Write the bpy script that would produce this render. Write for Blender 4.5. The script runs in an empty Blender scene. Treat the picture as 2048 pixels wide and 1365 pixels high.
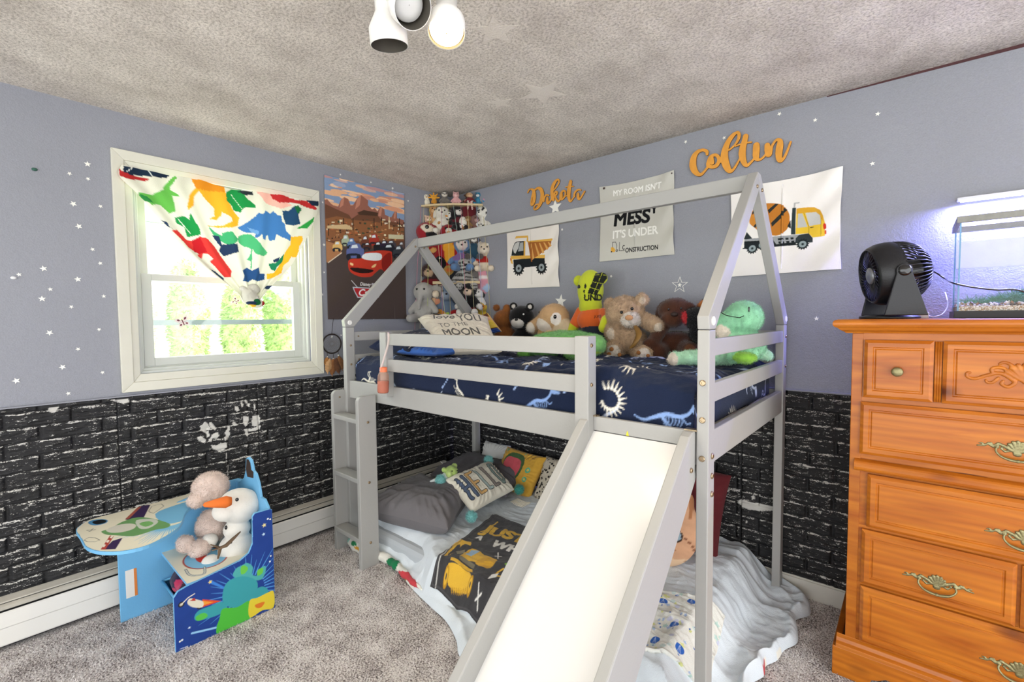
import bpy, math, random
import numpy as np
from mathutils import Matrix, Vector, Euler

SC = bpy.context.scene
COL = SC.collection
RNG = np.random.default_rng(7)

# ------------------------------------------------------------------ camera
# world: room corner at the origin, wall_right is y = 0 (x grows to the right),
# wall_left (with the window) is x = 0 (y grows towards the corner), floor z = 0
FPX, YAW, PITCH, ROLL = 927.896, 0.71321, 0.0462241, -0.0091198
CAM = np.array([2.81442, -2.51666, 1.32099])
CEIL = 2.3
WAINS = 0.975


def cam_axes():
    f = np.array([-math.sin(YAW) * math.cos(PITCH), math.cos(YAW) * math.cos(PITCH), -math.sin(PITCH)])
    r = np.array([math.cos(YAW), math.sin(YAW), 0.0])
    u = np.cross(r, f)
    c, s = math.cos(ROLL), math.sin(ROLL)
    return c * r + s * u, -s * r + c * u, f


CR, CU, CF = cam_axes()
cd = bpy.data.cameras.new('camera')
cam = bpy.data.objects.new('camera', cd)
COL.objects.link(cam)
cam.matrix_world = Matrix(((CR[0], CU[0], -CF[0], CAM[0]), (CR[1], CU[1], -CF[1], CAM[1]), (CR[2], CU[2], -CF[2], CAM[2]), (0, 0, 0, 1)))
cd.sensor_fit = 'HORIZONTAL'
cd.sensor_width = 36.0
cd.lens = FPX / 2048 * 36.0
cd.clip_start = 0.02
SC.camera = cam

# ------------------------------------------------------------------ light
SC.view_settings.view_transform = 'Standard'
SC.view_settings.look = 'None'
SC.view_settings.exposure = 1.0
SC.view_settings.gamma = 1.0
SC.view_settings.use_curve_mapping = False
world = bpy.data.worlds.new('daylight')
SC.world = world
world.use_nodes = True
wn = world.node_tree.nodes
wn['Background'].inputs[0].default_value = (0.95, 0.975, 1.0, 1)
wn['Background'].inputs[1].default_value = 1.9


def area_light(name, loc, target, sx, sy, watts, col):
    ld = bpy.data.lights.new(name, 'AREA')
    ld.shape = 'RECTANGLE'
    ld.size, ld.size_y = sx, sy
    ld.energy = watts
    ld.color = col
    o = bpy.data.objects.new(name, ld)
    COL.objects.link(o)
    o.location = loc
    o.rotation_euler = (Vector(target) - Vector(loc)).to_track_quat('-Z', 'Y').to_euler()
    return o


# daylight falling in through the window
area_light('window_daylight', (-0.25, -1.59, 1.65), (1.5, -1.59, 1.0), 0.85, 0.9, 6, (1.0, 1.0, 0.95))


# sunlight on the garden, from behind wall_right
sun = bpy.data.lights.new('sun', 'SUN')
sun.energy = 9.0
sun.angle = .02
so = bpy.data.objects.new('sun', sun)
COL.objects.link(so)
so.rotation_euler = (math.radians(-42), math.radians(12), 0)


# ------------------------------------------------------------------ helpers: points
def at(px, py, axis, val):
    """the point of the plane (axis = 0/1/2 for x/y/z) = val seen at that place of the photograph"""
    d = CF + (px - 1024) / FPX * CR - (py - 682.5) / FPX * CU
    return CAM + d * ((val - CAM[axis]) / d[axis])


def srgb(h):
    h = h.lstrip('#')
    v = np.array([int(h[i:i + 2], 16) for i in (0, 2, 4)]) / 255.0
    return tuple(np.where(v <= 0.04045, v / 12.92, ((v + 0.055) / 1.055) ** 2.4))


def vnoise(P, seed=0):
    """smooth value noise in 3-D for an (n,3) array, about -1..1"""
    P = np.asarray(P, float)
    i = np.floor(P).astype(np.int64)
    f = P - i
    f = f * f * (3 - 2 * f)

    def h(a, b, c):
        n = (a * 374761393 + b * 668265263 + c * 2147483647 + seed * 144665) & 0x7fffffff
        n = ((n ^ (n >> 13)) * 1274126177) & 0x7fffffff
        n = (n ^ (n >> 16)) & 0xffffff
        return n / float(0xffffff) * 2 - 1
    x, y, z = i[..., 0], i[..., 1], i[..., 2]
    fx, fy, fz = f[..., 0], f[..., 1], f[..., 2]
    r = 0
    for dx in (0, 1):
        for dy in (0, 1):
            for dz in (0, 1):
                w = (fx if dx else 1 - fx) * (fy if dy else 1 - fy) * (fz if dz else 1 - fz)
                r = r + w * h(x + dx, y + dy, z + dz)
    return r


def fbm(P, oct=3, seed=0, ridged=False):
    r, a, s = 0, 1.0, 0.0
    P = np.asarray(P, float)
    for k in range(oct):
        n = vnoise(P, seed + k)
        if ridged:
            n = 1 - 2 * np.abs(n)
        r = r + a * n
        s += a
        a *= 0.5
        P = P * 2.03 + 11.3
    return r / s


def spline(pts, n=8, closed=False):
    """Catmull-Rom through pts (any dimension)"""
    p = np.asarray(pts, float)
    m = len(p)
    out = []
    segs = m if closed else m - 1
    for i in range(segs):
        if closed:
            a, b, c, d = p[(i - 1) % m], p[i], p[(i + 1) % m], p[(i + 2) % m]
        else:
            a, b, c, d = p[max(i - 1, 0)], p[i], p[i + 1], p[min(i + 2, m - 1)]
        for k in range(n):
            t = k / n
            out.append(0.5 * ((2 * b) + (-a + c) * t + (2 * a - 5 * b + 4 * c - d) * t * t + (-a + 3 * b - 3 * c + d) * t ** 3))
    if not closed:
        out.append(p[-1])
    return np.array(out)


# ------------------------------------------------------------------ helpers: materials
MATS = {}


def nodes(m):
    nt = m.node_tree
    return nt, nt.nodes, nt.links, nt.nodes['Principled BSDF']


def mat(name, color, rough=0.6, metal=0.0, bump=0.0, bscale=60, spec=None, var=0.0, vscale=8, sheen=0.0, emit=None, estr=0.0, trans=0.0, ior=1.45, alpha=1.0, coat=0.0):
    """a plain procedural material: colour with a little noise variation, noise bump"""
    if name in MATS:
        return MATS[name]
    m = bpy.data.materials.new(name)
    m.use_nodes = True
    nt, N, L, b = nodes(m)
    c = srgb(color) if isinstance(color, str) else color
    b.inputs['Base Color'].default_value = (*c, 1)
    b.inputs['Roughness'].default_value = rough
    b.inputs['Metallic'].default_value = metal
    if spec is not None:
        b.inputs['Specular IOR Level'].default_value = spec
    b.inputs['Sheen Weight'].default_value = sheen
    b.inputs['Transmission Weight'].default_value = trans
    b.inputs['IOR'].default_value = ior
    b.inputs['Alpha'].default_value = alpha
    b.inputs['Coat Weight'].default_value = coat
    if emit is not None:
        e = srgb(emit) if isinstance(emit, str) else emit
        b.inputs['Emission Color'].default_value = (*e, 1)
        b.inputs['Emission Strength'].default_value = estr
    if bump or var:
        tc = N.new('ShaderNodeTexCoord')
        if var:
            n = N.new('ShaderNodeTexNoise')
            n.inputs['Scale'].default_value = vscale
            n.inputs['Detail'].default_value = 4
            L.new(tc.outputs['Object'], n.inputs['Vector'])
            mx = N.new('ShaderNodeMix')
            mx.data_type = 'RGBA'
            mx.inputs[6].default_value = (*[x * (1 - var) for x in c], 1)
            mx.inputs[7].default_value = (*[min(1, x * (1 + var)) for x in c], 1)
            L.new(n.outputs['Fac'], mx.inputs[0])
            L.new(mx.outputs[2], b.inputs['Base Color'])
        if bump:
            n = N.new('ShaderNodeTexNoise')
            n.inputs['Scale'].default_value = bscale
            n.inputs['Detail'].default_value = 3
            L.new(tc.outputs['Object'], n.inputs['Vector'])
            bp = N.new('ShaderNodeBump')
            bp.inputs['Strength'].default_value = bump
            bp.inputs['Distance'].default_value = 0.004
            L.new(n.outputs['Fac'], bp.inputs['Height'])
            L.new(bp.outputs[0], b.inputs['Normal'])
    MATS[name] = m
    return m


def attr_mat(name, rough=0.9, bump=0.25, bscale=250, sheen=0.0, trans_light=0.0):
    """cloth / plush whose own printed or woven colours come from the mesh's colour attribute"""
    if name in MATS:
        return MATS[name]
    m = bpy.data.materials.new(name)
    m.use_nodes = True
    nt, N, L, b = nodes(m)
    a = N.new('ShaderNodeAttribute')
    a.attribute_name = 'Col'
    L.new(a.outputs['Color'], b.inputs['Base Color'])
    b.inputs['Roughness'].default_value = rough
    b.inputs['Specular IOR Level'].default_value = 0.2
    b.inputs['Sheen Weight'].default_value = sheen
    if bump:
        tc = N.new('ShaderNodeTexCoord')
        n = N.new('ShaderNodeTexNoise')
        n.inputs['Scale'].default_value = bscale
        n.inputs['Detail'].default_value = 3
        L.new(tc.outputs['Object'], n.inputs['Vector'])
        bp = N.new('ShaderNodeBump')
        bp.inputs['Strength'].default_value = bump
        bp.inputs['Distance'].default_value = 0.003
        L.new(n.outputs['Fac'], bp.inputs['Height'])
        L.new(bp.outputs[0], b.inputs['Normal'])
    if trans_light:
        t = N.new('ShaderNodeBsdfTranslucent')
        L.new(a.outputs['Color'], t.inputs['Color'])
        mx = N.new('ShaderNodeMixShader')
        mx.inputs[0].default_value = trans_light
        L.new(b.outputs[0], mx.inputs[1])
        L.new(t.outputs[0], mx.inputs[2])
        L.new(mx.outputs[0], N['Material Output'].inputs['Surface'])
    MATS[name] = m
    return m


# ------------------------------------------------------------------ helpers: objects
def wloc(o):
    v = Vector((0, 0, 0))
    while o is not None:
        v = v + Vector(o.location)
        o = o.parent
    return np.array(v)


def tag(o, label=None, cat=None, group=None, kind=None):
    if label:
        o['label'] = label
    if cat:
        o['category'] = cat
    if group:
        o['group'] = group
    if kind:
        o['kind'] = kind
    return o


def thing(name, label, cat, loc=(0, 0, 0), rz=0.0, group=None):
    o = bpy.data.objects.new(name, None)
    COL.objects.link(o)
    o.empty_display_size = 0.05
    o.location = loc
    o.rotation_euler = (0, 0, rz)
    return tag(o, label, cat, group)


def link_mesh(name, V, F, mats, parent=None, smooth=False, midx=None, cols=None, local=False, bevel=0.0, sub=0, base=True):
    """V (n,3) in world space (or the parent's space when local), F list of tuples or (m,k) array"""
    V = np.asarray(V, float).reshape(-1, 3)
    if local:
        org = np.zeros(3)
        loc = org
    elif parent is None:
        lo, hi = V.min(0), V.max(0)
        org = np.array([(lo[0] + hi[0]) / 2, (lo[1] + hi[1]) / 2, lo[2] if base else (lo[2] + hi[2]) / 2])
        loc = org
    else:
        org = (V.min(0) + V.max(0)) / 2
        loc = org - wloc(parent)
    me = bpy.data.meshes.new(name)
    if isinstance(F, np.ndarray):
        m, k = F.shape
        me.vertices.add(len(V))
        me.vertices.foreach_set('co', (V - org).astype(np.float32).ravel())
        me.loops.add(m * k)
        me.loops.foreach_set('vertex_index', F.astype(np.int32).ravel())
        me.polygons.add(m)
        me.polygons.foreach_set('loop_start', np.arange(0, m * k, k, dtype=np.int32))
        me.update(calc_edges=True)
        me.validate()
    else:
        me.from_pydata([tuple(v) for v in (V - org)], [], F)
        me.update()
    if not isinstance(mats, (list, tuple)):
        mats = [mats]
    for mm in mats:
        me.materials.append(mm)
    if midx is not None:
        me.polygons.foreach_set('material_index', np.asarray(midx, dtype=np.int32))
    if smooth:
        me.polygons.foreach_set('use_smooth', np.ones(len(me.polygons), dtype=bool))
    if cols is not None:
        ca = me.color_attributes.new('Col', 'FLOAT_COLOR', 'POINT')
        c = np.ones((len(V), 4), np.float32)
        c[:, :3] = cols
        ca.data.foreach_set('color', c.ravel())
    o = bpy.data.objects.new(name, me)
    COL.objects.link(o)
    o.location = loc
    if parent is not None:
        o.parent = parent
    if bevel:
        bm = o.modifiers.new('bevel', 'BEVEL')
        bm.width = bevel
        bm.segments = 2
        bm.limit_method = 'ANGLE'
        bm.angle_limit = 0.6
    if sub:
        sm = o.modifiers.new('sub', 'SUBSURF')
        sm.levels = sm.render_levels = sub
    return o


class MB:
    """collects shapes, then links them as ONE mesh object"""

    def __init__(s):
        s.V, s.F, s.M, s.n = [], [], [], 0

    def add(s, V, F, m=0):
        V = np.asarray(V, float).reshape(-1, 3)
        s.V.append(V)
        k = s.n
        for f in F:
            s.F.append(tuple(int(i) + k for i in f))
            s.M.append(m)
        s.n += len(V)
        return s

    def box(s, x0, x1, y0, y1, z0, z1, m=0):
        V = [(x, y, z) for x in (x0, x1) for y in (y0, y1) for z in (z0, z1)]
        return s.add(V, [(0, 1, 3, 2), (4, 6, 7, 5), (0, 4, 5, 1), (2, 3, 7, 6), (0, 2, 6, 4), (1, 5, 7, 3)], m)

    def bar(s, p, q, w, h, up=(0, 0, 1), m=0):
        """a beam from p to q: w across, h along up"""
        p, q = np.array(p, float), np.array(q, float)
        d = (q - p) / np.linalg.norm(q - p)
        a = np.cross(d, up)
        a /= np.linalg.norm(a)
        b = np.cross(a, d)
        V = []
        for e in (p, q):
            for sa, sb in ((-1, -1), (1, -1), (1, 1), (-1, 1)):
                V.append(e + a * sa * w / 2 + b * sb * h / 2)
        return s.add(V, [(0, 1, 2, 3), (7, 6, 5, 4), (0, 4, 5, 1), (1, 5, 6, 2), (2, 6, 7, 3), (3, 7, 4, 0)], m)

    def prism(s, outline, h, axes=(0, 1, 2), base=0.0, m=0, m_side=None):
        """outline of 2-D points in axes[0], axes[1], extruded along axes[2] from base to base + h"""
        o = np.asarray(outline, float)
        n = len(o)
        V = np.zeros((2 * n, 3))
        for k, z in enumerate((base, base + h)):
            V[k * n:(k + 1) * n, axes[0]] = o[:, 0]
            V[k * n:(k + 1) * n, axes[1]] = o[:, 1]
            V[k * n:(k + 1) * n, axes[2]] = z
        s.add(V, [tuple(range(n)), tuple(range(2 * n - 1, n - 1, -1))], m)
        k = s.n - 2 * n
        for i in range(n):
            j = (i + 1) % n
            s.F.append((k + i, k + n + i, k + n + j, k + j))
            s.M.append(m if m_side is None else m_side)
        return s

    def tube(s, pts, r, n=8, m=0, caps=True, flat=1.0):
        P = np.asarray(pts, float)
        R = np.broadcast_to(np.asarray(r, float), (len(P),))
        T = np.gradient(P, axis=0)
        T /= np.linalg.norm(T, axis=1)[:, None] + 1e-12
        up = np.array([0, 0, 1.0]) if abs(T[0][2]) < 0.9 else np.array([1.0, 0, 0])
        V = []
        a = np.cross(T[0], up)
        for i in range(len(P)):
            a = a - T[i] * (a @ T[i])
            a /= np.linalg.norm(a) + 1e-12
            b = np.cross(T[i], a)
            for k in range(n):
                t = 2 * math.pi * k / n
                V.append(P[i] + R[i] * (math.cos(t) * a + flat * math.sin(t) * b))
        F = []
        for i in range(len(P) - 1):
            for k in range(n):
                F.append((i * n + k, i * n + (k + 1) % n, (i + 1) * n + (k + 1) % n, (i + 1) * n + k))
        if caps:
            F.append(tuple(range(n - 1, -1, -1)))
            F.append(tuple(range((len(P) - 1) * n, len(P) * n)))
        return s.add(V, F, m)

    def lathe(s, prof, c=(0, 0, 0), d=(0, 0, 1), n=24, m=0, caps=True):
        """prof: (radius, height) pairs turned about the axis d through c"""
        d = np.array(d, float)
        d /= np.linalg.norm(d)
        a = np.cross(d, (0, 0, 1) if abs(d[2]) < 0.9 else (1, 0, 0))
        a /= np.linalg.norm(a)
        b = np.cross(d, a)
        c = np.array(c, float)
        V = []
        for r, h in prof:
            for k in range(n):
                t = 2 * math.pi * k / n
                V.append(c + d * h + r * (math.cos(t) * a + math.sin(t) * b))
        F = []
        for i in range(len(prof) - 1):
            for k in range(n):
                F.append((i * n + k, i * n + (k + 1) % n, (i + 1) * n + (k + 1) % n, (i + 1) * n + k))
        if caps:
            F.append(tuple(range(n - 1, -1, -1)))
            F.append(tuple(range((len(prof) - 1) * n, len(prof) * n)))
        return s.add(V, F, m)

    def ball(s, c, r, n=16, m=0, rot=None):
        """ellipsoid"""
        r = np.broadcast_to(np.asarray(r, float), (3,))
        V, F = [], []
        k = n // 2
        for i in range(1, k):
            for j in range(n):
                a, b = math.pi * i / k, 2 * math.pi * j / n
                V.append((math.sin(a) * math.cos(b), math.sin(a) * math.sin(b), math.cos(a)))
        V += [(0, 0, 1), (0, 0, -1)]
        for i in range(k - 2):
            for j in range(n):
                F.append((i * n + j, (i + 1) * n + j, (i + 1) * n + (j + 1) % n, i * n + (j + 1) % n))
        t, q = (k - 1) * n, (k - 1) * n + 1
        for j in range(n):
            F.append((t, j, (j + 1) % n))
            F.append((q, (k - 2) * n + (j + 1) % n, (k - 2) * n + j))
        V = np.array(V) * r
        if rot is not None:
            V = V @ np.asarray(rot).T
        return s.add(V + np.array(c, float), F, m)

    def build(s, name, mats, parent=None, **kw):
        V = np.concatenate(s.V) if s.V else np.zeros((0, 3))
        return link_mesh(name, V, s.F, mats, parent, midx=s.M, **kw)


def copy_tree(o, parent=None):
    c = o.copy()
    COL.objects.link(c)
    c.parent = parent
    for ch in list(o.children):
        copy_tree(ch, c)
    return c


def ring_outline(cx, cy, rx, ry, n=24):
    return [(cx + rx * math.cos(2 * math.pi * k / n), cy + ry * math.sin(2 * math.pi * k / n)) for k in range(n)]


def star_outline(cx, cy, r, ri=0.4, rot=90, n=5):
    o = []
    for k in range(2 * n):
        a = math.radians(rot + 180 / n * k)
        q = r if k % 2 == 0 else r * ri
        o.append((cx + q * math.cos(a), cy + q * math.sin(a)))
    return o


# ------------------------------------------------------------------ helpers: printed cloth
_glyph = {}


def text_tris(s, size=1.0, font_scale_x=1.0, bold=0.0, shear=0.0, space=1.0):
    """flat triangles of a line of text, origin at its left end on the base line"""
    key = (s, size, font_scale_x, bold, shear, space)
    if key in _glyph:
        return _glyph[key]
    cu = bpy.data.curves.new('tmp_text', 'FONT')
    cu.body = s
    cu.size = size
    cu.offset = bold
    cu.shear = shear
    cu.space_character = space
    cu.resolution_u = 4
    o = bpy.data.objects.new('tmp_text', cu)
    COL.objects.link(o)
    dg = bpy.context.evaluated_depsgraph_get()
    me = bpy.data.meshes.new_from_object(o.evaluated_get(dg))
    me.calc_loop_triangles()
    V = np.array([v.co[:2] for v in me.vertices]).reshape(-1, 2)
    T = np.array([t.vertices[:] for t in me.loop_triangles]).reshape(-1, 3)
    bpy.data.objects.remove(o)
    bpy.data.curves.remove(cu)
    bpy.data.meshes.remove(me)
    V = V * np.array([font_scale_x, 1.0])
    w = V[:, 0].max() if len(V) else 0
    _glyph[key] = (V[T] if len(T) else np.zeros((0, 3, 2)), w)
    return _glyph[key]


class Canvas:
    """flat printed pattern in metres; x right, y up; turned into mesh colours, never into an image"""

    def __init__(s, w, h, step, bg, ss=2):
        s.w, s.h = w, h
        s.nx, s.ny = int(round(w / step)) + 1, int(round(h / step)) + 1
        s.ss = ss
        s.px = s.nx * ss
        s.py = s.ny * ss
        s.kx, s.ky = (s.px - 1) / w, (s.py - 1) / h
        s.a = np.empty((s.py, s.px, 3), np.float32)
        s.a[:] = srgb(bg) if isinstance(bg, str) else bg

    def _win(s, x0, x1, y0, y1):
        i0, i1 = max(0, int(x0 * s.kx)), min(s.px, int(x1 * s.kx) + 2)
        j0, j1 = max(0, int(y0 * s.ky)), min(s.py, int(y1 * s.ky) + 2)
        if i1 <= i0 or j1 <= j0:
            return None
        X = np.arange(i0, i1) / s.kx
        Y = np.arange(j0, j1) / s.ky
        return i0, i1, j0, j1, X[None, :], Y[:, None]

    def poly(s, pts, c, smooth=0, only=None):
        p = np.asarray(pts, float)
        if smooth:
            p = spline(p, smooth, True)
        c = srgb(c) if isinstance(c, str) else c
        w = s._win(p[:, 0].min(), p[:, 0].max(), p[:, 1].min(), p[:, 1].max())
        if w is None:
            return s
        i0, i1, j0, j1, X, Y = w
        ins = np.zeros((j1 - j0, i1 - i0), bool)
        for k in range(len(p)):
            x0, y0 = p[k - 1]
            x1, y1 = p[k]
            if y0 == y1:
                continue
            cond = (Y > min(y0, y1)) & (Y <= max(y0, y1))
            xi = x0 + (Y - y0) * (x1 - x0) / (y1 - y0)
            ins ^= cond & (X < xi)
        s.a[j0:j1, i0:i1][ins] = c
        return s

    def ell(s, cx, cy, rx, ry, c, rot=0):
        c = srgb(c) if isinstance(c, str) else c
        R = max(rx, ry)
        w = s._win(cx - R, cx + R, cy - R, cy + R)
        if w is None:
            return s
        i0, i1, j0, j1, X, Y = w
        ca, sa = math.cos(math.radians(rot)), math.sin(math.radians(rot))
        u = (X - cx) * ca + (Y - cy) * sa
        v = -(X - cx) * sa + (Y - cy) * ca
        s.a[j0:j1, i0:i1][(u / rx) ** 2 + (v / ry) ** 2 <= 1] = c
        return s

    def line(s, pts, wd, c, smooth=0):
        p = np.asarray(pts, float)
        if smooth:
            p = spline(p, smooth)
        c = srgb(c) if isinstance(c, str) else c
        W = np.broadcast_to(np.asarray(wd, float), (len(p),)) / 2
        for k in range(len(p) - 1):
            a, b = p[k], p[k + 1]
            r = max(W[k], W[k + 1])
            w = s._win(min(a[0], b[0]) - r, max(a[0], b[0]) + r, min(a[1], b[1]) - r, max(a[1], b[1]) + r)
            if w is None:
                continue
            i0, i1, j0, j1, X, Y = w
            d = b - a
            t = np.clip(((X - a[0]) * d[0] + (Y - a[1]) * d[1]) / (d @ d + 1e-12), 0, 1)
            q = (X - a[0] - t * d[0]) ** 2 + (Y - a[1] - t * d[1]) ** 2
            s.a[j0:j1, i0:i1][q <= (W[k] + (W[k + 1] - W[k]) * t) ** 2] = c
        return s

    def text(s, x, y, body, size, c, sx=1.0, bold=0.0, shear=0.0, rot=0, align='l', space=1.0):
        T, w = text_tris(body, size, sx, 0.0, shear, space)
        off = {'l': 0, 'c': -w / 2, 'r': -w}[align]
        a = math.radians(rot)
        R = np.array([[math.cos(a), math.sin(a)], [-math.sin(a), math.cos(a)]])
        for t in T:
            q = (t + np.array([off, 0])) @ R + np.array([x, y])
            s.poly(q, c)
            if bold:
                s.line(np.concatenate([q, q[:1]]), 2 * bold, c)
        return s

    def grain(s, amp, sx, sy, seed=3, tint=(1, 1, 1)):
        X, Y = np.meshgrid(np.arange(s.px) / s.kx, np.arange(s.py) / s.ky)
        n = fbm(np.stack([X * sx, Y * sy, 0 * X], -1), 3, seed)
        s.a *= (1 + amp * n[..., None] * np.array(tint)).astype(np.float32)
        s.a = np.clip(s.a, 0, 1)
        return s

    def cols(s):
        return s.a.reshape(s.ny, s.ss, s.nx, s.ss, 3).mean((1, 3)).reshape(-1, 3)

    def uv(s):
        U, V = np.meshgrid(np.linspace(0, s.w, s.nx), np.linspace(0, s.h, s.ny))
        return U.ravel(), V.ravel()

    def sample(s, u, v):
        i = np.clip((np.asarray(u) * s.kx).round().astype(int), 0, s.px - 1)
        j = np.clip((np.asarray(v) * s.ky).round().astype(int), 0, s.py - 1)
        return s.a[j, i]


def grid_faces(nx, ny, off=0, flip=False):
    i, j = np.meshgrid(np.arange(nx - 1), np.arange(ny - 1))
    a = (j * nx + i).ravel() + off
    q = np.stack([a, a + 1, a + 1 + nx, a + nx], 1)
    return q[:, ::-1] if flip else q


def sheet(name, cv, fn, material, parent=None, thick=0.0, **kw):
    """the canvas as a cloth: fn(u, v) -> world points; thick closes it with a back side"""
    U, V = cv.uv()
    P = fn(U, V)
    F = grid_faces(cv.nx, cv.ny)
    C = cv.cols()
    if thick:
        g = P.reshape(cv.ny, cv.nx, 3)
        du = np.gradient(g, axis=1)
        dv = np.gradient(g, axis=0)
        nrm = np.cross(du, dv)
        nrm /= np.linalg.norm(nrm, axis=2)[..., None] + 1e-12
        B = (g - nrm * thick).reshape(-1, 3)
        n = len(P)
        e = np.concatenate([np.arange(cv.nx), np.arange(1, cv.ny) * cv.nx + cv.nx - 1,
                            (cv.ny - 1) * cv.nx + np.arange(cv.nx - 2, -1, -1), np.arange(cv.ny - 2, 0, -1) * cv.nx])
        e2 = np.roll(e, -1)
        side = np.stack([e, e + n, e2 + n, e2], 1)
        F = np.concatenate([F, grid_faces(cv.nx, cv.ny, n, True), side])
        P = np.concatenate([P, B])
        C = np.concatenate([C, C])
    return link_mesh(name, P, F, material, parent, smooth=True, cols=C, **kw)


# ------------------------------------------------------------------ helpers: plush toys
def rotm(rx=0, ry=0, rz=0):
    return np.array(Euler((math.radians(rx), math.radians(ry), math.radians(rz))).to_matrix())


def surface_nets(f, org, h):
    """iso-surface f = 0 of a scalar grid"""
    nx, ny, nz = f.shape
    s = f < 0
    c = np.zeros((nx - 1, ny - 1, nz - 1), int)
    acc = np.zeros((nx - 1, ny - 1, nz - 1, 3))
    cnt = np.zeros((nx - 1, ny - 1, nz - 1))
    cor = [(a, b, d) for a in (0, 1) for b in (0, 1) for d in (0, 1)]
    sl = lambda o: tuple(slice(o[k], f.shape[k] - 1 + o[k]) for k in range(3))
    for i, p in enumerate(cor):
        for k in range(3):
            if p[k] == 0:
                q = list(p)
                q[k] = 1
                fa, fb = f[sl(p)], f[sl(q)]
                m = (fa < 0) != (fb < 0)
                t = np.where(m, fa / np.where(m, fa - fb, 1), 0)
                pos = np.zeros(m.shape + (3,)) + np.array(p, float)
                pos[..., k] += t
                acc += pos * m[..., None]
                cnt += m
    act = cnt > 0
    idx = -np.ones(act.shape, int)
    idx[act] = np.arange(act.sum())
    I = np.argwhere(act)
    V = (I + acc[act] / cnt[act][:, None]) * h + org
    F = []
    for k in range(3):
        a, b = (k + 1) % 3, (k + 2) % 3
        lo = [slice(1, -1)] * 3
        # edges along k, cells around in a, b
        sk0 = [slice(None)] * 3
        sk1 = [slice(None)] * 3
        sk0[k] = slice(0, f.shape[k] - 1)
        sk1[k] = slice(1, f.shape[k])
        for ax in (a, b):
            sk0[ax] = slice(1, f.shape[ax] - 1)
            sk1[ax] = slice(1, f.shape[ax] - 1)
        m0, m1 = s[tuple(sk0)], s[tuple(sk1)]
        ch = m0 != m1

        def cell(da, db):
            t = [slice(None)] * 3
            t[k] = slice(0, f.shape[k] - 1)
            t[a] = slice(1 - da, f.shape[a] - 1 - da)
            t[b] = slice(1 - db, f.shape[b] - 1 - db)
            return idx[tuple(t)][ch]
        q = np.stack([cell(0, 0), cell(1, 0), cell(1, 1), cell(0, 1)], 1)
        fl = ~m0[ch]
        q[fl] = q[fl][:, ::-1]
        F.append(q)
    return V, np.concatenate(F)


def E(c, r, col, rot=None, k=None, sub=False):
    """ellipsoid of a plush: centre, radii, colour"""
    return dict(t='e', c=np.array(c, float), r=np.broadcast_to(np.array(r, float), (3,)).copy(), col=srgb(col) if isinstance(col, str) else col, rot=None if rot is None else rotm(*rot), k=k)


def Cp(a, b, ra, rb, col, k=None):
    """tapered limb from a to b"""
    return dict(t='c', a=np.array(a, float), b=np.array(b, float), ra=ra, rb=rb, col=srgb(col) if isinstance(col, str) else col, k=k)


def sdf(p, P):
    if p['t'] == 'e':
        q = P - p['c']
        if p['rot'] is not None:
            q = q @ p['rot']
        k0 = np.sqrt(((q / p['r']) ** 2).sum(-1))
        k1 = np.sqrt(((q / p['r'] ** 2) ** 2).sum(-1)) + 1e-9
        return k0 * (k0 - 1) / k1
    d = p['b'] - p['a']
    t = np.clip(((P - p['a']) @ d) / (d @ d + 1e-12), 0, 1)
    return np.linalg.norm(P - p['a'] - t[..., None] * d, axis=-1) - (p['ra'] + (p['rb'] - p['ra']) * t)


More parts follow.
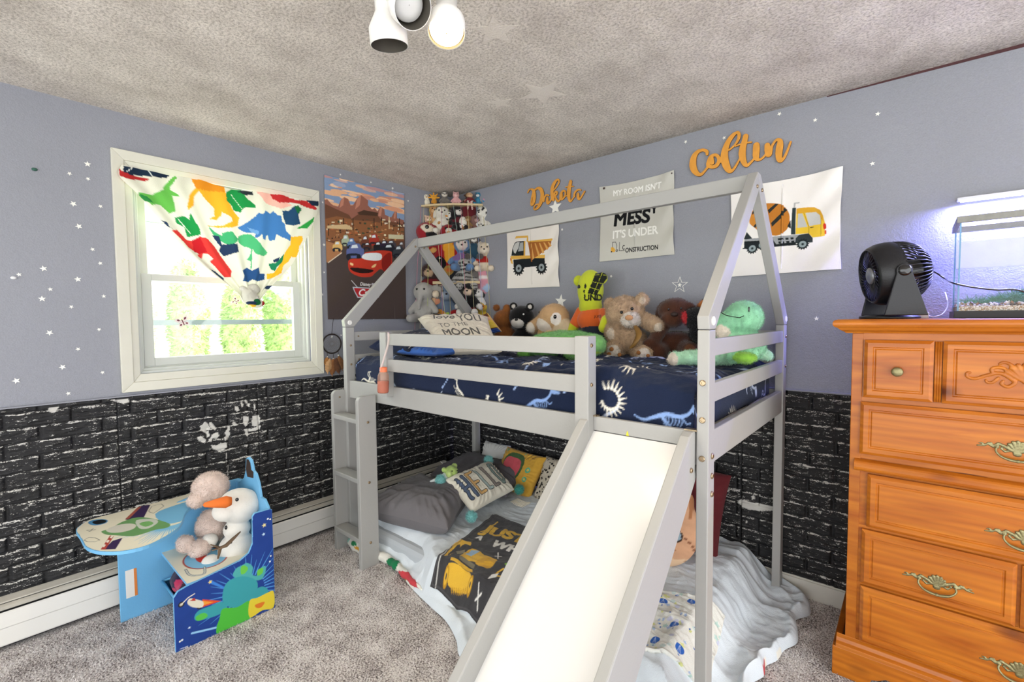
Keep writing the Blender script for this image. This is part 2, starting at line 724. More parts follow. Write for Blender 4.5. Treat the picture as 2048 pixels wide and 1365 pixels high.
def plush_mesh(prims, h, k=0.012, paint=(), lump=0.0, lscale=40, fur=0, flen=0.01, fwid=0.0012, seed=1, cvar=0.08, curl=0.5):
    """returns verts, faces(tris), colours: one continuous body"""
    lo = np.min([np.minimum.reduce([p['c'] - p['r'].max()]) if p['t'] == 'e' else np.minimum(p['a'], p['b']) - max(p['ra'], p['rb']) for p in prims], 0) - 3 * h
    hi = np.max([p['c'] + p['r'].max() if p['t'] == 'e' else np.maximum(p['a'], p['b']) + max(p['ra'], p['rb']) for p in prims], 0) + 3 * h
    n = np.ceil((hi - lo) / h).astype(int) + 1
    G = np.stack(np.meshgrid(*[lo[i] + h * np.arange(n[i]) for i in range(3)], indexing='ij'), -1)
    f = None
    for p in prims:
        d = sdf(p, G)
        if f is None:
            f = d
        else:
            kk = p['k'] if p['k'] is not None else k
            e = np.clip(0.5 + 0.5 * (f - d) / kk, 0, 1)
            f = f + (d - f) * e - kk * e * (1 - e)
    V, Q = surface_nets(f, lo, h)
    D = np.stack([sdf(p, V) for p in prims], 1)
    C = np.array([p['col'] for p in prims])[D.argmin(1)]
    for p in paint:
        m = sdf(p, V) < 0
        C[m] = p['col']
    T = np.concatenate([Q[:, [0, 1, 2]], Q[:, [0, 2, 3]]])
    fn = np.cross(V[T[:, 1]] - V[T[:, 0]], V[T[:, 2]] - V[T[:, 0]])
    N = np.zeros_like(V)
    for i in range(3):
        np.add.at(N, T[:, i], fn)
    N /= np.linalg.norm(N, axis=1)[:, None] + 1e-12
    if lump:
        V = V + N * (lump * fbm(V * lscale, 3, seed))[:, None]
    if cvar:
        C = np.clip(C * (1 + cvar * fbm(V * 90, 3, seed + 5))[:, None], 0, 1)
    if fur:
        rg = np.random.default_rng(seed)
        ar = np.linalg.norm(fn, axis=1)
        ti = rg.choice(len(T), fur, p=ar / ar.sum())
        w = rg.dirichlet((1, 1, 1), fur)
        B = (V[T[ti]] * w[..., None]).sum(1)
        NB = (N[T[ti]] * w[..., None]).sum(1)
        dirn = NB + curl * rg.normal(size=(fur, 3)) + np.array([0, 0, -0.25])
        dirn /= np.linalg.norm(dirn, axis=1)[:, None]
        sd = np.cross(dirn, rg.normal(size=(fur, 3)))
        sd /= np.linalg.norm(sd, axis=1)[:, None]
        Lh = flen * rg.uniform(0.6, 1.2, (fur, 1))
        a, b = B - sd * fwid / 2 - NB * 0.001, B + sd * fwid / 2 - NB * 0.001
        c = B + dirn * Lh
        cc = C[T[ti, 0]] * rg.uniform(0.8, 1.2, (fur, 1))
        nv = len(V)
        V = np.concatenate([V, np.stack([a, b, c], 1).reshape(-1, 3)])
        C = np.concatenate([C, np.repeat(np.clip(cc, 0, 1), 3, axis=0)])
        T = np.concatenate([T, nv + np.arange(3 * fur).reshape(-1, 3)])
    return V, T, C


def xf(prims, M, t, s=1.0):
    """rotate by M, scale by s, move by t"""
    out = []
    for p in prims:
        q = dict(p)
        if p['t'] == 'e':
            q['c'] = M @ (p['c'] * s) + t
            q['r'] = p['r'] * s
            q['rot'] = M @ (p['rot'] if p['rot'] is not None else np.eye(3))
        else:
            q['a'], q['b'] = M @ (p['a'] * s) + t, M @ (p['b'] * s) + t
            q['ra'], q['rb'] = p['ra'] * s, p['rb'] * s
        out.append(q)
    return out


def plush(name, label, cat, prims, loc, rot=(0, 0, 0), s=1.0, h=0.006, k=0.012, paint=(), bits=(), group=None, matname='plush', decals=(), decal_y=0.0, **kw):
    """prims and bits in the toy's own space (z up, facing -y); bits = (part name, centre, radii, material[, rot])"""
    M, t = rotm(*rot), np.array(loc, float)
    V, T, C = plush_mesh(xf(prims, M, t, s), h, k * s, xf(paint, M, t, s), **kw)
    for cv, x0, z0, key in decals:
        Lp = (V - t) @ M / s
        i = (Lp[:, 0] - x0 >= 0) & (Lp[:, 0] - x0 <= cv.w) & (Lp[:, 2] - z0 >= 0) & (Lp[:, 2] - z0 <= cv.h) & (Lp[:, 1] < decal_y)
        c = cv.sample(Lp[:, 0] - x0, Lp[:, 2] - z0)
        i &= np.abs(c - np.array(srgb(key))).sum(1) > .02
        C[i] = c[i]
    o = link_mesh(name, V, T, attr_mat(matname, 1.0, 0.5, 300, 0.25), None, smooth=True, cols=C)
    tag(o, label, cat, group)
    for bt in bits:
        nm, c, r, m = bt[:4]
        m = MATS[m] if isinstance(m, str) else m
        R = M if len(bt) < 5 else M @ rotm(*bt[4])
        mb = MB().ball(M @ (np.array(c) * s) + t, np.broadcast_to(np.array(r, float), (3,)) * s, 12, rot=R)
        mb.build(nm, m, o, smooth=True)
    return o
# ================================================================== THE ROOM
def wall_paint(name, c0, c1):
    m = bpy.data.materials.new(name)
    m.use_nodes = True
    nt, N, L, b = nodes(m)
    tc = N.new('ShaderNodeTexCoord')
    n1 = N.new('ShaderNodeTexNoise'); n1.inputs['Scale'].default_value = 2.2; n1.inputs['Detail'].default_value = 5
    n2 = N.new('ShaderNodeTexNoise'); n2.inputs['Scale'].default_value = 190; n2.inputs['Detail'].default_value = 3
    n3 = N.new('ShaderNodeTexNoise'); n3.inputs['Scale'].default_value = 45; n3.inputs['Detail'].default_value = 3
    for n in (n1, n2, n3):
        L.new(tc.outputs['Object'], n.inputs['Vector'])
    r = N.new('ShaderNodeMix'); r.data_type = 'RGBA'
    r.inputs[6].default_value = (*srgb(c0), 1); r.inputs[7].default_value = (*srgb(c1), 1)
    L.new(n1.outputs['Fac'], r.inputs[0])
    r2 = N.new('ShaderNodeMix'); r2.data_type = 'RGBA'; r2.blend_type = 'MULTIPLY'; r2.inputs[0].default_value = 0.22
    L.new(r.outputs[2], r2.inputs[6]); L.new(n2.outputs['Fac'], r2.inputs[7])
    L.new(r2.outputs[2], b.inputs['Base Color'])
    b.inputs['Roughness'].default_value = 0.55
    ad = N.new('ShaderNodeMath'); ad.operation = 'ADD'
    L.new(n2.outputs['Fac'], ad.inputs[0]); L.new(n3.outputs['Fac'], ad.inputs[1])
    bp = N.new('ShaderNodeBump'); bp.inputs['Strength'].default_value = 0.55; bp.inputs['Distance'].default_value = 0.002
    L.new(ad.outputs[0], bp.inputs['Height']); L.new(bp.outputs[0], b.inputs['Normal'])
    return m


PAINT = wall_paint('grey_blue_paint', '#909299', '#9b9da5')


def structure(o, label=None):
    o['kind'] = 'structure'
    if label:
        o['label'] = label
    return o


WY0, WY1, WZ0, WZ1 = -2.005, -1.165, 1.075, 2.05      # window opening in wall_left
XF, YB = 5.2, -5.2                                     # how far the room reaches behind the camera
mb = MB()
mb.box(-0.14, 0, YB, WY0, 0, CEIL + .1).box(-0.14, 0, WY1, 0.14, 0, CEIL + .1)
mb.box(-0.14, 0, WY0, WY1, 0, WZ0).box(-0.14, 0, WY0, WY1, WZ1, CEIL + .1)
structure(mb.build('wall_left', PAINT))
structure(MB().box(0, XF, 0, 0.14, 0, CEIL + .1).build('wall_right', PAINT))

# ceiling: rough stippled plaster with grey stains
m = bpy.data.materials.new('stippled_ceiling')
m.use_nodes = True
nt, N, L, b = nodes(m)
tc = N.new('ShaderNodeTexCoord')
mp = N.new('ShaderNodeMapping'); mp.inputs['Scale'].default_value = (1.0, 0.8, 1); mp.inputs['Rotation'].default_value = (0, 0, 0.12)
L.new(tc.outputs['Object'], mp.inputs['Vector'])
nA = N.new('ShaderNodeTexNoise'); nA.inputs['Scale'].default_value = 4.2; nA.inputs['Detail'].default_value = 8; nA.inputs['Roughness'].default_value = 0.7
L.new(mp.outputs[0], nA.inputs['Vector'])
nB = N.new('ShaderNodeTexNoise'); nB.inputs['Scale'].default_value = 105; nB.inputs['Detail'].default_value = 4; nB.inputs['Roughness'].default_value = 0.7
nC = N.new('ShaderNodeTexNoise'); nC.inputs['Scale'].default_value = 48; nC.inputs['Detail'].default_value = 3
for n in (nB, nC):
    L.new(tc.outputs['Object'], n.inputs['Vector'])
cr = N.new('ShaderNodeValToRGB')
cr.color_ramp.elements[0].position = 0.30; cr.color_ramp.elements[0].color = (*srgb('#c6bdb2'), 1)
cr.color_ramp.elements[1].position = 0.66; cr.color_ramp.elements[1].color = (*srgb('#f2eadf'), 1)
L.new(nA.outputs['Fac'], cr.inputs[0])
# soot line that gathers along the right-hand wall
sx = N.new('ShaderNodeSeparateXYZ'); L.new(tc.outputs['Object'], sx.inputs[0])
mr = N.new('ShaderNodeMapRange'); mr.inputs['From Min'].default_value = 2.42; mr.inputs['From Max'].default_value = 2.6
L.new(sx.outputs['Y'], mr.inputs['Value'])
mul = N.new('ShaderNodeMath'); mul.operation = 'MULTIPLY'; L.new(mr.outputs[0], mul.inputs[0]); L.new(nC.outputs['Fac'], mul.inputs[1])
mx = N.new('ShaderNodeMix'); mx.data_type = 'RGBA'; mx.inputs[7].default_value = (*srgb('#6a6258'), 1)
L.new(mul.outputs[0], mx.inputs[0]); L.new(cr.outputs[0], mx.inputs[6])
cr2 = N.new('ShaderNodeValToRGB')
cr2.color_ramp.elements[0].position = 0.36; cr2.color_ramp.elements[0].color = (0.50, 0.48, 0.45, 1)
cr2.color_ramp.elements[1].position = 0.56; cr2.color_ramp.elements[1].color = (1, 1, 1, 1)
L.new(nB.outputs['Fac'], cr2.inputs[0])
mx2 = N.new('ShaderNodeMix'); mx2.data_type = 'RGBA'; mx2.blend_type = 'MULTIPLY'; mx2.inputs[0].default_value = 0.85
L.new(mx.outputs[2], mx2.inputs[6]); L.new(cr2.outputs[0], mx2.inputs[7])
L.new(mx2.outputs[2], b.inputs['Base Color'])
b.inputs['Roughness'].default_value = 0.9
bp = N.new('ShaderNodeBump'); bp.inputs['Strength'].default_value = 0.9; bp.inputs['Distance'].default_value = 0.006
L.new(nB.outputs['Fac'], bp.inputs['Height']); L.new(bp.outputs[0], b.inputs['Normal'])
structure(MB().box(0, XF, YB, 0, CEIL, CEIL + .1).build('ceiling', m))

# carpet: mottled grey pile
m = bpy.data.materials.new('carpet')
m.use_nodes = True
nt, N, L, b = nodes(m)
geo = N.new('ShaderNodeNewGeometry')
nA = N.new('ShaderNodeTexNoise'); nA.inputs['Scale'].default_value = 150; nA.inputs['Detail'].default_value = 3
nB = N.new('ShaderNodeTexNoise'); nB.inputs['Scale'].default_value = 9; nB.inputs['Detail'].default_value = 6
for n in (nA, nB):
    L.new(geo.outputs['Position'], n.inputs['Vector'])
ad = N.new('ShaderNodeMath'); ad.operation = 'MULTIPLY_ADD'; ad.inputs[1].default_value = 0.35
L.new(nB.outputs['Fac'], ad.inputs[0]); L.new(nA.outputs['Fac'], ad.inputs[2])
cr = N.new('ShaderNodeValToRGB')
cr.color_ramp.elements[0].position = 0.52; cr.color_ramp.elements[0].color = (*srgb('#6b6260'), 1)
cr.color_ramp.elements[1].position = 0.76; cr.color_ramp.elements[1].color = (*srgb('#ece7e4'), 1)
e = cr.color_ramp.elements.new(0.63); e.color = (*srgb('#b5adaa'), 1)
L.new(ad.outputs[0], cr.inputs[0]); L.new(cr.outputs[0], b.inputs['Base Color'])
b.inputs['Roughness'].default_value = 1.0
b.inputs['Specular IOR Level'].default_value = 0.1
CARPET = m
structure(MB().box(-0.14, XF, YB, 0.14, -0.08, 0).build('floor', m))
rg = np.random.default_rng(3)
NT = 230000
tx = rg.uniform(0.07, 3.1, NT)
ty = rg.uniform(-2.75, -0.02, NT)
keep = ((tx < 1.95) & (ty < -0.98)) | ((tx > 2.2) & (ty > -1.2))
tx, ty = tx[keep], ty[keep]
NT = len(tx)
B = np.stack([tx, ty, np.zeros(NT)], 1)
an = rg.uniform(0, 2 * math.pi, NT)
sd = np.stack([np.cos(an), np.sin(an), np.zeros(NT)], 1) * 0.0017
tip = B + np.stack([rg.normal(0, .004, NT), rg.normal(0, .004, NT), rg.uniform(.005, .011, NT)], 1)
o = link_mesh('carpet_pile', np.stack([B - sd, B + sd, tip], 1).reshape(-1, 3), np.arange(3 * NT).reshape(-1, 3), CARPET)
tag(o, 'mottled grey carpet pile covering the floor around the bed', 'carpet', kind='stuff')


# ------------------------------------------------------------------ rock-faced black wainscot
m = bpy.data.materials.new('flecked_black_brick')
m.use_nodes = True
nt, N, L, b = nodes(m)
geo = N.new('ShaderNodeNewGeometry')
mp = N.new('ShaderNodeMapping'); mp.inputs['Scale'].default_value = (40, 40, 210)
L.new(geo.outputs['Position'], mp.inputs['Vector'])
nA = N.new('ShaderNodeTexNoise'); nA.inputs['Scale'].default_value = 1.0; nA.inputs['Detail'].default_value = 6; nA.inputs['Roughness'].default_value = 0.7
L.new(mp.outputs[0], nA.inputs['Vector'])
nB = N.new('ShaderNodeTexNoise'); nB.inputs['Scale'].default_value = 210; nB.inputs['Detail'].default_value = 2
nD = N.new('ShaderNodeTexNoise'); nD.inputs['Scale'].default_value = 3.0; nD.inputs['Detail'].default_value = 2
L.new(geo.outputs['Position'], nB.inputs['Vector']); L.new(geo.outputs['Position'], nD.inputs['Vector'])
at_ = N.new('ShaderNodeAttribute'); at_.attribute_name = 'Col'
sp = N.new('ShaderNodeSeparateColor'); L.new(at_.outputs['Color'], sp.inputs[0])
a1 = N.new('ShaderNodeMath'); a1.operation = 'MULTIPLY_ADD'; a1.inputs[1].default_value = 0.19
L.new(sp.outputs[0], a1.inputs[0]); L.new(nA.outputs['Fac'], a1.inputs[2])
a2 = N.new('ShaderNodeMath'); a2.operation = 'MULTIPLY_ADD'; a2.inputs[1].default_value = 0.40
L.new(nB.outputs['Fac'], a2.inputs[0]); L.new(a1.outputs[0], a2.inputs[2])
a3 = N.new('ShaderNodeMath'); a3.operation = 'MULTIPLY_ADD'; a3.inputs[1].default_value = 0.10
L.new(nD.outputs['Fac'], a3.inputs[0]); L.new(a2.outputs[0], a3.inputs[2])
cr = N.new('ShaderNodeValToRGB')  # white streaks mix bare paint flecks with glossy highlights put into the colour
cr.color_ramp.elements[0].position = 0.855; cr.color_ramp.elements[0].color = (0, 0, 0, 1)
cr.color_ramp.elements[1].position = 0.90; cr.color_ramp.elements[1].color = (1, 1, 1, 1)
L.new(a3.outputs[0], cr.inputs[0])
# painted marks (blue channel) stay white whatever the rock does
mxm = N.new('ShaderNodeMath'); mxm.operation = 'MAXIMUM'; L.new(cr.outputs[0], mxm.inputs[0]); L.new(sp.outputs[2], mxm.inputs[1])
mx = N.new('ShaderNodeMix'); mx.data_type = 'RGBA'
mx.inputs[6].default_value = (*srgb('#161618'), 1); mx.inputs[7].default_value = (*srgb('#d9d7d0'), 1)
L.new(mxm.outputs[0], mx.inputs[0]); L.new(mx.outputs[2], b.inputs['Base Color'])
b.inputs['Roughness'].default_value = 0.42
bp = N.new('ShaderNodeBump'); bp.inputs['Strength'].default_value = 0.8; bp.inputs['Distance'].default_value = 0.005
L.new(nA.outputs['Fac'], bp.inputs['Height']); L.new(bp.outputs[0], b.inputs['Normal'])
BRICK = m

# white hand prints and bare patches: outlines taken on the wall's own plane (u, z)
hand_px = [[(392, 874), (400, 872), (412, 880), (408, 886), (396, 882)], [(398, 852), (404, 848), (414, 860), (410, 866), (401, 862)],
           [(404, 846), (410, 843), (420, 855), (417, 861), (409, 857)], [(416, 846), (421, 845), (431, 856), (429, 861), (420, 856)],
           [(417, 878), (424, 868), (434, 864), (437, 870), (432, 878), (424, 876), (421, 884), (416, 884)], [(411, 864), (415, 862), (418, 872), (413, 876)],
           [(447, 866), (453, 858), (453, 852), (458, 853), (457, 862), (458, 870), (455, 880), (448, 881), (446, 876), (451, 872)],
           [(421, 890), (432, 891), (440, 886), (454, 885), (452, 894), (446, 900), (434, 901), (424, 898)],
           [(450, 905), (451.5, 905), (453, 925), (451.5, 925)], [(454, 930), (456, 930), (455, 950), (454, 950)],
           [(461, 846), (468, 843), (473, 850), (466, 852)], [(468, 812), (474, 813), (478, 821), (473, 824), (468, 819)], [(479, 806), (483, 804), (486, 813), (482, 815)],
           [(487, 801), (491, 799), (495, 806), (492, 809)], [(493, 806), (499, 808), (497, 815), (492, 811)], [(506, 807), (509, 809), (508, 822), (505, 816)],
           [(485, 833), (495, 833), (497, 848), (489, 853), (485, 846)], [(503, 832), (517, 830), (519, 842), (515, 852), (502, 852)],
           [(484, 858), (500, 858), (519, 850), (518, 857), (507, 862), (495, 863), (494, 872), (491, 872), (489, 864)],
           [(95, 815), (118, 813), (110, 824), (102, 826)], [(220, 800), (255, 797), (258, 803), (246, 808), (228, 803)], [(62, 979), (70, 976), (68, 983)]]
hole_px = [[(1474, 1000), (1490, 998), (1505, 1004), (1530, 1008), (1556, 1014), (1552, 1020), (1525, 1021), (1500, 1019), (1484, 1012)],
           [(1504, 992), (1509, 990), (1512, 995), (1506, 998)], [(1453, 979), (1461, 980), (1456, 983)], [(1637, 1020), (1645, 1022), (1641, 1027)], [(1492, 1040), (1497, 1041), (1494, 1047)]]


def inside(px, poly):
    p = np.array(poly, float)
    r = np.zeros(len(px), bool)
    for k in range(len(p)):
        x0, y0 = p[k - 1]
        x1, y1 = p[k]
        if y0 == y1:
            continue
        c = (px[:, 1] > min(y0, y1)) & (px[:, 1] <= max(y0, y1))
        r ^= c & (px[:, 0] < x0 + (px[:, 1] - y0) * (x1 - x0) / (y1 - y0))
    return r


def wainscot(name, axis, a0, a1, z0, z1, side, marks, seed):
    ds = 0.004
    nu, nv = int(abs(a1 - a0) / ds) + 1, int((z1 - z0) / 0.0033) + 1
    U, Z = np.meshgrid(np.linspace(a0, a1, nu), np.linspace(z0, z1, nv))
    U, Z = U.ravel(), Z.ravel()
    course = 0.0635
    w = 0.205
    wob = 0.003 * fbm(np.stack([U * 9, Z * 3, 0 * U], 1), 2, seed + 9)
    r = (Z + wob) / course
    row = np.floor(r)
    fr = (r - row) * course
    uu = U / w + 0.5 * (row % 2) + 0.02 * np.sin(row * 12.9)
    cidx = np.floor(uu)
    fu = (uu - cidx) * w
    dv = np.minimum(fr, course - fr)
    du = np.minimum(fu, w - fu)
    rock = fbm(np.stack([U * 14, Z * 62, row * 7 + cidx * 3], 1), 4, seed, True)
    rock2 = fbm(np.stack([U * 40, Z * 120, row], 1), 3, seed + 4)
    edge = np.clip(dv / 0.006, 0, 1) * np.clip((du - .002) / 0.008, 0, 1)
    H = 0.004 + edge * (0.007 + 0.0055 * rock + 0.0025 * rock2 + 0.003 * vnoise(np.stack([cidx * 5.1, row * 3.3, 0 * row], 1), seed))
    seam = np.abs(((U + 10.03) % 0.61)) < 0.005
    H[seam] = 0.002
    top = np.clip(1 - np.abs(fr - (course - 0.006)) / 0.006, 0, 1) * np.clip(du / 0.007, 0, 1)  # upper brick edges whiten: paint flecks plus painted-in highlights
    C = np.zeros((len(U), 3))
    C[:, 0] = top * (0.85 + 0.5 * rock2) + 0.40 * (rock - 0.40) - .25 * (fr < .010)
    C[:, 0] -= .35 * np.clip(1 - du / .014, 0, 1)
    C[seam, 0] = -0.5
    if marks:
        mk = np.zeros(len(U), bool)
        jit = 0.0016 * fbm(np.stack([U * 90, Z * 90, 0 * U], 1), 2, 3)
        for poly in marks:
            q = np.array([at(*pp, 1 if axis == 0 else 0, 0.0) for pp in poly])
            q = q[:, [axis, 2]]
            mk |= inside(np.stack([U + jit, Z + jit], 1), q)
        C[mk, 2] = 1.0
    V = np.zeros((len(U), 3))
    V[:, axis] = U
    V[:, 2] = Z
    V[:, 1 - axis] = H * side
    F = grid_faces(nu, nv, 0, side * (1 if axis == 1 else -1) < 0)
    # flat strip that caps the panel on top and at its foot is part of the same sheet: pull the rim to the wall
    rim = (Z <= z0 + 1e-6) | (Z >= z1 - 1e-6)
    V[rim, 1 - axis] = 0.0005 * side
    return structure(link_mesh(name, V, F, BRICK, smooth=True, cols=C))


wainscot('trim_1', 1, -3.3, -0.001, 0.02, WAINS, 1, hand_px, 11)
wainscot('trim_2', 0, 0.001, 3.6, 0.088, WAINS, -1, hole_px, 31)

# thin lip of wall plaster over the panels, and the bare dark-red paint line under the ceiling
WHITE = mat('white_trim', '#dcd9cf', 0.45, bump=0.15, bscale=30, var=0.08, vscale=14)
structure(MB().box(0, 3.6, -0.013, 0, WAINS - .002, WAINS + .004).build('trim_3', PAINT))
structure(MB().box(0, 0.013, -3.3, 0, WAINS - .002, WAINS + .004).build('trim_4', PAINT))
r0, r1 = at(1654, 191, 1, 0), at(2046, 88, 1, 0)
structure(MB().prism([(r0[0], 2.296), (3.6, 2.28), (3.6, 2.3), (r0[0], 2.3)], -0.002, (0, 2, 1), base=0).build('trim_5', mat('dark_red_line', '#4b2a2c', .7, var=.3, vscale=40)))
structure(MB().box(0.02, 3.6, -0.017, -0.0005, 0.0, 0.082).box(0.02, 3.6, -0.011, -0.0005, .082, .090).build('baseboard_right', WHITE, bevel=.002), 'white painted baseboard under the black brick panels of the right wall')

# ------------------------------------------------------------------ hot-water baseboard heater on wall_left
HW = mat('heater_enamel', '#e4e2dc', 0.35, var=0.04, vscale=6)
HC = mat('heater_damper', '#bdb8ac', 0.4, var=0.12, vscale=20)
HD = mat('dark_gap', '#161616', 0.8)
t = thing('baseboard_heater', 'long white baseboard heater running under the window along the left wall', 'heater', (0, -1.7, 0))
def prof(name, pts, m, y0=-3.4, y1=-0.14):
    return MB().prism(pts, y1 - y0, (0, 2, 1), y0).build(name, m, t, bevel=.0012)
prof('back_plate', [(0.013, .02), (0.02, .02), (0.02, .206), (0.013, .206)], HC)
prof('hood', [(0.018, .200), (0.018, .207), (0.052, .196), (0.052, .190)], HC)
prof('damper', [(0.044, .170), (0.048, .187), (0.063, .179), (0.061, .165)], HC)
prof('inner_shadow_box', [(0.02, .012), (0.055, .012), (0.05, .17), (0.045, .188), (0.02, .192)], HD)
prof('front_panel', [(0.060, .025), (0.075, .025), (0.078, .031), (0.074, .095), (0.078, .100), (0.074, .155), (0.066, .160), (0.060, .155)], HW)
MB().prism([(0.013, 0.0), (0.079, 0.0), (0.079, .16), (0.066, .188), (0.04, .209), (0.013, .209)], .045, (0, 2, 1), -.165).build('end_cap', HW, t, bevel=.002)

# ------------------------------------------------------------------ window
WF = mat('window_frame_paint', '#d5d3c3', 0.4, bump=.2, bscale=25, var=0.05, vscale=9)
WV = mat('window_vinyl', '#c6c9c1', 0.35, var=0.04, vscale=9)
GL = bpy.data.materials.new('window_glass')
GL.use_nodes = True
nt, N, L, b = nodes(GL)
N.remove(b)
tr = N.new('ShaderNodeBsdfTransparent'); tr.inputs[0].default_value = (.93, .96, .93, 1)
gs = N.new('ShaderNodeBsdfGlossy'); gs.inputs['Roughness'].default_value = .03
fr = N.new('ShaderNodeMixShader'); fr.inputs[0].default_value = .06
L.new(tr.outputs[0], fr.inputs[1]); L.new(gs.outputs[0], fr.inputs[2]); L.new(fr.outputs[0], N['Material Output'].inputs[0])

wt = thing('window_1', None, None, (0, (WY0 + WY1) / 2, WZ0))
wt['kind'] = 'structure'
wt['label'] = 'white framed double hung window with a tied dinosaur curtain'
c0, c1, cz0, cz1 = -2.078, -1.094, 0.994, 2.126


def casing(mb, y0, y1, z0, z1, y2, y3, z2, z3, x0, x1, x2):
    """mitred picture-frame casing with a stepped profile"""
    for (a, bb, d, e), (f, g, h, i) in [(((y0, z0), (y1, z0), (y3, z2), (y2, z2)),) * 2, (((y1, z0), (y1, z1), (y3, z3), (y3, z2)),) * 2,
                                         (((y1, z1), (y0, z1), (y2, z3), (y3, z3)),) * 2, (((y0, z1), (y0, z0), (y2, z2), (y2, z3)),) * 2]:
        q = [a, bb, d, e]
        V = [(x0, p[0], p[1]) for p in q] + [(x1 if k < 2 else x2, p[0], p[1]) for k, p in enumerate(q)]
        mb.add(V, [(3, 2, 1, 0), (4, 5, 6, 7), (0, 1, 5, 4), (1, 2, 6, 5), (2, 3, 7, 6), (3, 0, 4, 7)])


mb = MB()
casing(mb, c0, c1, cz0, cz1, c0 + .045, c1 - .045, cz0 + .045, cz1 - .045, 0, .022, .018)
casing(mb, c0 + .045, c1 - .045, cz0 + .045, cz1 - .045, WY0, WY1, WZ0, WZ1, 0, .013, .008)
mb.build('casing', WF, wt, bevel=.002)
mb = MB()
for k, x in enumerate((-.012, -.035)):
    q = .012 * (k + 1)
    casing(mb, WY0, WY1, WZ0, WZ1, WY0 + q, WY1 - q, WZ0 + q, WZ1 - q, x - .03, x, x)
casing(mb, WY0, WY1, WZ0, WZ1, WY0 + .03, WY1 - .03, WZ0 + .03, WZ1 - .03, -.135, -.06, -.06)
mb.build('jamb', WV, wt, bevel=.001)
zm = at(560, 568, 0, -.07)[2]


def sash(name, x, z0, z1, w, wb, wtop, y0=WY0 + .03, y1=WY1 - .03):
    f = MB()
    f.box(x - .014, x + .014, y0, y0 + w, z0, z1).box(x - .014, x + .014, y1 - w, y1, z0, z1)
    f.box(x - .013, x + .015, y0 + w, y1 - w, z0, z0 + wb).box(x - .013, x + .015, y0 + w, y1 - w, z1 - wtop, z1)
    s = f.build(name, WV, wt, bevel=.002)
    MB().box(x - .002, x + .002, y0 + w - .003, y1 - w + .003, z0 + wb - .003, z1 - wtop + .003).build('pane', GL, s)
    return s


lo = sash('lower_sash', -.075, WZ0 + .03, zm + .017, .042, .04, .034)
sash('upper_sash', -.108, zm - .02, WZ1 - .03, .036, .034, .03)
# aluminium storm sash outside
AL = mat('storm_aluminium', '#a9b3b8', .4, .5)
zs = at(420, 645, 0, -.128)[2]
f = MB()
f.box(-.136, -.126, WY0 + .03, WY1 - .03, zs - .014, zs + .014).box(-.136, -.126, WY0 + .03, WY0 + .05, WZ0 + .03, WZ1 - .03)
f.box(-.136, -.126, WY1 - .05, WY1 - .03, WZ0 + .03, WZ1 - .03).box(-.134, -.128, WY0 + .04, WY1 - .04, 1.83, 1.836)
f.build('storm_sash', AL, wt)

# what stands outside, far behind the panes
lawn = mat('lawn', '#c6d6a2', 1, var=.3, vscale=3)
structure(MB().box(-60, -4.6, -40, 40, -.65, -.6).build('ground', lawn))
structure(MB().box(-4.6, -.3, -22, 14, -.65, -.6).build('trim_6', mat('pale_paving', '#e9e7df', .8, var=.05)), 'pale paved strip outside the window')
rg = np.random.default_rng(5)
for i, (x, y, r, hh) in enumerate([(-20, 1.4, .6, 3.6), (-20.3, 3.3, .6, 4.3), (-20, 5.2, .6, 3.7), (-20.4, 7.1, .6, 4.6), (-20.2, 9.0, .6, 4.0)]):
    V, T, C = plush_mesh([E((0, 0, hh * .45), (r, r, hh * .6), '#bccf9a'), E((r * .5, .3, hh * .5), (r * .6, r * .6, hh * .5), '#c9daa6'), E((-r * .4, .2, hh * .6), (r * .6, r * .5, hh * .45), '#b2c78e')],
                         0.2, .3, lump=.25, lscale=2.2, fur=2500, flen=.22, fwid=.1, seed=i + 1, cvar=.3)
    o = link_mesh('shrub', V + np.array([x, y, -.6]), T, attr_mat('leafage', 1, 0), None, smooth=True, cols=C)
    tag(o, ['rounded green shrub outside the window, first from the left', 'rounded green shrub outside the window, second from the left', 'rounded green shrub outside the window, middle one',
            'taller green shrub outside the window, second from the right', 'broad green shrub outside the window, farthest right'][i], 'shrub', 'shrubs outside the window')
# ================================================================== LOFT BED
BG = mat('grey_bed_lacquer', '#a3a29e', 0.45, bump=.1, bscale=90)
BR = mat('brass_bolt', '#a8957a', 0.35, 0.9)
CAPW = mat('plastic_cap', '#e9e7e2', 0.35)
SLW = mat('white_slide_board', '#dcdbd8', 0.25, coat=.2)
XL0, XL1, XR0, XR1 = 0.32, 0.355, 2.335, 2.37
YF, YFB, YBK0, YBK = -1.13, -1.075, -0.105, -0.05
bed = thing('loft_bed', 'grey house-frame loft bed with ladder and slide in the corner', 'bed', (1.345, -.59, 0))


def bolt(parent, p, d, r=.008, m=BR, name='bolt'):
    mb = MB().lathe([(r, -.002), (r, .002), (r * .75, .004), (r * .45, .004), (r * .45, .0015)], p, d, 14)
    return mb.build(name, m, parent, smooth=False)


posts = {}
for key, x0, x1, y0, y1 in (('fl', XL0, XL1, YF, YFB), ('fr', XR0, XR1, YF, YFB), ('bl', XL0, XL1, YBK0, YBK), ('br', XR0, XR1, YBK0, YBK)):
    posts[key] = MB().box(x0, x1, y0, y1, 0.0, 1.285).build('post', BG, bed, bevel=.003)
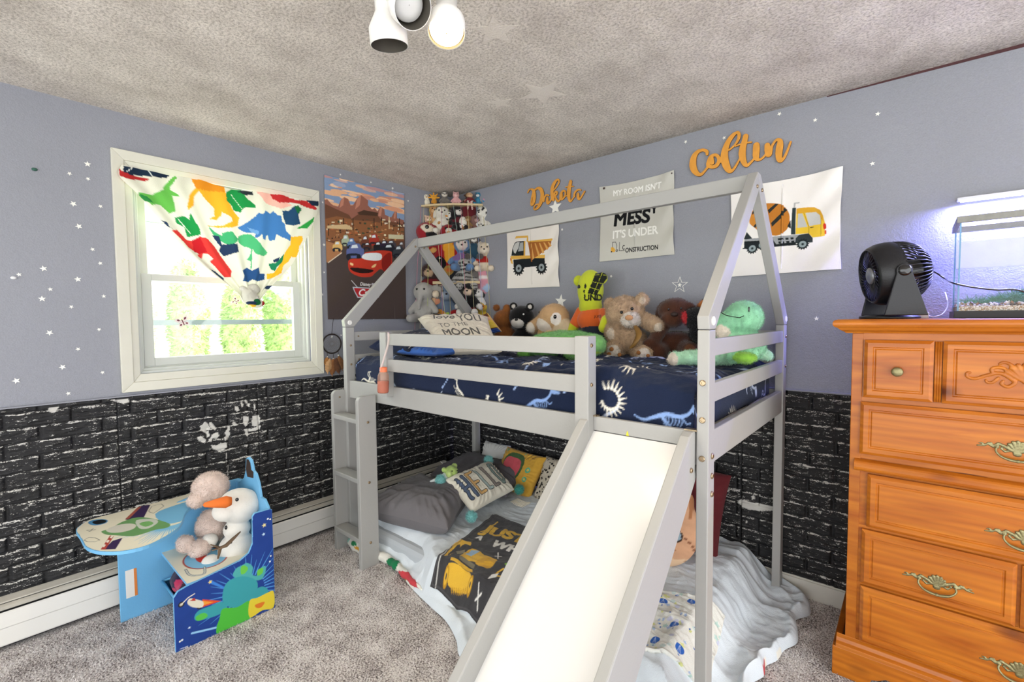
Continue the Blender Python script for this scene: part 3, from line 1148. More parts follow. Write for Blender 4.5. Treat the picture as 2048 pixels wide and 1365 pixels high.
# gable frames: sloping rafters mitred on the posts, meeting under the ridge
YA = (YF + YBK) / 2
for x0, x1 in ((XL0, XL1), (XR0, XR1)):
    for s in (-1, 1):
        e = YF if s < 0 else YBK
        i = YFB if s < 0 else YBK0
        q = [(e, 1.287), (i, 1.287), (YA + s * .02, 1.775), (YA + s * 0.001, 1.795), (YA + s * .001, 1.857), (YA + s * .02, 1.857), (e + s * .006, 1.325)]
        r = MB().prism(q, x1 - x0, (1, 2, 0), x0).build('rafter', BG, bed, bevel=.003)
        bolt(r, (x1 + .001, (e * .5 + i * .5), 1.312), (1, 0, 0), .014, CAPW, 'cap')
        bolt(r, (x1 + .001, YA + s * .035, 1.80), (1, 0, 0), .007)
rdg = MB().box(XL1, XR0, YA - .016, YA + .016, 1.797, 1.855).build('ridge_beam', BG, bed, bevel=.003)
# side, back and end rails
for z0, z1 in ((.882, .982), (1.066, 1.124), (1.206, 1.258)):
    th = .022
    MB().box(XL0 + .005, XL0 + .005 + th, YFB - .001, YBK0 + .001, z0, z1).build('end_rail', BG, bed, bevel=.003)
    MB().box(XR1 - .005 - th, XR1 - .005, YFB - .001, YBK0 + .001, z0, z1).build('end_rail', BG, bed, bevel=.003)
    MB().box(XL1 - .001, XR0 + .001, YBK - .028, YBK - .006, z0, z1).build('back_rail', BG, bed, bevel=.003)
MB().box(XL1 - .001, XR0 + .001, YFB - .04, YFB - .018, .878, .978).build('front_rail', BG, bed, bevel=.003)
for k in range(11):
    x = .42 + k * .185
    MB().box(x, x + .07, YF + .045, YBK - .03, .895, .912).build('slat', BG, bed, bevel=.002)
# front guard between the ladder and the slide
g = MB()
g.box(.735, .79, -1.158, YF + .018, .93, 1.262).build('guard_post', BG, bed, bevel=.003)
gp = MB().box(1.93, 1.985, -1.165, YF + .018, .85, 1.262).build('guard_post', BG, bed, bevel=.003)
for z0, z1 in ((1.062, 1.124), (1.196, 1.256)):
    MB().box(.79, 1.93, -1.150, -1.130, z0, z1).build('guard_rail', BG, bed, bevel=.003)
for z in (1.23, 1.095):
    bolt(gp, (1.9855, -1.145, z), (1, 0, 0), .007)
bolt(gp, (1.957, -1.166, .905), (0, -1, 0), .007)
for z in (1.13, 1.02, .905):
    bolt(posts['fr'], (2.352, YF - .001, z), (0, -1, 0), .009)
    bolt(posts['fl'], (XL1 + .001, -1.10, z + .05), (1, 0, 0), .006)
for z in (.955, .895, .84):
    bolt(posts['fr'], (XR1 + .001, -1.10, z - .045), (1, 0, 0), .009)
for z in (1.232, 1.095):
    bolt(posts['br'], (XR1 + .001, -.075, z), (1, 0, 0), .007)
for z in (1.232, 1.095):
    bolt(bed, (XL0 + .028, -1.045, z), (1, 0, 0), .005)

# ladder
lad = thing('ladder', None, None); lad.parent = bed; lad.location = Vector((.55, -1.16, 0)) - Vector(bed.location)


def rounded_board(x0, x1, y0, y1, z0, z1, r=.03):
    q = [(x0, z0), (x1, z0)] + [(x1 - r + r * math.cos(a), z1 - r + r * math.sin(a)) for a in np.linspace(0, math.pi / 2, 6)] \
        + [(x0 + r + r * math.cos(a), z1 - r + r * math.sin(a)) for a in np.linspace(math.pi / 2, math.pi, 6)]
    return MB().prism(q, y1 - y0, (0, 2, 1), y0)


def rail_board(x0, x1, y0, y1, z1, r=.028):
    """upright board standing edge-on (narrow in x, deep in y) with a rounded front top corner"""
    q = [(y1, 0), (y0, 0)] + [(y0 + r - r * math.cos(a), z1 - r + r * math.sin(a)) for a in np.linspace(0, math.pi / 2, 6)] + [(y1, z1)]
    return MB().prism(q, x1 - x0, (1, 2, 0), x0)


la, lb = (.305, .332), (.617, .645)
s1 = rail_board(la[0], la[1], -1.205, -1.128, .925).build('stringer', BG, lad, bevel=.003)
s2 = rail_board(lb[0], lb[1], -1.235, -1.128, .925).build('stringer', BG, lad, bevel=.003)
for z in (.135, .462, .785):
    MB().box(la[1] - .001, lb[0] + .001, -1.215, -1.140, z - .012, z + .012).build('rung', BG, lad, bevel=.003)
    bolt(s2, (lb[1] + .001, -1.18, z), (1, 0, 0), .007)
bolt(s1, (la[1] + .001, -1.165, .885), (1, 0, 0), .005)

# slide
sld = thing('slide', None, None); sld.parent = bed; sld.location = Vector((2.14, -1.7, .45)) - Vector(bed.location)
SLOPE = .9213                                       # rise over run
sy0, sz0 = -1.128, .934
sy1 = sy0 - sz0 / SLOPE + .035
dz = lambda y: sz0 + (y - sy0) * SLOPE
mb = MB()
q = [(sy0, sz0), (sy1, .036), (sy1 - .10, .022), (sy1 - .10, .008), (sy1 + .004, .018), (sy0, sz0 - .018)]
mb.prism(q, 2.302 - 1.983, (1, 2, 0), 1.983).build('slide_bed', SLW, sld, bevel=.002)
n = np.array([-math.sin(math.atan(SLOPE)), math.cos(math.atan(SLOPE))])   # normal of the slope in (y, z)
d = np.array([math.cos(math.atan(SLOPE)), math.sin(math.atan(SLOPE))])
for x0, x1 in ((1.953, 1.984), (2.301, 2.332)):
    top = [np.array([sy0, sz0]) + n * .062 - d * .03, np.array([sy1, .036]) + n * .062]
    bot = [np.array([sy1, .036]) - n * .075, np.array([sy0, sz0]) - n * .075]
    tq = [(sy0, .985), (sy0 - .022, .984), (sy0 - .045, .975)] + [tuple(top[0] - d * .02)] + [tuple(top[1])] + [(top[1][0] - .08, .06), (top[1][0] - .1, .03), (top[1][0] - .1, .0), (bot[0][0] + .08, .0)] + [tuple(bot[1])] + [(sy0, .86)]
    sr = MB().prism(tq, x1 - x0, (1, 2, 0), x0).build('side_board', BG, sld, bevel=.004)
    if x0 > 2.2:
        for yy, zz in ((-1.165, .875), (-1.565, .463)):
            bolt(sr, (x1 + .001, yy, zz), (1, 0, 0), .008)
MB().box(1.985, 2.30, YF - .0005, YF + .017, .936, .984).build('top_board', BG, sld, bevel=.002)
mb = MB()
for x in (1.975, 2.315):
    mb.box(x - .015, x + .022, YF - .004, YF + .02, .984, .988)
mb.build('hook', BR, sld)
tag(MB().prism([(2.108, .9365), (2.118, .9365), (2.114, .951), (2.112, .951)], -.0012, (0, 2, 1), YF - .0008).build('sticker', mat('yellow_tape', '#e7d936', .5)),
    'tiny yellow triangle of tape at the head of the slide', 'sticker')
# ================================================================== CEILING LIGHT
LE = mat('spot_enamel', '#eceae4', 0.3, bump=.15, bscale=60, var=.05, vscale=60)
LI = mat('spot_inside', '#5b564d', 0.5, .4)
BULB = mat('lit_bulb', '#fff1d8', .4, emit='#ffe2ae', estr=6)
lt = thing('ceiling_spotlight', 'white ceiling fixture with three swivel spot heads, one lit', 'ceiling light', (1.80, -1.74, 2.3))
MB().lathe([(.09, 0), (.09, -.012), (.075, -.03), (.03, -.036)], (1.80, -1.74, 2.3), (0, 0, 1), 28).build('canopy', LE, lt, smooth=True)
for k, (nb, op, lit) in enumerate([((768, 5), (779, 92), 0), ((800, -30), (826, 16), 0), ((886, 5), (893, 66), 1)]):
    if k == 0:
        c = at(*op, 2, 2.085); a = at(*nb, 2, 2.225)
    elif k == 1:
        c = at(*op, 2, 2.12); a = at(*nb, 2, 2.20) + np.array([-.02, -.0, 0])
    else:
        c = at(*op, 2, 2.11); a = at(*nb, 2, 2.20) + np.array([-.05, .04, .0])
    d = c - a
    d /= np.linalg.norm(d)
    if k == 0:
        d = np.array([-.08, .16, -1.0]); d /= np.linalg.norm(d)
    if k == 1:
        d = np.array([.62, -.05, -.55]); d /= np.linalg.norm(d)
    if k == 2:
        d = np.array([.27, -.26, -.93]); d /= np.linalg.norm(d)
    prof_o = [(.020, -.165), (.029, -.16), (.029, -.085), (.033, -.078), (.050, -.045), (.0515, -.04), (.0515, 0), (.0495, 0)]
    prof_i = [(.0495, -.0005), (.0485, -.038), (.030, -.075), (.002, -.08)]
    h = MB().lathe(prof_o, c, d, 36, 0, False).lathe(prof_i, c, d, 36, 1, False).build('spot_head', [LE, LI], lt, smooth=True)
    if lit:
        MB().lathe([(.0465, -.012), (.044, -.004), (.033, .001), (.002, .003)], c, d, 32, 0, False).build('bulb', BULB, h, smooth=True)
        ld = bpy.data.lights.new('spot_bulb', 'SPOT')
        ld.energy = 17
        ld.color = (1.0, .84, .62)
        ld.spot_size = math.radians(150)
        ld.spot_blend = .6
        ld.shadow_soft_size = .045
        lo_ = bpy.data.objects.new('spot_bulb', ld)
        COL.objects.link(lo_)
        lo_.location = Vector(c + d * .012)
        lo_.rotation_euler = Vector(d).to_track_quat('-Z', 'Y').to_euler()
    elif k == 1:
        MB().lathe([(.042, -.035), (.040, -.028), (.02, -.024), (.001, -.023)], c, d, 28, 0, False).build('bulb', mat('unlit_bulb', '#d8d8d4', .2), h, smooth=True)
    j = c - d * .16
    top = np.array([1.80 + (k - 1) * .03, -1.74, 2.27])
    MB().tube([j, (j + top) / 2 + np.array([0, 0, .01]), top], .008, 8).build('arm', LE, lt, smooth=True)
# ================================================================== THINGS ON THE WALLS
PAPER = attr_mat('printed_poster', 0.45, 0)
CLOTH = attr_mat('printed_cloth', 0.9, 0.35, 420)


class Tr:
    """reads outlines off an enlarged view of the photo and lays them on a wall plane as (u, v) metres"""

    def __init__(s, ox, oy, sc, axis, val, u0, v0):
        s.k = (ox, oy, sc, axis, val, u0, v0)

    def __call__(s, *pts):
        ox, oy, sc, ax, val, u0, v0 = s.k
        out = []
        for x, y in pts:
            p = at(ox + x / sc, oy + y / sc, ax, val)
            out.append((p[1 - ax] - u0, p[2] - v0))
        return out

    def ell(s, cv, x, y, rx, ry, c):
        (a, b), (a1, b1), (a2, b2) = s((x, y), (x + rx, y), (x, y + ry))
        cv.ell(a, b, abs(a1 - a), abs(b2 - b), c)


# ---------------------------------------------------------------- desert road poster (left wall)
PW, PH = .600, .905
cv = Canvas(PW, PH, .0026, '#5a4a42')
T = Tr(640, 330, 3.689, 0, 0, -1.052, 1.333)
X0, X1 = 20, 640
cv.poly(T((X0, 60), (700, 60), (700, 460), (X0, 460)), '#8297b4')
for i in range(60):
    r = RNG.uniform
    x, y = r(20, 620), r(90, 340)
    c = ['#9aa5bd', '#c9a79c', '#dcae90', '#b98f8d', '#7f95b8', '#e8c7a6'][RNG.integers(6)] if y < 200 else ['#e0ae86', '#d99a78', '#eabf98', '#c78d78'][RNG.integers(4)]
    T.ell(cv, x, y + (x - 320) * .18, r(30, 80), r(6, 18), c)
cv.poly(T((30, 260), (50, 255), (80, 290), (95, 300), (130, 310), (150, 260), (175, 240), (205, 255), (222, 300), (240, 300), (270, 250), (300, 225), (352, 265), (350, 300), (380, 330), (400, 320), (420, 345), (440, 310), (470, 330), (475, 370),
            (520, 390), (545, 345), (562, 350), (562, 395), (612, 410), (612, 520), (30, 500)), '#93604f')
for q in [[(150, 262), (175, 242), (168, 300), (140, 320)], [(270, 252), (300, 226), (290, 300), (255, 330)], [(440, 312), (455, 320), (445, 380), (425, 380)], [(545, 347), (556, 350), (550, 400), (538, 396)]]:
    cv.poly(T(*q), '#bd8068')
cv.poly(T((35, 290), (120, 330), (210, 370), (230, 400), (300, 350), (420, 370), (440, 400), (520, 420), (612, 440), (612, 640), (35, 620)), '#6b4632')
cv.poly(T((35, 400), (120, 380), (260, 410), (400, 420), (612, 470), (612, 560), (35, 560)), '#8a5a38')
cv.poly(T((270, 355), (320, 335), (425, 355), (420, 380), (350, 375), (290, 370)), '#4a3426')
for i in range(150):
    x, y = RNG.uniform(40, 610), RNG.uniform(400, 560)
    w, h = RNG.uniform(4, 24), RNG.uniform(3, 16)
    c = ['#2f2620', '#453428', '#a8754a', '#c9965f', '#e6d7b0', '#3a4a35', '#5b3c2a', '#b2643d', '#d8cbb5'][RNG.integers(9)]
    cv.poly(T((x, y), (x + w, y + w * .1), (x + w, y + h), (x, y + h)), c)
for x, y, h in [(60, 480, 90), (170, 430, 70), (240, 440, 90), (395, 430, 70), (505, 430, 90), (580, 440, 90), (450, 420, 60)]:
    cv.poly(T((x - 3, y - h / 2), (x + 3, y - h / 2), (x + 3, y + h / 2), (x - 3, y + h / 2)), '#262019' if x != 505 else '#e2cf9f')
cv.poly(T((50, 450), (190, 440), (235, 465), (235, 480), (50, 470)), '#cdb184')
cv.poly(T((500, 515), (610, 520), (610, 550), (500, 545)), '#c9c4a0')
# road
cv.poly(T((35, 600), (300, 610), (640, 640), (640, 1140), (60, 1140)), '#4b3f3a')
cv.poly(T((35, 560), (160, 600), (150, 655), (55, 722), (40, 720)), '#a9764e')
cv.line(T((57, 722), (155, 650)), .006, '#d9c7ac')


def toycar(x, y, w, h, c, dk='#20242c', gl='#d8e2e6'):
    P = lambda *q: T(*[(x + a * w, y + b * h) for a, b in q])
    cv.poly(P((-.5, .1), (-.46, -.12), (-.3, -.2), (-.22, -.48), (.1, -.52), (.26, -.46), (.36, -.2), (.48, -.12), (.5, .15), (.47, .42), (.2, .5), (-.3, .5), (-.47, .4)), c, 4)
    cv.poly(P((-.24, -.18), (-.17, -.4), (.1, -.44), (.17, -.2)), gl)
    cv.poly(P((-.36, .2), (.12, .2), (.1, .33), (-.32, .33)), dk, 3)
    for k in (-.38, .2):
        q = T((x + k * w, y + .44 * h))[0]
        cv.ell(q[0], q[1], .010 * w / 80, .013 * w / 80, dk)


for a in [(185, 560, 62, 80, '#a9b597'), (228, 580, 60, 70, '#5f7ca8'), (125, 600, 72, 68, '#dcb36b'), (330, 565, 62, 80, '#6b3b2b'), (395, 555, 76, 86, '#9e3528'), (345, 600, 60, 50, '#4e2c24'),
          (425, 600, 70, 60, '#1f1d20'), (470, 590, 66, 60, '#2d2236'), (520, 585, 70, 50, '#47434a'), (595, 600, 50, 60, '#5b4b48'), (505, 625, 110, 78, '#24262e'), (575, 640, 84, 84, '#3c4148'), (255, 635, 130, 105, '#5b6798')]:
    toycar(*a)
P = lambda *q: T(*q)
cv.poly(P((205, 760), (212, 700), (300, 690), (325, 650), (380, 640), (450, 632), (515, 640), (525, 660), (522, 740), (480, 790), (440, 770), (400, 800), (370, 825), (300, 828), (230, 800)), '#c23a27', 4)
cv.poly(P((305, 690), (330, 655), (440, 655), (445, 700), (380, 708)), '#e5ecec', 3)
cv.poly(P((455, 690), (500, 650), (520, 665), (515, 750), (470, 790), (450, 750)), '#8b2018', 3)
cv.poly(P((225, 758), (380, 775), (370, 795), (300, 800), (240, 785)), '#2a1614', 3)
cv.poly(P((380, 745), (410, 730), (400, 755), (375, 760)), '#f0c98a', 2)
cv.poly(P((218, 722), (240, 730), (238, 745), (218, 738)), '#f0c98a', 2)
cv.line(P((228, 855), (275, 908)), .004, '#e3e3e3')
(x0, y0), (x1, y1) = T((290, 890), (430, 880))
cv.text(x0, y0, 'Disney', .030, '#f2efe8', .95, .0006, .2)
cv.text(x0 + .082, y0 + .002, '·PIXAR', .024, '#f2efe8', .95, .0004)
(x0, y0) = T((345, 945))[0]
cv.poly([(x0 - .11, y0 + .036), (x0 + .10, y0 + .036), (x0 + .115, y0 + .018), (x0 + .085, y0 - .030), (x0 - .075, y0 - .036), (x0 - .10, y0 + .01)], '#c9ccd0')
cv.poly([(x0 - .10, y0 + .029), (x0 + .095, y0 + .029), (x0 + .105, y0 + .016), (x0 + .078, y0 - .023), (x0 - .070, y0 - .029), (x0 - .093, y0 + .008)], '#b3262a')
cv.text(x0 - .072, y0 - .020, 'Cars', .062, '#f4f2ee', 1.05, .0015, .3)
cv.grain(.10, 500, 500, 3)
fn = lambda U, V: np.stack([.004 + .004 * fbm(np.stack([U * 3, V * 3, 0 * U], 1), 2, 8) + .004 + .006 * (np.abs(V / PH - .5) * 2) ** 12 * (U > .5), -1.052 + U, 1.333 + V], 1)
tag(sheet('poster', cv, fn, PAPER, thick=.0008), 'tall poster of a red race car on a desert road, hung beside the window', 'poster')
for y, z in ((-1.045, 2.231), (-.463, 2.231), (-.463, 1.345), (-1.045, 1.345)):
    pass


# ---------------------------------------------------------------- three construction banners (right wall)
def banner(name, label, w, h, cv, x0, z0, seed, parts=None, shear=0.0, tilt=0.0, sag=.01):
    def fn(U, V):
        y = -.006 - .005 * fbm(np.stack([U * 7, V * 2.5, 0 * U], 1), 3, seed) - .004
        corner = np.exp(-((U - w) ** 2 + (V - h) ** 2) / .004) + np.exp(-(U ** 2 + (V - h) ** 2) / .004)
        y = y - .006 * np.sin((U - .9 * V) * 38) * np.exp(-((U - w) ** 2) / .012) - .003 * corner
        x = x0 + U + shear * (V / h - .5) - .006 * np.sin(V / h * math.pi) * (U > w / 2) + .006 * np.sin(V / h * math.pi) * (U < w / 2)
        z = z0 + V - sag * np.sin(np.clip(U / w, 0, 1) * math.pi) * (V / h) ** 6 + tilt * (U / w)
        return np.stack([x, y, z], 1)
    return tag(sheet(name, cv, fn, CLOTH, thick=.0025), label, 'banner', 'construction themed cloth banners on the right wall')


# dump truck
w, h = .455, .455
cv = Canvas(w, h, .0018, '#eae4da')
T = Tr(1005, 430, 9.104, 1, 0, .603, 1.545)
G = '#dfae4f'
cv.poly(T((238, 430), (262, 385), (480, 362), (480, 465), (930, 400), (935, 430), (905, 450), (470, 492), (448, 470), (455, 405), (270, 425)), G)
cv.poly(T((165, 745), (185, 620), (230, 510), (275, 483), (425, 465), (412, 740)), '#23282a')
cv.poly(T((193, 620), (235, 525), (280, 495), (325, 492), (300, 600), (240, 705), (215, 690)), '#c8c8c2')
cv.poly(T((335, 500), (388, 492), (385, 650), (290, 665)), '#a9adab')
cv.poly(T((402, 470), (428, 468), (418, 735), (390, 738)), G)
cv.poly(T((150, 750), (500, 728), (800, 700), (802, 765), (180, 810), (195, 895), (160, 885), (148, 830)), G)
cv.poly(T((200, 815), (620, 770), (798, 765), (800, 905), (380, 950), (205, 955)), '#1e2325')
cv.poly(T((472, 490), (915, 445), (905, 520), (880, 560), (690, 715), (600, 775), (545, 845), (515, 790)), '#a8662f')
for a, b, c, d in ((535, 610, 565, 800), (615, 505, 670, 745), (695, 495, 745, 690), (775, 485, 820, 620), (850, 470, 880, 560)):
    top = {535: 510, 615: 500, 695: 490, 775: 480, 850: 472}[a]
    cv.poly(T((a, top), (a + 22, top - 2), (c + 45, d - 30), (c + 12, d)), '#dba45a')
for x, y, r in ((298, 970, 92), (735, 935, 92)):
    q = T((x, y), (x + r, y))
    R = abs(q[1][0] - q[0][0])
    for k in range(14):
        a = 2 * math.pi * k / 14
        cv.ell(q[0][0] + R * 1.04 * math.cos(a), q[0][1] + R * 1.04 * math.sin(a), R * .12, R * .12, '#1c1f20')
    cv.ell(*q[0], R * .95, R * .95, '#1c1f20')
    cv.ell(*q[0], R * .58, R * .58, '#8f9797')
    cv.ell(*q[0], R * .22, R * .22, '#2a2e2e')
cv.poly(T((145, 790), (158, 788), (158, 835), (145, 835)), '#c4472f')
banner('banner', 'small off-white cloth banner with a yellow and brown dump truck print', w, h, cv, .603, 1.545, 3, tilt=-.012)

# writing
w, h = .462, .45
cv = Canvas(w, h, .0015, '#c4c2b8')
T = Tr(1190, 340, 7.182, 1, 0, 1.357, 1.668)


def tfit(body, p0, p1, cap, c, bold=0.0, shear=0.0):
    """a line of capitals from p0 to p1 (base line ends in the enlarged view), cap pixels tall"""
    (x0, y0), (x1, y1), (x2, y2) = T(p0, p1, (p0[0], p0[1] - cap))
    size = (y2 - y0) / .729
    wd = text_tris(body, size, 1.0, 0.0, shear, 1.0)[1]
    cv.text(x0, y0, body, size, c, (x1 - x0) / wd, bold, shear, rot=math.degrees(math.atan2(y1 - y0, x1 - x0)))


tfit("MY ROOM ISN'T", (262, 380), (972, 262), 88, '#f2f1ea', .001)
tfit('MESS', (258, 812), (806, 748), 185, '#17181a', .0045, .08)
tfit('Y', (836, 622), (908, 612), 110, '#17181a', .0045)
tfit("IT'S UNDER", (250, 992), (925, 915), 112, '#f2f1ea', .0015)
tfit('C', (398, 1150), (430, 1146), 66, '#1d1d1f', .001)
tfit('ONSTRUCTION', (440, 1190), (916, 1142), 66, '#1d1d1f', .001)
cv.poly(T((235, 1120), (262, 1110), (300, 1150), (290, 1185), (235, 1185)), '#d8a545')
cv.line(T((255, 1110), (255, 1045), (300, 1042), (318, 1090), (312, 1140)), .003, '#2a2a28')
cv.line(T((355, 1045), (355, 1165), (430, 1160)), .0035, '#1f1f20')
T.ell(cv, 320, 1163, 17, 17, '#232323')
T.ell(cv, 320, 1163, 8, 8, '#c9c7bd')
T.ell(cv, 245, 1180, 10, 10, '#232323')
b2 = banner('banner', "grey cloth banner reading MY ROOM ISN'T MESSY, behind the ridge beam", w, h, cv, 1.357, 1.668, 5)
for px in ((1208, 377), (1343.5, 346.5)):
    p = at(*px, 1, -.016)
    MB().lathe([(.001, .004), (.006, .003), (.007, 0), (.003, -.004)], p, (0, -1, 0), 12).build('thumb_tack', mat('dark_tack', '#3b2422', .3), b2, smooth=True)

# mixer truck
w, h = .462, .445
cv = Canvas(w, h, .0018, '#f0ece6')
T = Tr(1450, 330, 5.936, 1, 0, 2.105, 1.527)
cv.poly(T((218, 890), (228, 860), (250, 805), (320, 885)), '#2b3133')
cv.poly(T((225, 890), (440, 870), (860, 838), (1015, 825), (1060, 875), (1060, 905), (840, 940), (590, 960), (560, 900), (225, 915)), '#9da0a0')
cv.poly(T((222, 915), (560, 898), (600, 950), (850, 925), (870, 960), (600, 980), (440, 995), (205, 1005), (205, 995), (222, 990)), '#1f2426')
cv.poly(T((900, 840), (1015, 822), (1060, 878), (1060, 930), (850, 940), (860, 880)), '#333b3d')
for a in range(4):
    for b in range(2):
        x, y = 615 + a * 60 + b * 8, 882 + b * 38 - a * 4
        cv.poly(T((x, y), (x + 40, y - 3), (x + 40, y + 22), (x + 6, y + 25)), '#24292b')
cv.poly(T((340, 520), (400, 480), (500, 462), (620, 468), (720, 500), (775, 570), (790, 640), (780, 720), (740, 790), (640, 840), (560, 848), (420, 810), (330, 745), (280, 690), (300, 600)), '#c07a2e', 4)
cv.poly(T((300, 600), (345, 560), (460, 700), (560, 848), (420, 810), (330, 745), (280, 690)), '#d08a38', 1)
for q in ([(590, 470), (632, 470), (515, 585), (500, 545)], [(725, 515), (762, 540), (548, 745), (535, 700)], [(350, 525), (360, 550), (318, 602), (318, 570)], [(370, 690), (400, 680), (350, 755), (325, 738)], [(460, 590), (485, 560), (380, 690), (360, 690)]):
    cv.poly(T(*q), '#2c302e')
cv.poly(T((760, 740), (800, 660), (806, 765)), '#2a2f30')
cv.poly(T((818, 518), (864, 515), (856, 835), (803, 835)), '#2e3a3c')
cv.poly(T((833, 515), (836, 455), (903, 450), (902, 464), (855, 466), (853, 515)), '#b6b6b4')
cv.poly(T((868, 525), (1000, 512), (1080, 512), (1150, 545), (1185, 610), (1210, 700), (1205, 850), (1160, 862), (1060, 872), (1015, 822), (860, 832), (862, 760)), '#e9c23c')
cv.poly(T((868, 525), (1000, 512), (1080, 512), (1150, 545), (1185, 610), (1195, 700), (1160, 640), (1100, 580), (985, 575), (868, 590)), '#d9a431')
cv.poly(T((888, 588), (940, 585), (1000, 745), (880, 755)), '#bfbfba')
cv.poly(T((975, 578), (1100, 570), (1150, 610), (1165, 715), (1022, 735)), '#c9c9c4')
cv.line(T((958, 582), (1018, 745), (1015, 822)), .002, '#8a6a1c')
cv.line(T((1163, 640), (1158, 860)), .0015, '#8a6a1c')
cv.poly(T((1190, 712), (1220, 712), (1222, 765), (1192, 775)), '#cf3b2b', 2)
cv.poly(T((1203, 790), (1222, 790), (1220, 830), (1203, 830)), '#d5502f', 2)
cv.line(T((1035, 755), (1072, 750)), .003, '#3a3326')
for x, y, r in ((318, 998, 62), (430, 960, 55), (940, 950, 68)):
    q = T((x, y), (x + r, y))
    R = abs(q[1][0] - q[0][0])
    for k in range(14):
        a = 2 * math.pi * k / 14
        cv.ell(q[0][0] + R * 1.04 * math.cos(a), q[0][1] + R * 1.04 * math.sin(a), R * .12, R * .12, '#22292b')
    cv.ell(*q[0], R * .96, R * .96, '#22292b')
    cv.ell(*q[0], R * .66, R * .66, '#95a3a4')
    cv.ell(*q[0], R * .28, R * .28, '#5c6a6c')
    cv.ell(*q[0], R * .16, R * .16, '#1c2021')
banner('banner', 'large white cloth banner with a cement mixer truck print, nearest the dresser', w, h, cv, 2.105, 1.527, 9, tilt=.004)


# ---------------------------------------------------------------- wooden names
def sign(name, label, strokes, ox, oy, sc, thick=.012):
    pr = []
    for s in strokes:
        q = spline(np.array(s, float), 5)
        p = np.array([at(ox + a / sc, oy + b / sc, 1, 0) for a, b, _ in q])
        dpx = np.linalg.norm(at(ox + (q[0][0] + 50) / sc, oy + q[0][1] / sc, 1, 0) - p[0]) / 50
        pr.append((p[:, [0, 2]], q[:, 2] * dpx))
    allp = np.concatenate([a for a, b in pr])
    lo, hi = allp.min(0) - .02, allp.max(0) + .02
    hh = .0016
    nx, nz = ((hi - lo) / hh).astype(int) + 2
    GX, GZ = np.meshgrid(lo[0] + hh * np.arange(nx), lo[1] + hh * np.arange(nz), indexing='ij')
    D = np.full(GX.shape, 9.0)
    for p, r in pr:
        for k in range(len(p) - 1):
            d = p[k + 1] - p[k]
            t = np.clip(((GX - p[k][0]) * d[0] + (GZ - p[k][1]) * d[1]) / (d @ d + 1e-12), 0, 1)
            D = np.minimum(D, np.hypot(GX - p[k][0] - t * d[0], GZ - p[k][1] - t * d[1]) - (r[k] + (r[k + 1] - r[k]) * t))
    ys = np.arange(-thick - 3 * .002, .004, .002)
    f = np.maximum(D[:, None, :], np.abs(ys + .002 + thick / 2)[None, :, None] - thick / 2)
    V, Q = surface_nets(f, np.zeros(3), 1.0)
    V = np.stack([lo[0] + V[:, 0] * hh, ys[0] + V[:, 1] * .002, lo[1] + V[:, 2] * hh], 1)
    C = np.tile(srgb('#d9973f'), (len(V), 1))
    C[V[:, 1] > -thick + .001] = srgb('#7a4c1f')
    C *= (1 + .12 * fbm(V * np.array([60, 1, 60]), 3, 2))[:, None]
    return tag(link_mesh(name, V, Q, attr_mat('stained_plywood', .5, .2, 160), None, cols=np.clip(C, 0, 1)), label, 'sign', 'wooden script name signs on the right wall')


sign('name_sign', 'larger orange wooden script name sign above the cement mixer banner', [
    [(405, 490, 22), (400, 440, 28), (330, 412, 26), (240, 445, 34), (175, 530, 50), (152, 640, 60), (165, 740, 58), (220, 825, 42), (290, 850, 28), (360, 790, 20), (425, 705, 22)],
    [(430, 700, 34), (430, 640, 36), (470, 540, 34), (550, 500, 26), (605, 540, 30), (615, 610, 30), (570, 690, 34), (490, 715, 30), (430, 690, 30)], [(500, 560, 22), (500, 640, 34)], [(610, 640, 20), (690, 600, 20)],
    [(800, 410, 16), (900, 320, 18), (970, 200, 26), (965, 115, 28), (920, 110, 26), (850, 170, 38), (765, 300, 48), (715, 470, 62), (720, 600, 66), (760, 720, 58), (810, 785, 40), (870, 760, 24), (960, 620, 18), (1000, 540, 16)],
    [(1090, 170, 46), (1072, 250, 50), (1035, 400, 60), (1032, 520, 60), (1065, 640, 45), (1110, 690, 30), (1170, 645, 22), (1240, 570, 20)], [(910, 345, 14), (1000, 310, 14), (1100, 285, 15), (1190, 275, 15)],
    [(1280, 330, 56), (1278, 420, 60), (1275, 520, 56), (1300, 585, 30), (1370, 570, 20), (1440, 505, 22)],
    [(1475, 330, 48), (1485, 420, 58), (1490, 500, 42), (1530, 480, 30), (1560, 340, 22), (1640, 235, 24), (1700, 255, 42), (1695, 350, 60), (1680, 480, 58), (1690, 580, 48), (1730, 600, 28), (1800, 500, 22), (1890, 270, 18)]], 1370, 255, 8.904)
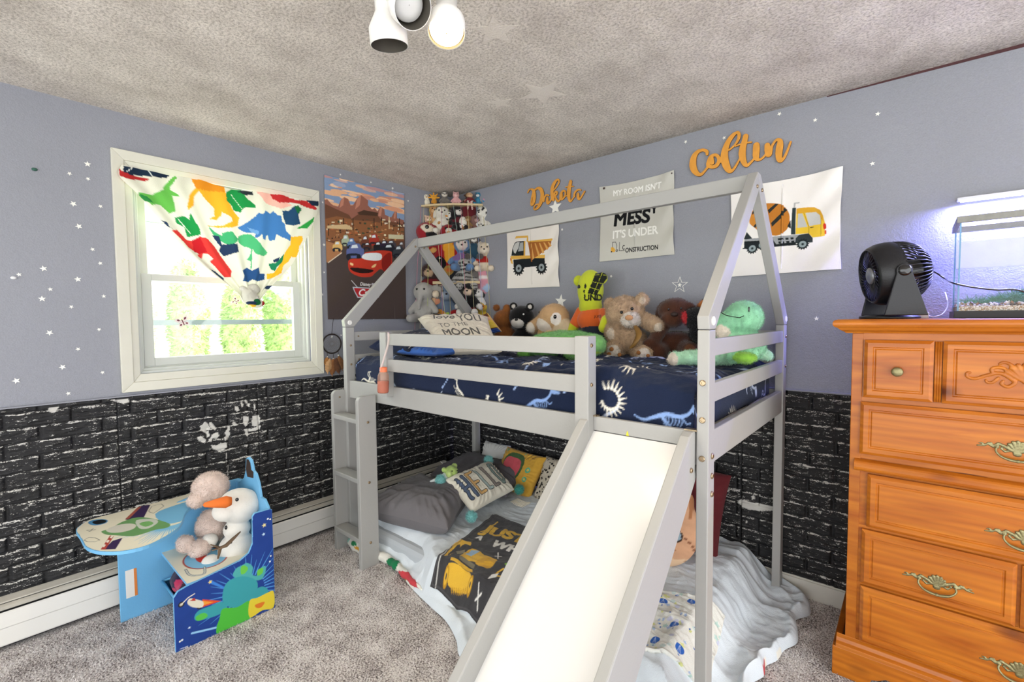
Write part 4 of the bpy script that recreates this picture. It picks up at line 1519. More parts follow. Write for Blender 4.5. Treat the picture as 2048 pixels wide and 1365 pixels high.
sign('name_sign', 'smaller orange wooden script name sign above the dump truck banner', [
    [(110, 570, 16), (150, 490, 18), (220, 455, 20), (290, 500, 36), (312, 600, 46), (312, 750, 48), (290, 890, 40), (240, 955, 28), (215, 900, 20), (238, 720, 18), (285, 560, 26)],
    [(330, 490, 20), (420, 430, 30), (510, 450, 42), (560, 550, 50), (565, 700, 52), (530, 850, 50), (470, 980, 42), (400, 1070, 28), (330, 1095, 24), (305, 1050, 18), (350, 970, 18), (430, 930, 18)],
    [(775, 655, 18), (700, 640, 24), (640, 715, 26), (615, 830, 28)], [(728, 735, 32), (728, 830, 42), (745, 905, 32), (800, 860, 22), (860, 780, 22)],
    [(940, 480, 16), (1030, 370, 18), (1090, 250, 22), (1085, 170, 24), (1030, 170, 28), (940, 280, 45), (885, 430, 50), (880, 600, 50), (900, 740, 50), (920, 800, 32)],
    [(930, 640, 22), (985, 545, 26), (1035, 560, 26), (1015, 630, 24), (970, 660, 24), (1010, 770, 28), (1070, 840, 26), (1130, 790, 24)],
    [(1145, 740, 34), (1155, 620, 36), (1210, 520, 26), (1270, 515, 26), (1300, 590, 22), (1260, 710, 26), (1190, 780, 26), (1140, 760, 30)], [(1185, 600, 24), (1180, 700, 34)], [(1275, 690, 16), (1350, 665, 16)],
    [(1460, 220, 42), (1440, 330, 50), (1410, 480, 58), (1402, 650, 52), (1420, 780, 40), (1460, 840, 28), (1520, 770, 20), (1570, 690, 18)], [(1310, 400, 15), (1400, 378, 14), (1550, 372, 14)],
    [(1780, 490, 20), (1710, 475, 24), (1615, 540, 28), (1572, 640, 30), (1590, 690, 24)], [(1695, 610, 34), (1700, 720, 42), (1740, 775, 28), (1800, 700, 24), (1900, 530, 22)]], 1050, 350, 15.754, .010)

# ---------------------------------------------------------------- star stickers
STK = mat('pearl_vinyl', '#f1efe6', .4)
left = [(175, 328.5), (139, 347.5), (176, 358), (146.5, 408), (201, 413), (157.5, 453), (185, 499), (200.5, 527), (87, 537.5), (38, 549.5), (155.5, 559), (100.5, 579), (207.5, 593), (84, 598), (142.5, 614), (99, 666), (198, 659.5), (156, 698.5), (125, 734.5),
        (205, 745.5), (32.5, 762), (136.5, 787.5), (645, 405), (648, 490), (648, 545), (644, 589.5), (680.5, 349.5), (741.5, 365), (785, 377), (816, 402), (663.5, 674), (682, 671), (747, 638), (806, 643)]
for i, (x, y) in enumerate(left):
    p = at(x, y, 0, 0)
    r = .013 if (i * 7) % 5 < 2 else .009
    if x > 640:
        r *= .8
    if x == 806:
        continue
    q = star_outline(p[1], p[2], r, .42, 90 + (i * 37) % 40)
    lab = 'small white star sticker on the grey wall left of the window' if x < 230 else ('small white star sticker inside the dream catcher hoop' if y > 660 else 'small white star sticker on the left wall around the poster')
    tag(MB().prism(q, .0008, (1, 2, 0), .0012).build('star_sticker', STK), lab, 'sticker', 'small white star stickers on the ' + ('wall left of the window' if x < 230 else ('wall inside the dream catcher' if y > 660 else 'wall around the poster')))
for i, (x, y) in enumerate([(1755.5, 228), (1630.5, 240.5), (1745, 327.5), (1448.5, 276), (1371.5, 284), (1559, 228), (1222.5, 553), (1124.5, 459.5), (1633, 637.5)]):
    p = at(x, y, 1, 0)
    lab = 'small white star sticker on the upper part of the right wall' if i != 8 else 'small white star sticker between the bed post and the dresser'
    if i == 8:
        tag(MB().prism(star_outline(p[0], p[2], .011, .42, 90), -.0008, (0, 2, 1), -.0012).build('star_sticker', STK), lab, 'sticker')
    else:
        tag(MB().prism(star_outline(p[0], p[2], .010, .42, 80 + i * 9), -.0008, (0, 2, 1), -.0012).build('star_sticker', STK), lab, 'sticker', 'small white star stickers on the upper right wall')
p = at(1111, 415, 1, 0)
tag(MB().prism(star_outline(p[0], p[2], .052, .42, 92), -.001, (0, 2, 1), -.0025).build('star_sticker', STK), 'large solid white star hanging just under the smaller name sign', 'sticker')
p = at(1122, 603, 1, 0)
tag(MB().prism(star_outline(p[0], p[2], .046, .42, 84), -.001, (0, 2, 1), -.0025).build('star_sticker', STK), 'large solid white star behind the fawn rabbit toy', 'sticker')
p = at(1359.5, 570.5, 1, 0)
mb = MB()
o_, i_ = star_outline(p[0], p[2], .047, .40, 88), star_outline(p[0], p[2], .041, .40, 88)
n = len(o_)
V = [(a, -.0020, b) for a, b in o_] + [(a, -.0020, b) for a, b in i_] + [(a, -.0008, b) for a, b in o_] + [(a, -.0008, b) for a, b in i_]
F = []
for k in range(n):
    j = (k + 1) % n
    F += [(k, j, n + j, n + k), (2 * n + k, 3 * n + k, 3 * n + j, 2 * n + j), (k, 2 * n + k, 2 * n + j, j), (n + k, n + j, 3 * n + j, 3 * n + k)]
mb.add(V, F)
so_ = tag(mb.build('star_sticker', STK), 'hollow outlined white star on the wall above the brown toy dog', 'sticker')
MB().prism(star_outline(p[0], p[2], .014, .4, 80), -.0008, (0, 2, 1), -.0012).build('inner_star', STK, so_)
# three faint cleaner ceiling patches left by stickers, built as thin stars
CS = mat('faint_ceiling_star', '#ddd5ca', .9, bump=.8, bscale=130)
for i, (x, y, r) in enumerate([(990, 62, .085), (1085, 186, .11), (1000, 205, .06)]):
    p = at(x, y, 2, CEIL)
    tag(MB().prism(star_outline(p[0], p[1], r, .42, 20 + i * 30), -.001, (0, 1, 2), CEIL - .001).build('star_sticker', CS),
        ['faint cream star on the ceiling beside the lit spot head', 'largest faint cream star in the middle of the ceiling', 'small faint cream star left of the largest ceiling star'][i], 'sticker', 'faint stars on the ceiling')

# small hooks and screws left in the walls
for i, (x, y, ax) in enumerate([(69, 339, 0), (27, 556, 0)]):
    p = at(x, y, ax, .004)
    tag(MB().ball(p, (.006, .010, .007), 10).build('wall_hook', mat(['green_pin', 'white_pin'][i], ['#2f5a4c', '#dedede'][i], .4)), ['dark green pin in the wall left of the window', 'small white hook in the wall near the left edge'][i], 'hook')

# ---------------------------------------------------------------- dream catcher
dk = mat('dark_leather', '#2a211d', .8)
c = at(664, 688, 0, .012)
hp = at(667, 637, 0, .012)
dcr = thing('dream_catcher', 'round dark dream catcher with brown feathers hanging under the poster corner', 'dream catcher', (.012, c[1], c[2]))
R = .061
mb = MB()
MB().tube([(.012, c[1] + R * math.cos(a), c[2] + R * math.sin(a)) for a in np.linspace(0, 2 * math.pi, 41)], .0042, 8, caps=False).build('hoop', dk, dcr, smooth=True)
web = MB()
N_ = 9
prev = [(R * .97 * math.cos(2 * math.pi * k / N_), R * .97 * math.sin(2 * math.pi * k / N_)) for k in range(N_)]
while math.hypot(*prev[0]) > .012:
    nxt = [((prev[k][0] + prev[(k + 1) % N_][0]) / 2 * .90, (prev[k][1] + prev[(k + 1) % N_][1]) / 2 * .90) for k in range(N_)]
    for k in range(N_):
        for a in (prev[k], prev[(k + 1) % N_]):
            web.tube([(.012, c[1] + a[0], c[2] + a[1]), (.012, c[1] + nxt[k][0], c[2] + nxt[k][1])], .0006, 3)
    prev = nxt
web.build('web', mat('grey_thread', '#77716c', .8), dcr)
MB().tube([(.012, c[1], c[2] + R), (.010, hp[1], hp[2])], .0016, 6).build('cord', dk, dcr)
for k, (dy, l) in enumerate(((-.034, .03), (.005, .035), (.040, .03))):
    z0 = c[2] - math.sqrt(R * R - dy * dy)
    f = MB().tube([(.014, c[1] + dy, z0), (.014, c[1] + dy, z0 - l)], .0015, 6).build('thong', dk, dcr)
    MB().ball((.014, c[1] + dy, z0 - l), .0045, 10).build('bead', STK, dcr, smooth=True)
FE = attr_mat('feather', .9, .3, 300, .3)
for k, (dy, dz, ln, an, col) in enumerate([(-.036, 0, .085, 8, '#a9743f'), (-.018, -.01, .10, -14, '#c09668'), (.004, -.012, .115, -6, '#8a5a34'), (.022, -.012, .11, 6, '#5e3d27'), (.040, 0, .10, 12, '#7c5433')]):
    z0 = c[2] - math.sqrt(max(R * R - dy * dy, 0)) - .034
    n = 14
    tt = np.linspace(0, 1, n)
    wd = .024 * np.sin(np.clip(tt * 1.08, 0, 1) * math.pi) ** .6
    V, F = [], []
    a = math.radians(an)
    for j, t_ in enumerate(tt):
        for s_ in (-1, -.5, 0, .5, 1):
            y = dy + s_ * wd[j] * (1 + .15 * math.sin(j * 3 + s_ * 7)) + math.sin(a) * ln * t_
            V.append((.017 + .003 * k - .006 * abs(s_) + .01 * t_ * (k % 2), c[1] + y, z0 - math.cos(a) * ln * t_))
    for j in range(n - 1):
        for q in range(4):
            b_ = j * 5 + q
            F.append((b_, b_ + 1, b_ + 6, b_ + 5))
    nb = len(V)
    V = np.array(V + [(x - .0012, y, z) for x, y, z in V])
    F = F + [tuple(nb + i for i in f[::-1]) for f in F]
    C = np.array(srgb(col)) * (1 + .4 * fbm(V * 120, 3, k))[:, None]
    link_mesh('feather', V, F, FE, dcr, smooth=True, cols=np.clip(C, 0, 1))

# ---------------------------------------------------------------- dinosaur curtain, its point tied in a knot
XC = .034
y0c, y1c, z0c, z1c = -2.075, -1.07, 1.25, 2.14
cv = Canvas(y1c - y0c, z1c - z0c, .0024, '#dedccb')
T = Tr(200, 280, 2.625, 0, XC, y0c, z0c)
D1, D2 = '#16803f', '#1c5c3a'
NV = '#243654'
cv.poly(T((120, 135), (240, 158), (365, 182), (350, 200), (300, 198), (120, 180)), '#1d2c40')
cv.line(T((130, 175), (165, 150)), .003, '#dfe6e0')
cv.line(T((250, 160), (270, 190)), .003, '#dfe6e0')
cv.poly(T((95, 135), (110, 165), (160, 185), (258, 205), (250, 218), (150, 208), (100, 190)), '#b02a2a')
cv.poly(T((365, 210), (392, 190), (400, 200), (365, 255), (372, 268), (412, 290), (412, 300), (380, 295), (395, 375), (385, 380), (360, 390), (355, 380), (310, 340), (270, 345), (200, 300), (200, 278), (270, 290), (330, 262), (335, 245)), '#63b04c')
cv.poly(T((195, 280), (250, 305), (280, 335), (230, 325)), '#2b7d3e')
cv.poly(T((480, 205), (600, 215), (650, 250), (668, 310), (700, 375), (730, 410), (722, 450), (690, 462), (620, 462), (565, 450), (640, 452), (690, 430), (690, 410), (640, 380), (635, 400), (610, 422), (570, 415), (600, 400), (600, 360), (550, 310), (520, 270),
            (495, 300), (490, 345), (460, 370), (455, 350), (470, 290), (500, 250)), '#f0a92c')
cv.poly(T((480, 205), (600, 215), (650, 250), (650, 275), (560, 268), (505, 255)), '#dc8a22')
cv.poly(T((660, 275), (700, 255), (750, 270), (760, 300), (815, 345), (815, 358), (760, 355), (735, 382), (700, 370), (690, 345), (665, 320)), '#1f8a44')
cv.poly(T((715, 270), (800, 270), (805, 290), (760, 292)), '#2c3338')
cv.line(T((690, 290), (740, 360)), .003, '#d8e8d0')
cv.poly(T((815, 268), (900, 285), (960, 320), (1010, 345), (950, 362), (870, 335)), '#efb3a4')
cv.poly(T((890, 282), (960, 290), (1030, 318), (1080, 318), (1140, 362), (1130, 370), (1050, 340), (1000, 330), (940, 330), (905, 310)), '#bd2f2f')
cv.poly(T((1085, 318), (1148, 322), (1146, 352), (1110, 345)), '#1d2c40')
cv.poly(T((955, 372), (990, 372), (1020, 348), (1060, 360), (1040, 395), (1055, 440), (1010, 452), (975, 445), (962, 410)), '#24486a')
cv.poly(T((1018, 350), (1040, 346), (1058, 372), (1035, 388)), '#1c6a3c')
cv.poly(T((720, 462), (760, 440), (790, 420), (810, 405), (830, 385), (850, 390), (868, 372), (890, 388), (910, 375), (930, 395), (950, 400), (955, 430), (970, 440), (975, 480), (1000, 505), (998, 532), (950, 510), (925, 495), (915, 528), (890, 530), (880, 500),
            (870, 505), (865, 528), (850, 520), (845, 495), (820, 518), (805, 515), (815, 490), (770, 490), (745, 480)), '#3f73ae')
cv.poly(T((770, 462), (800, 470), (830, 480), (825, 500), (790, 488)), '#6a98c8')
cv.poly(T((570, 450), (600, 480), (640, 505), (640, 490), (690, 482), (700, 500), (720, 520), (705, 545), (660, 548), (620, 520), (590, 490)), '#3fa26a', 2)
cv.poly(T((590, 502), (625, 505), (640, 550), (715, 548), (722, 590), (690, 600), (650, 612), (625, 580), (632, 560)), NV)
cv.poly(T((722, 510), (755, 497), (790, 500), (830, 540), (845, 560), (880, 590), (860, 610), (810, 600), (795, 575), (792, 600), (790, 675), (783, 675), (785, 640), (765, 630), (780, 612), (786, 575), (750, 560), (722, 540)), '#4bab72', 2)
cv.poly(T((735, 690), (765, 672), (790, 688), (825, 672), (835, 700), (862, 705), (855, 735), (820, 745), (790, 735), (770, 750), (735, 745), (745, 715)), '#2a4f80')
cv.poly(T((390, 410), (440, 400), (465, 420), (470, 385), (520, 470), (525, 500), (455, 512), (440, 460), (400, 440)), '#1f8a44')
cv.line(T((410, 420), (470, 490)), .0035, '#dfead5')
cv.poly(T((318, 425), (345, 435), (360, 460), (375, 470), (345, 458)), NV)
cv.poly(T((368, 478), (400, 475), (450, 525), (480, 530), (520, 510), (560, 520), (600, 560), (640, 620), (690, 690), (680, 722), (650, 722), (600, 665), (575, 640), (590, 625), (565, 600), (540, 600), (530, 628), (505, 610), (515, 600), (460, 570), (420, 525)), '#d43a35')
cv.poly(T((480, 530), (520, 510), (560, 590), (520, 600), (490, 590)), '#b81f26')
cv.poly(T((565, 680), (600, 690), (650, 730), (640, 745), (600, 710)), '#25445c')
cv.poly(T((1035, 465), (1090, 430), (1122, 405), (1118, 430), (1085, 465)), '#2f9a43')
cv.poly(T((1000, 510), (1060, 505), (1060, 530), (1040, 560), (1035, 590), (1020, 620), (1000, 615), (985, 640), (960, 660), (945, 700), (905, 725), (865, 735), (870, 705), (905, 700), (935, 660), (950, 620), (970, 590), (1000, 550)), '#eeb32c')
cv.poly(T((883, 650), (915, 648), (945, 618), (962, 598), (955, 640), (920, 670), (908, 692), (890, 680)), '#1f7a54')
cv.poly(T((905, 632), (940, 615), (930, 640), (908, 645)), NV)
cv.poly(T((850, 780), (870, 765), (892, 768), (870, 788)), NV)
nu, nv = 200, 150
topc = np.array([at(200 + x / 2.625, 280 + y / 2.625, 0, XC)[1:] for x, y in [(112, 132), (240, 160), (360, 185), (500, 205), (650, 250), (700, 262), (830, 273), (950, 290), (1040, 308), (1146, 322)]])
lefte = np.array([at(200 + x / 2.625, 280 + y / 2.625, 0, XC)[1:] for x, y in [(112, 132), (100, 190), (200, 292), (310, 425), (420, 560), (560, 690), (700, 800), (735, 850)]])
righte = np.array([at(200 + x / 2.625, 280 + y / 2.625, 0, XC)[1:] for x, y in [(1146, 322), (1142, 372), (1100, 480), (1050, 570), (990, 665), (900, 755), (840, 820), (820, 850)]])


def res_c(p, n):
    s = spline(p, 20)
    d = np.concatenate([[0], np.cumsum(np.linalg.norm(np.diff(s, axis=0), axis=1))])
    t = np.linspace(0, d[-1], n)
    return np.stack([np.interp(t, d, s[:, k]) for k in (0, 1)], 1)


tp, le, re = res_c(topc, nu), res_c(lefte, nv), res_c(righte, nv)
u = np.linspace(0, 1, nu)[None, :, None]
v = np.linspace(0, 1, nv)[:, None, None]
bt = le[-1] + (re[-1] - le[-1]) * u
P2 = (1 - u) * le[:, None] + u * re[:, None] + (1 - v) * (tp[None] - (1 - u) * tp[0] - u * tp[-1])
fold = .020 * v[..., 0] * np.sin(u[..., 0] * 31 + 1.0) * (1 - .3 * v[..., 0]) + .010 * np.sin(u[..., 0] * 12 + 3 * v[..., 0]) * v[..., 0] ** .5 + .004 * np.sin(u[..., 0] * 60) * (1 - v[..., 0])
X = XC + .004 + .03 * v[..., 0] ** 2 + fold
X = np.maximum(X, .027)
V = np.stack([X, P2[..., 0], P2[..., 1]], -1).reshape(-1, 3)
C = cv.sample(P2[..., 0].ravel() - y0c, P2[..., 1].ravel() - z0c)
CUR = attr_mat('curtain_cotton', .95, .3, 300, 0, .12)
cur = tag(link_mesh('curtain', V, grid_faces(nu, nv), CUR, None, smooth=True, cols=C), 'white dinosaur print curtain pinned over the window, its end tied in a knot', 'curtain')
k0 = at(498, 590, 0, .07)
pr = [E((0, 0, 0), (.035, .045, .040), '#dedccb', (10, 0, 20)), E((.005, .015, -.035), (.032, .040, .022), '#dedccb'), E((0, .045, -.05), (.024, .034, .022), '#dedccb', (20, 0, 0)), E((0, -.005, -.02), (.03, .034, .03), '#dedccb'),
      Cp((0, -.03, .03), (.005, .03, -.02), .016, .02, '#e4e2d4'), E((.0, .02, .03), (.026, .035, .03), '#dedccb')]
pt = [E((.03, .03, -.04), (.03, .022, .018), '#1c6a3c'), E((.03, .07, -.05), (.03, .012, .03), '#b83230'), E((.03, 0, -.045), (.03, .025, .010), '#243654'), E((.02, .0, -.06), (.04, .03, .008), '#e4b52e')]
V, TT, C = plush_mesh(xf(pr, np.eye(3), k0), .003, .006, xf(pt, np.eye(3), k0), lump=.006, lscale=38, seed=4, cvar=.02)
link_mesh('knot', V, TT, CUR, cur, smooth=True, cols=C)
# butterflies stuck to the pane
BF = mat('butterfly_maroon', '#6d1f33', .5); BW = mat('butterfly_pink', '#e9dcd6', .5)
for x, y, s, a, lab in ((366, 645, .021, 20, 'white and maroon butterfly sticker on the lower window pane'), (472, 603, .014, 60, 'small spotted butterfly sticker beside the curtain knot')):
    p = at(x, y, 0, -.066)
    mb = MB()
    ca, sa = math.cos(math.radians(a)), math.sin(math.radians(a))
    rt = lambda q: [(p[1] + (u_ * ca - v_ * sa) * s, p[2] + (u_ * sa + v_ * ca) * s) for u_, v_ in q]
    b_ = tag(mb.prism(rt(ring_outline(0, 0, .12, .9, 10)), .0015, (1, 2, 0), p[0]).build('butterfly_sticker', BF), lab, 'sticker')
    for sx in (-1, 1):
        for q in ([(0, .1), (.5, 1.2), (1.3, 1.4), (1.5, .8), (.9, .1)], [(0, 0), (.9, -.1), (1.2, -.7), (.7, -1.2), (.2, -.7)]):
            MB().prism(rt([(sx * a_, c_) for a_, c_ in q]), .001, (1, 2, 0), p[0] + .0002).build('wing', BW, b_)
            MB().prism(rt([(sx * (a_ * .45 + .38), c_ * .4 + (.5 if q[0][1] else -.25)) for a_, c_ in q]), .0006, (1, 2, 0), p[0] + .0013).build('wing_spot', BF, b_)
# ================================================================== BEDDING
COTTON = attr_mat('cotton', .95, .45, 260, .1)
FLEECE = attr_mat('fleece', 1.0, .5, 420, .2)


def pillow(name, label, cat, corners, thick, cv, seed=1, bulge=.5, n=70, dent=.05, wr=.006, material=None, group=None, parent=None):
    """corners TL, TR, BR, BL as seen from its printed face; cv = Canvas or (front colour)"""
    TL, TR, BR, BL = [np.array(c, float) for c in corners]
    w = (np.linalg.norm(TR - TL) + np.linalg.norm(BR - BL)) / 2
    h = (np.linalg.norm(TL - BL) + np.linalg.norm(TR - BR)) / 2
    N = np.cross(TR - BL, TL - BR)
    N /= np.linalg.norm(N)
    if isinstance(cv, Canvas):
        nu = max(60, min(cv.nx, 220))
        nv = max(60, min(cv.ny, 220))
    else:
        nu = nv = n
    u, v = np.meshgrid(np.linspace(-1, 1, nu), np.linspace(-1, 1, nv))
    a = u * (1 - dent * (1 - v * v) * np.abs(u))
    b = v * (1 - dent * (1 - u * u) * np.abs(v))
    s, t = ((a + 1) / 2)[..., None], ((b + 1) / 2)[..., None]
    base = (1 - s) * (1 - t) * BL + s * (1 - t) * BR + s * t * TR + (1 - s) * t * TL
    prof = (np.clip(1 - u ** 4, 0, 1) * np.clip(1 - v ** 4, 0, 1)) ** bulge
    P = np.stack([u * w * 6, v * h * 6, 0 * u], -1)
    wrn = fbm(P, 3, seed, True) * wr + fbm(P * .5, 2, seed + 3) * wr
    # seams pull short radiating creases into the rim
    ang = np.arctan2(v, u)
    rad = np.maximum(np.abs(u), np.abs(v))
    cre = wr * .8 * np.sin(ang * 26 + 3 * np.sin(ang * 5 + seed)) * np.clip((rad - .55) / .45, 0, 1) * np.clip((1 - rad) * 12, 0, 1)
    z = prof * (thick / 2) + (wrn + cre) * np.clip(prof * 2, 0, 1)
    F1 = base + N * z[..., None]
    B1 = base - N * (prof * (thick / 2))[..., None]
    V = np.concatenate([F1.reshape(-1, 3), B1.reshape(-1, 3)])
    F = np.concatenate([grid_faces(nu, nv), grid_faces(nu, nv, nu * nv, True)])
    if isinstance(cv, Canvas):
        C = cv.sample(((u + 1) / 2 * cv.w).ravel(), ((v + 1) / 2 * cv.h).ravel())
    else:
        C = np.tile(srgb(cv), (nu * nv, 1))
    C = np.concatenate([C, np.tile(np.median(C, 0), (nu * nv, 1))])
    o = link_mesh(name, V, F, material or COTTON, parent, smooth=True, cols=C)
    if label:
        tag(o, label, cat, group)
    return o


# ---------------------------------------------------------------- navy dinosaur comforter on the loft bed
def skeleton(cv, cx, cy, s, rot, flip, c):
    """a small fossil dinosaur: spine, ribs, skull and legs"""
    a = math.radians(rot)
    f = -1 if flip else 1

    def R(pts):
        return [(cx + s * (f * x * math.cos(a) - y * math.sin(a)), cy + s * (f * x * math.sin(a) + y * math.cos(a))) for x, y in pts]
    sp = spline(np.array([(-1.25, .02), (-.9, -.10), (-.5, .05), (-.1, .18), (.3, .15), (.6, .28), (.78, .50)]), 6)
    for k in range(0, len(sp) - 1):
        q = R([sp[k]])[0]
        r = s * (.022 + .040 * math.sin(min(1, k / len(sp) * 1.3) * math.pi * .8))
        cv.ell(q[0], q[1], r, r * 1.2, c, rot)
    cv.line(R(sp), s * .022, c)
    cv.poly(R([(.70, .46), (.80, .64), (1.0, .66), (1.24, .52), (1.25, .44), (1.0, .46), (1.2, .38), (1.16, .32), (.9, .34), (.76, .40)]), c)
    q = R([(.90, .56)])[0]
    cv.ell(q[0], q[1], s * .035, s * .035, '#16213a')
    for k in range(6):
        x = -.18 + k * .11
        cv.line(R(spline(np.array([(x, .16), (x + .05, 0), (x - .02, -.16)]), 4)), s * .030, c)
    cv.line(R([(-.30, .08), (-.10, -.18), (-.32, -.36), (-.26, -.58), (-.08, -.60)]), s * .055, c)
    cv.line(R([(-.22, .06), (.02, -.22), (-.14, -.42), (-.04, -.60), (.12, -.60)]), s * .055, c)
    cv.line(R([(.42, .12), (.56, -.04), (.70, .02)]), s * .04, c)


def bones_curl(cv, cx, cy, s, rot, c, n=15):
    for k in range(n):
        a = math.radians(rot) + k * .32
        r0, r1 = s * (.50 + .012 * k), s * (.95 + .01 * k - .25 * (k < 3))
        cv.line([(cx + r0 * math.cos(a), cy + r0 * math.sin(a)), (cx + r1 * math.cos(a + .10), cy + r1 * math.sin(a + .10))], [s * .12, s * .04], c)
        cv.ell(cx + r0 * math.cos(a), cy + r0 * math.sin(a), s * .09, s * .09, c)


HX, HY, SK = .985, .493, .20
cv = Canvas(2 * (HX + SK), 2 * (HY + SK), .0042, '#17223c')
cv.grain(.25, 5, 5, 4)
rg = np.random.default_rng(12)
k = 0
for j in range(6):
    for i in range(10):
        x, y = .10 + i * .245 + (j % 2) * .12 + rg.uniform(-.03, .03), .085 + j * .245 + rg.uniform(-.03, .03)
        c = ['#e4dfcf', '#88a6d8', '#b9c4da'][rg.integers(3)]
        if k % 6 == 5:
            bones_curl(cv, x, y, .062, rg.uniform(0, 360), '#ece7d8')
        else:
            skeleton(cv, x, y, rg.uniform(.075, .10), rg.uniform(-60, 60) + (180 if rg.random() < .3 else 0), rg.random() < .5, c)
        if rg.random() < .7:
            x2, y2 = x + .15, y + .11
            q = spline(np.array([(x2 - .03, y2 - .05), (x2 + .01, y2), (x2 + .0, y2 + .05)]), 5)
            for p in q:
                cv.ell(p[0], p[1], .006, .004, '#9db4dd')
        k += 1
bones_curl(cv, 1.86, .155, .062, 200, '#ece7d8', 16)
bones_curl(cv, 1.42, .30, .05, 250, '#ece7d8', 9)


def drape1(c, h, r=.075):
    """distance run over the edge -> position and drop"""
    s = np.sign(c)
    d = np.abs(c)
    e = np.clip(d - (h - r), 0, None)
    arc = r * math.pi / 2
    inarc = e < arc
    ang = np.clip(e / r, 0, math.pi / 2)
    pos = np.where(e <= 0, d, h - r + r * np.sin(ang))
    drop = np.where(e <= 0, 0, r * (1 - np.cos(ang)) + np.where(inarc, 0, e - arc))
    return s * pos, drop


def fn(U, V):
    cx, cy = U - (HX + SK), V - (HY + SK)
    x, dx = drape1(cx, HX)
    y, dy = drape1(cy, HY)
    d = np.maximum(dx, dy) + .25 * np.minimum(dx, dy)
    Pn = np.stack([U * 5.5 + V * 2, V * 6, 0 * U], 1)
    puff = .020 * fbm(Pn, 4, 3, True) + .018 * fbm(Pn * .5, 2, 6) + .011 * fbm(np.stack([U * 4 + V * 9, V * 22 - U * 6, 0 * U], 1), 3, 13, True)
    side = np.clip(d / .05, 0, 1)
    hem = .012 * fbm(np.stack([U * 8, V * 8, 0 * U], 1), 2, 9)
    z = 1.118 + puff * (1 - side) - np.minimum(d, .165 + hem) + .02 * np.clip((cx + .5) / .5, -1, 0) * 0
    z = np.maximum(z, .966 + .006 * fbm(Pn * 2, 2, 5))
    # inside the rails the cloth bags outwards
    bulge = .014 * np.sin(np.clip(d / .16, 0, 1) * math.pi) + puff * side
    x = x + np.sign(cx) * bulge * (dx > dy)
    y = y + np.sign(cy) * bulge * (dy > dx)
    x = np.clip(x, -.968, .966)
    lo = -.497 + .0 * x
    y = np.clip(y, lo, .482)
    return np.stack([1.346 + x, -.588 + y, z], 1)


comf = tag(sheet('comforter', cv, fn, COTTON), 'navy comforter with white fossil dinosaurs on the upper bed', 'comforter')
MB().box(.375, 2.315, -1.06, -.115, .914, .962).build('mattress', mat('mattress_ticking', '#d9d6ce', .9), None, bevel=.02)
tag(bpy.data.objects['mattress'], 'thin white mattress under the navy comforter on the loft bed', 'mattress')

# navy pillow with a blue underside at the head of the bed
cvp = Canvas(.6, .4, .005, '#17223c')
for i in range(5):
    skeleton(cvp, .08 + i * .12, .1 + .2 * (i % 2), .075, 25 * i, i % 2, ['#e4dfcf', '#88a6d8'][i % 2])
pillow('bed_pillow', 'navy bone print pillow at the ladder end of the upper bed', 'pillow', [(.40, -.55, 1.24), (.66, -.50, 1.22), (.80, -1.02, 1.16), (.44, -1.04, 1.17)], .11, cvp, 4, wr=.008)
pillow('bed_pillow', 'bright blue pillow edge peeking out between the guard rails', 'pillow', [(.62, -.70, 1.165), (1.02, -.66, 1.165), (1.00, -1.0, 1.150), (.70, -1.03, 1.15)], .05, '#3b67b4', 6, wr=.008)

# cream pillow with writing
cvp = Canvas(.52, .40, .0026, '#dcd2c0')
cvp.grain(.05, 80, 80, 2)
cvp.text(.105, .275, 'love', .105, '#4b463e', 1.0, .0012, .25)
cvp.text(.300, .235, 'YOU', .150, '#4b463e', .55, .001)
cvp.text(.120, .175, 'TO THE', .070, '#57524a', .95, 0)
cvp.text(.115, .080, 'MOON', .10, '#4b463e', .95, .002)
cvp.text(.14, .020, '& BACK', .05, '#57524a', .95, 0)
TL, TR = at(835, 638, 1, -.58), at(975, 634, 1, -.52)
BL, BR = at(880, 716, 1, -.90), at(1004, 704, 1, -.84)
BL[2] = max(BL[2], 1.145)
BR[2] = max(BR[2], 1.145)
pillow('throw_pillow', 'cream throw pillow with dark script writing, leaning by the stuffed toy corner', 'pillow', [TL, TR, BR, BL], .12, cvp, 7, wr=.006, material=FLEECE)

# ---------------------------------------------------------------- bed on the floor
MX0, MX1, MY0, MY1, MZ = .14, 2.14, -1.14, -.05, .150
tag(MB().box(MX0 + .05, MX1 - .03, MY0 + .07, MY1, .006, MZ - .025).build('floor_mattress', mat('floor_mattress_cloth', '#b9bfc4', .9), None, bevel=.03), 'mattress lying on the carpet under the loft bed', 'mattress')


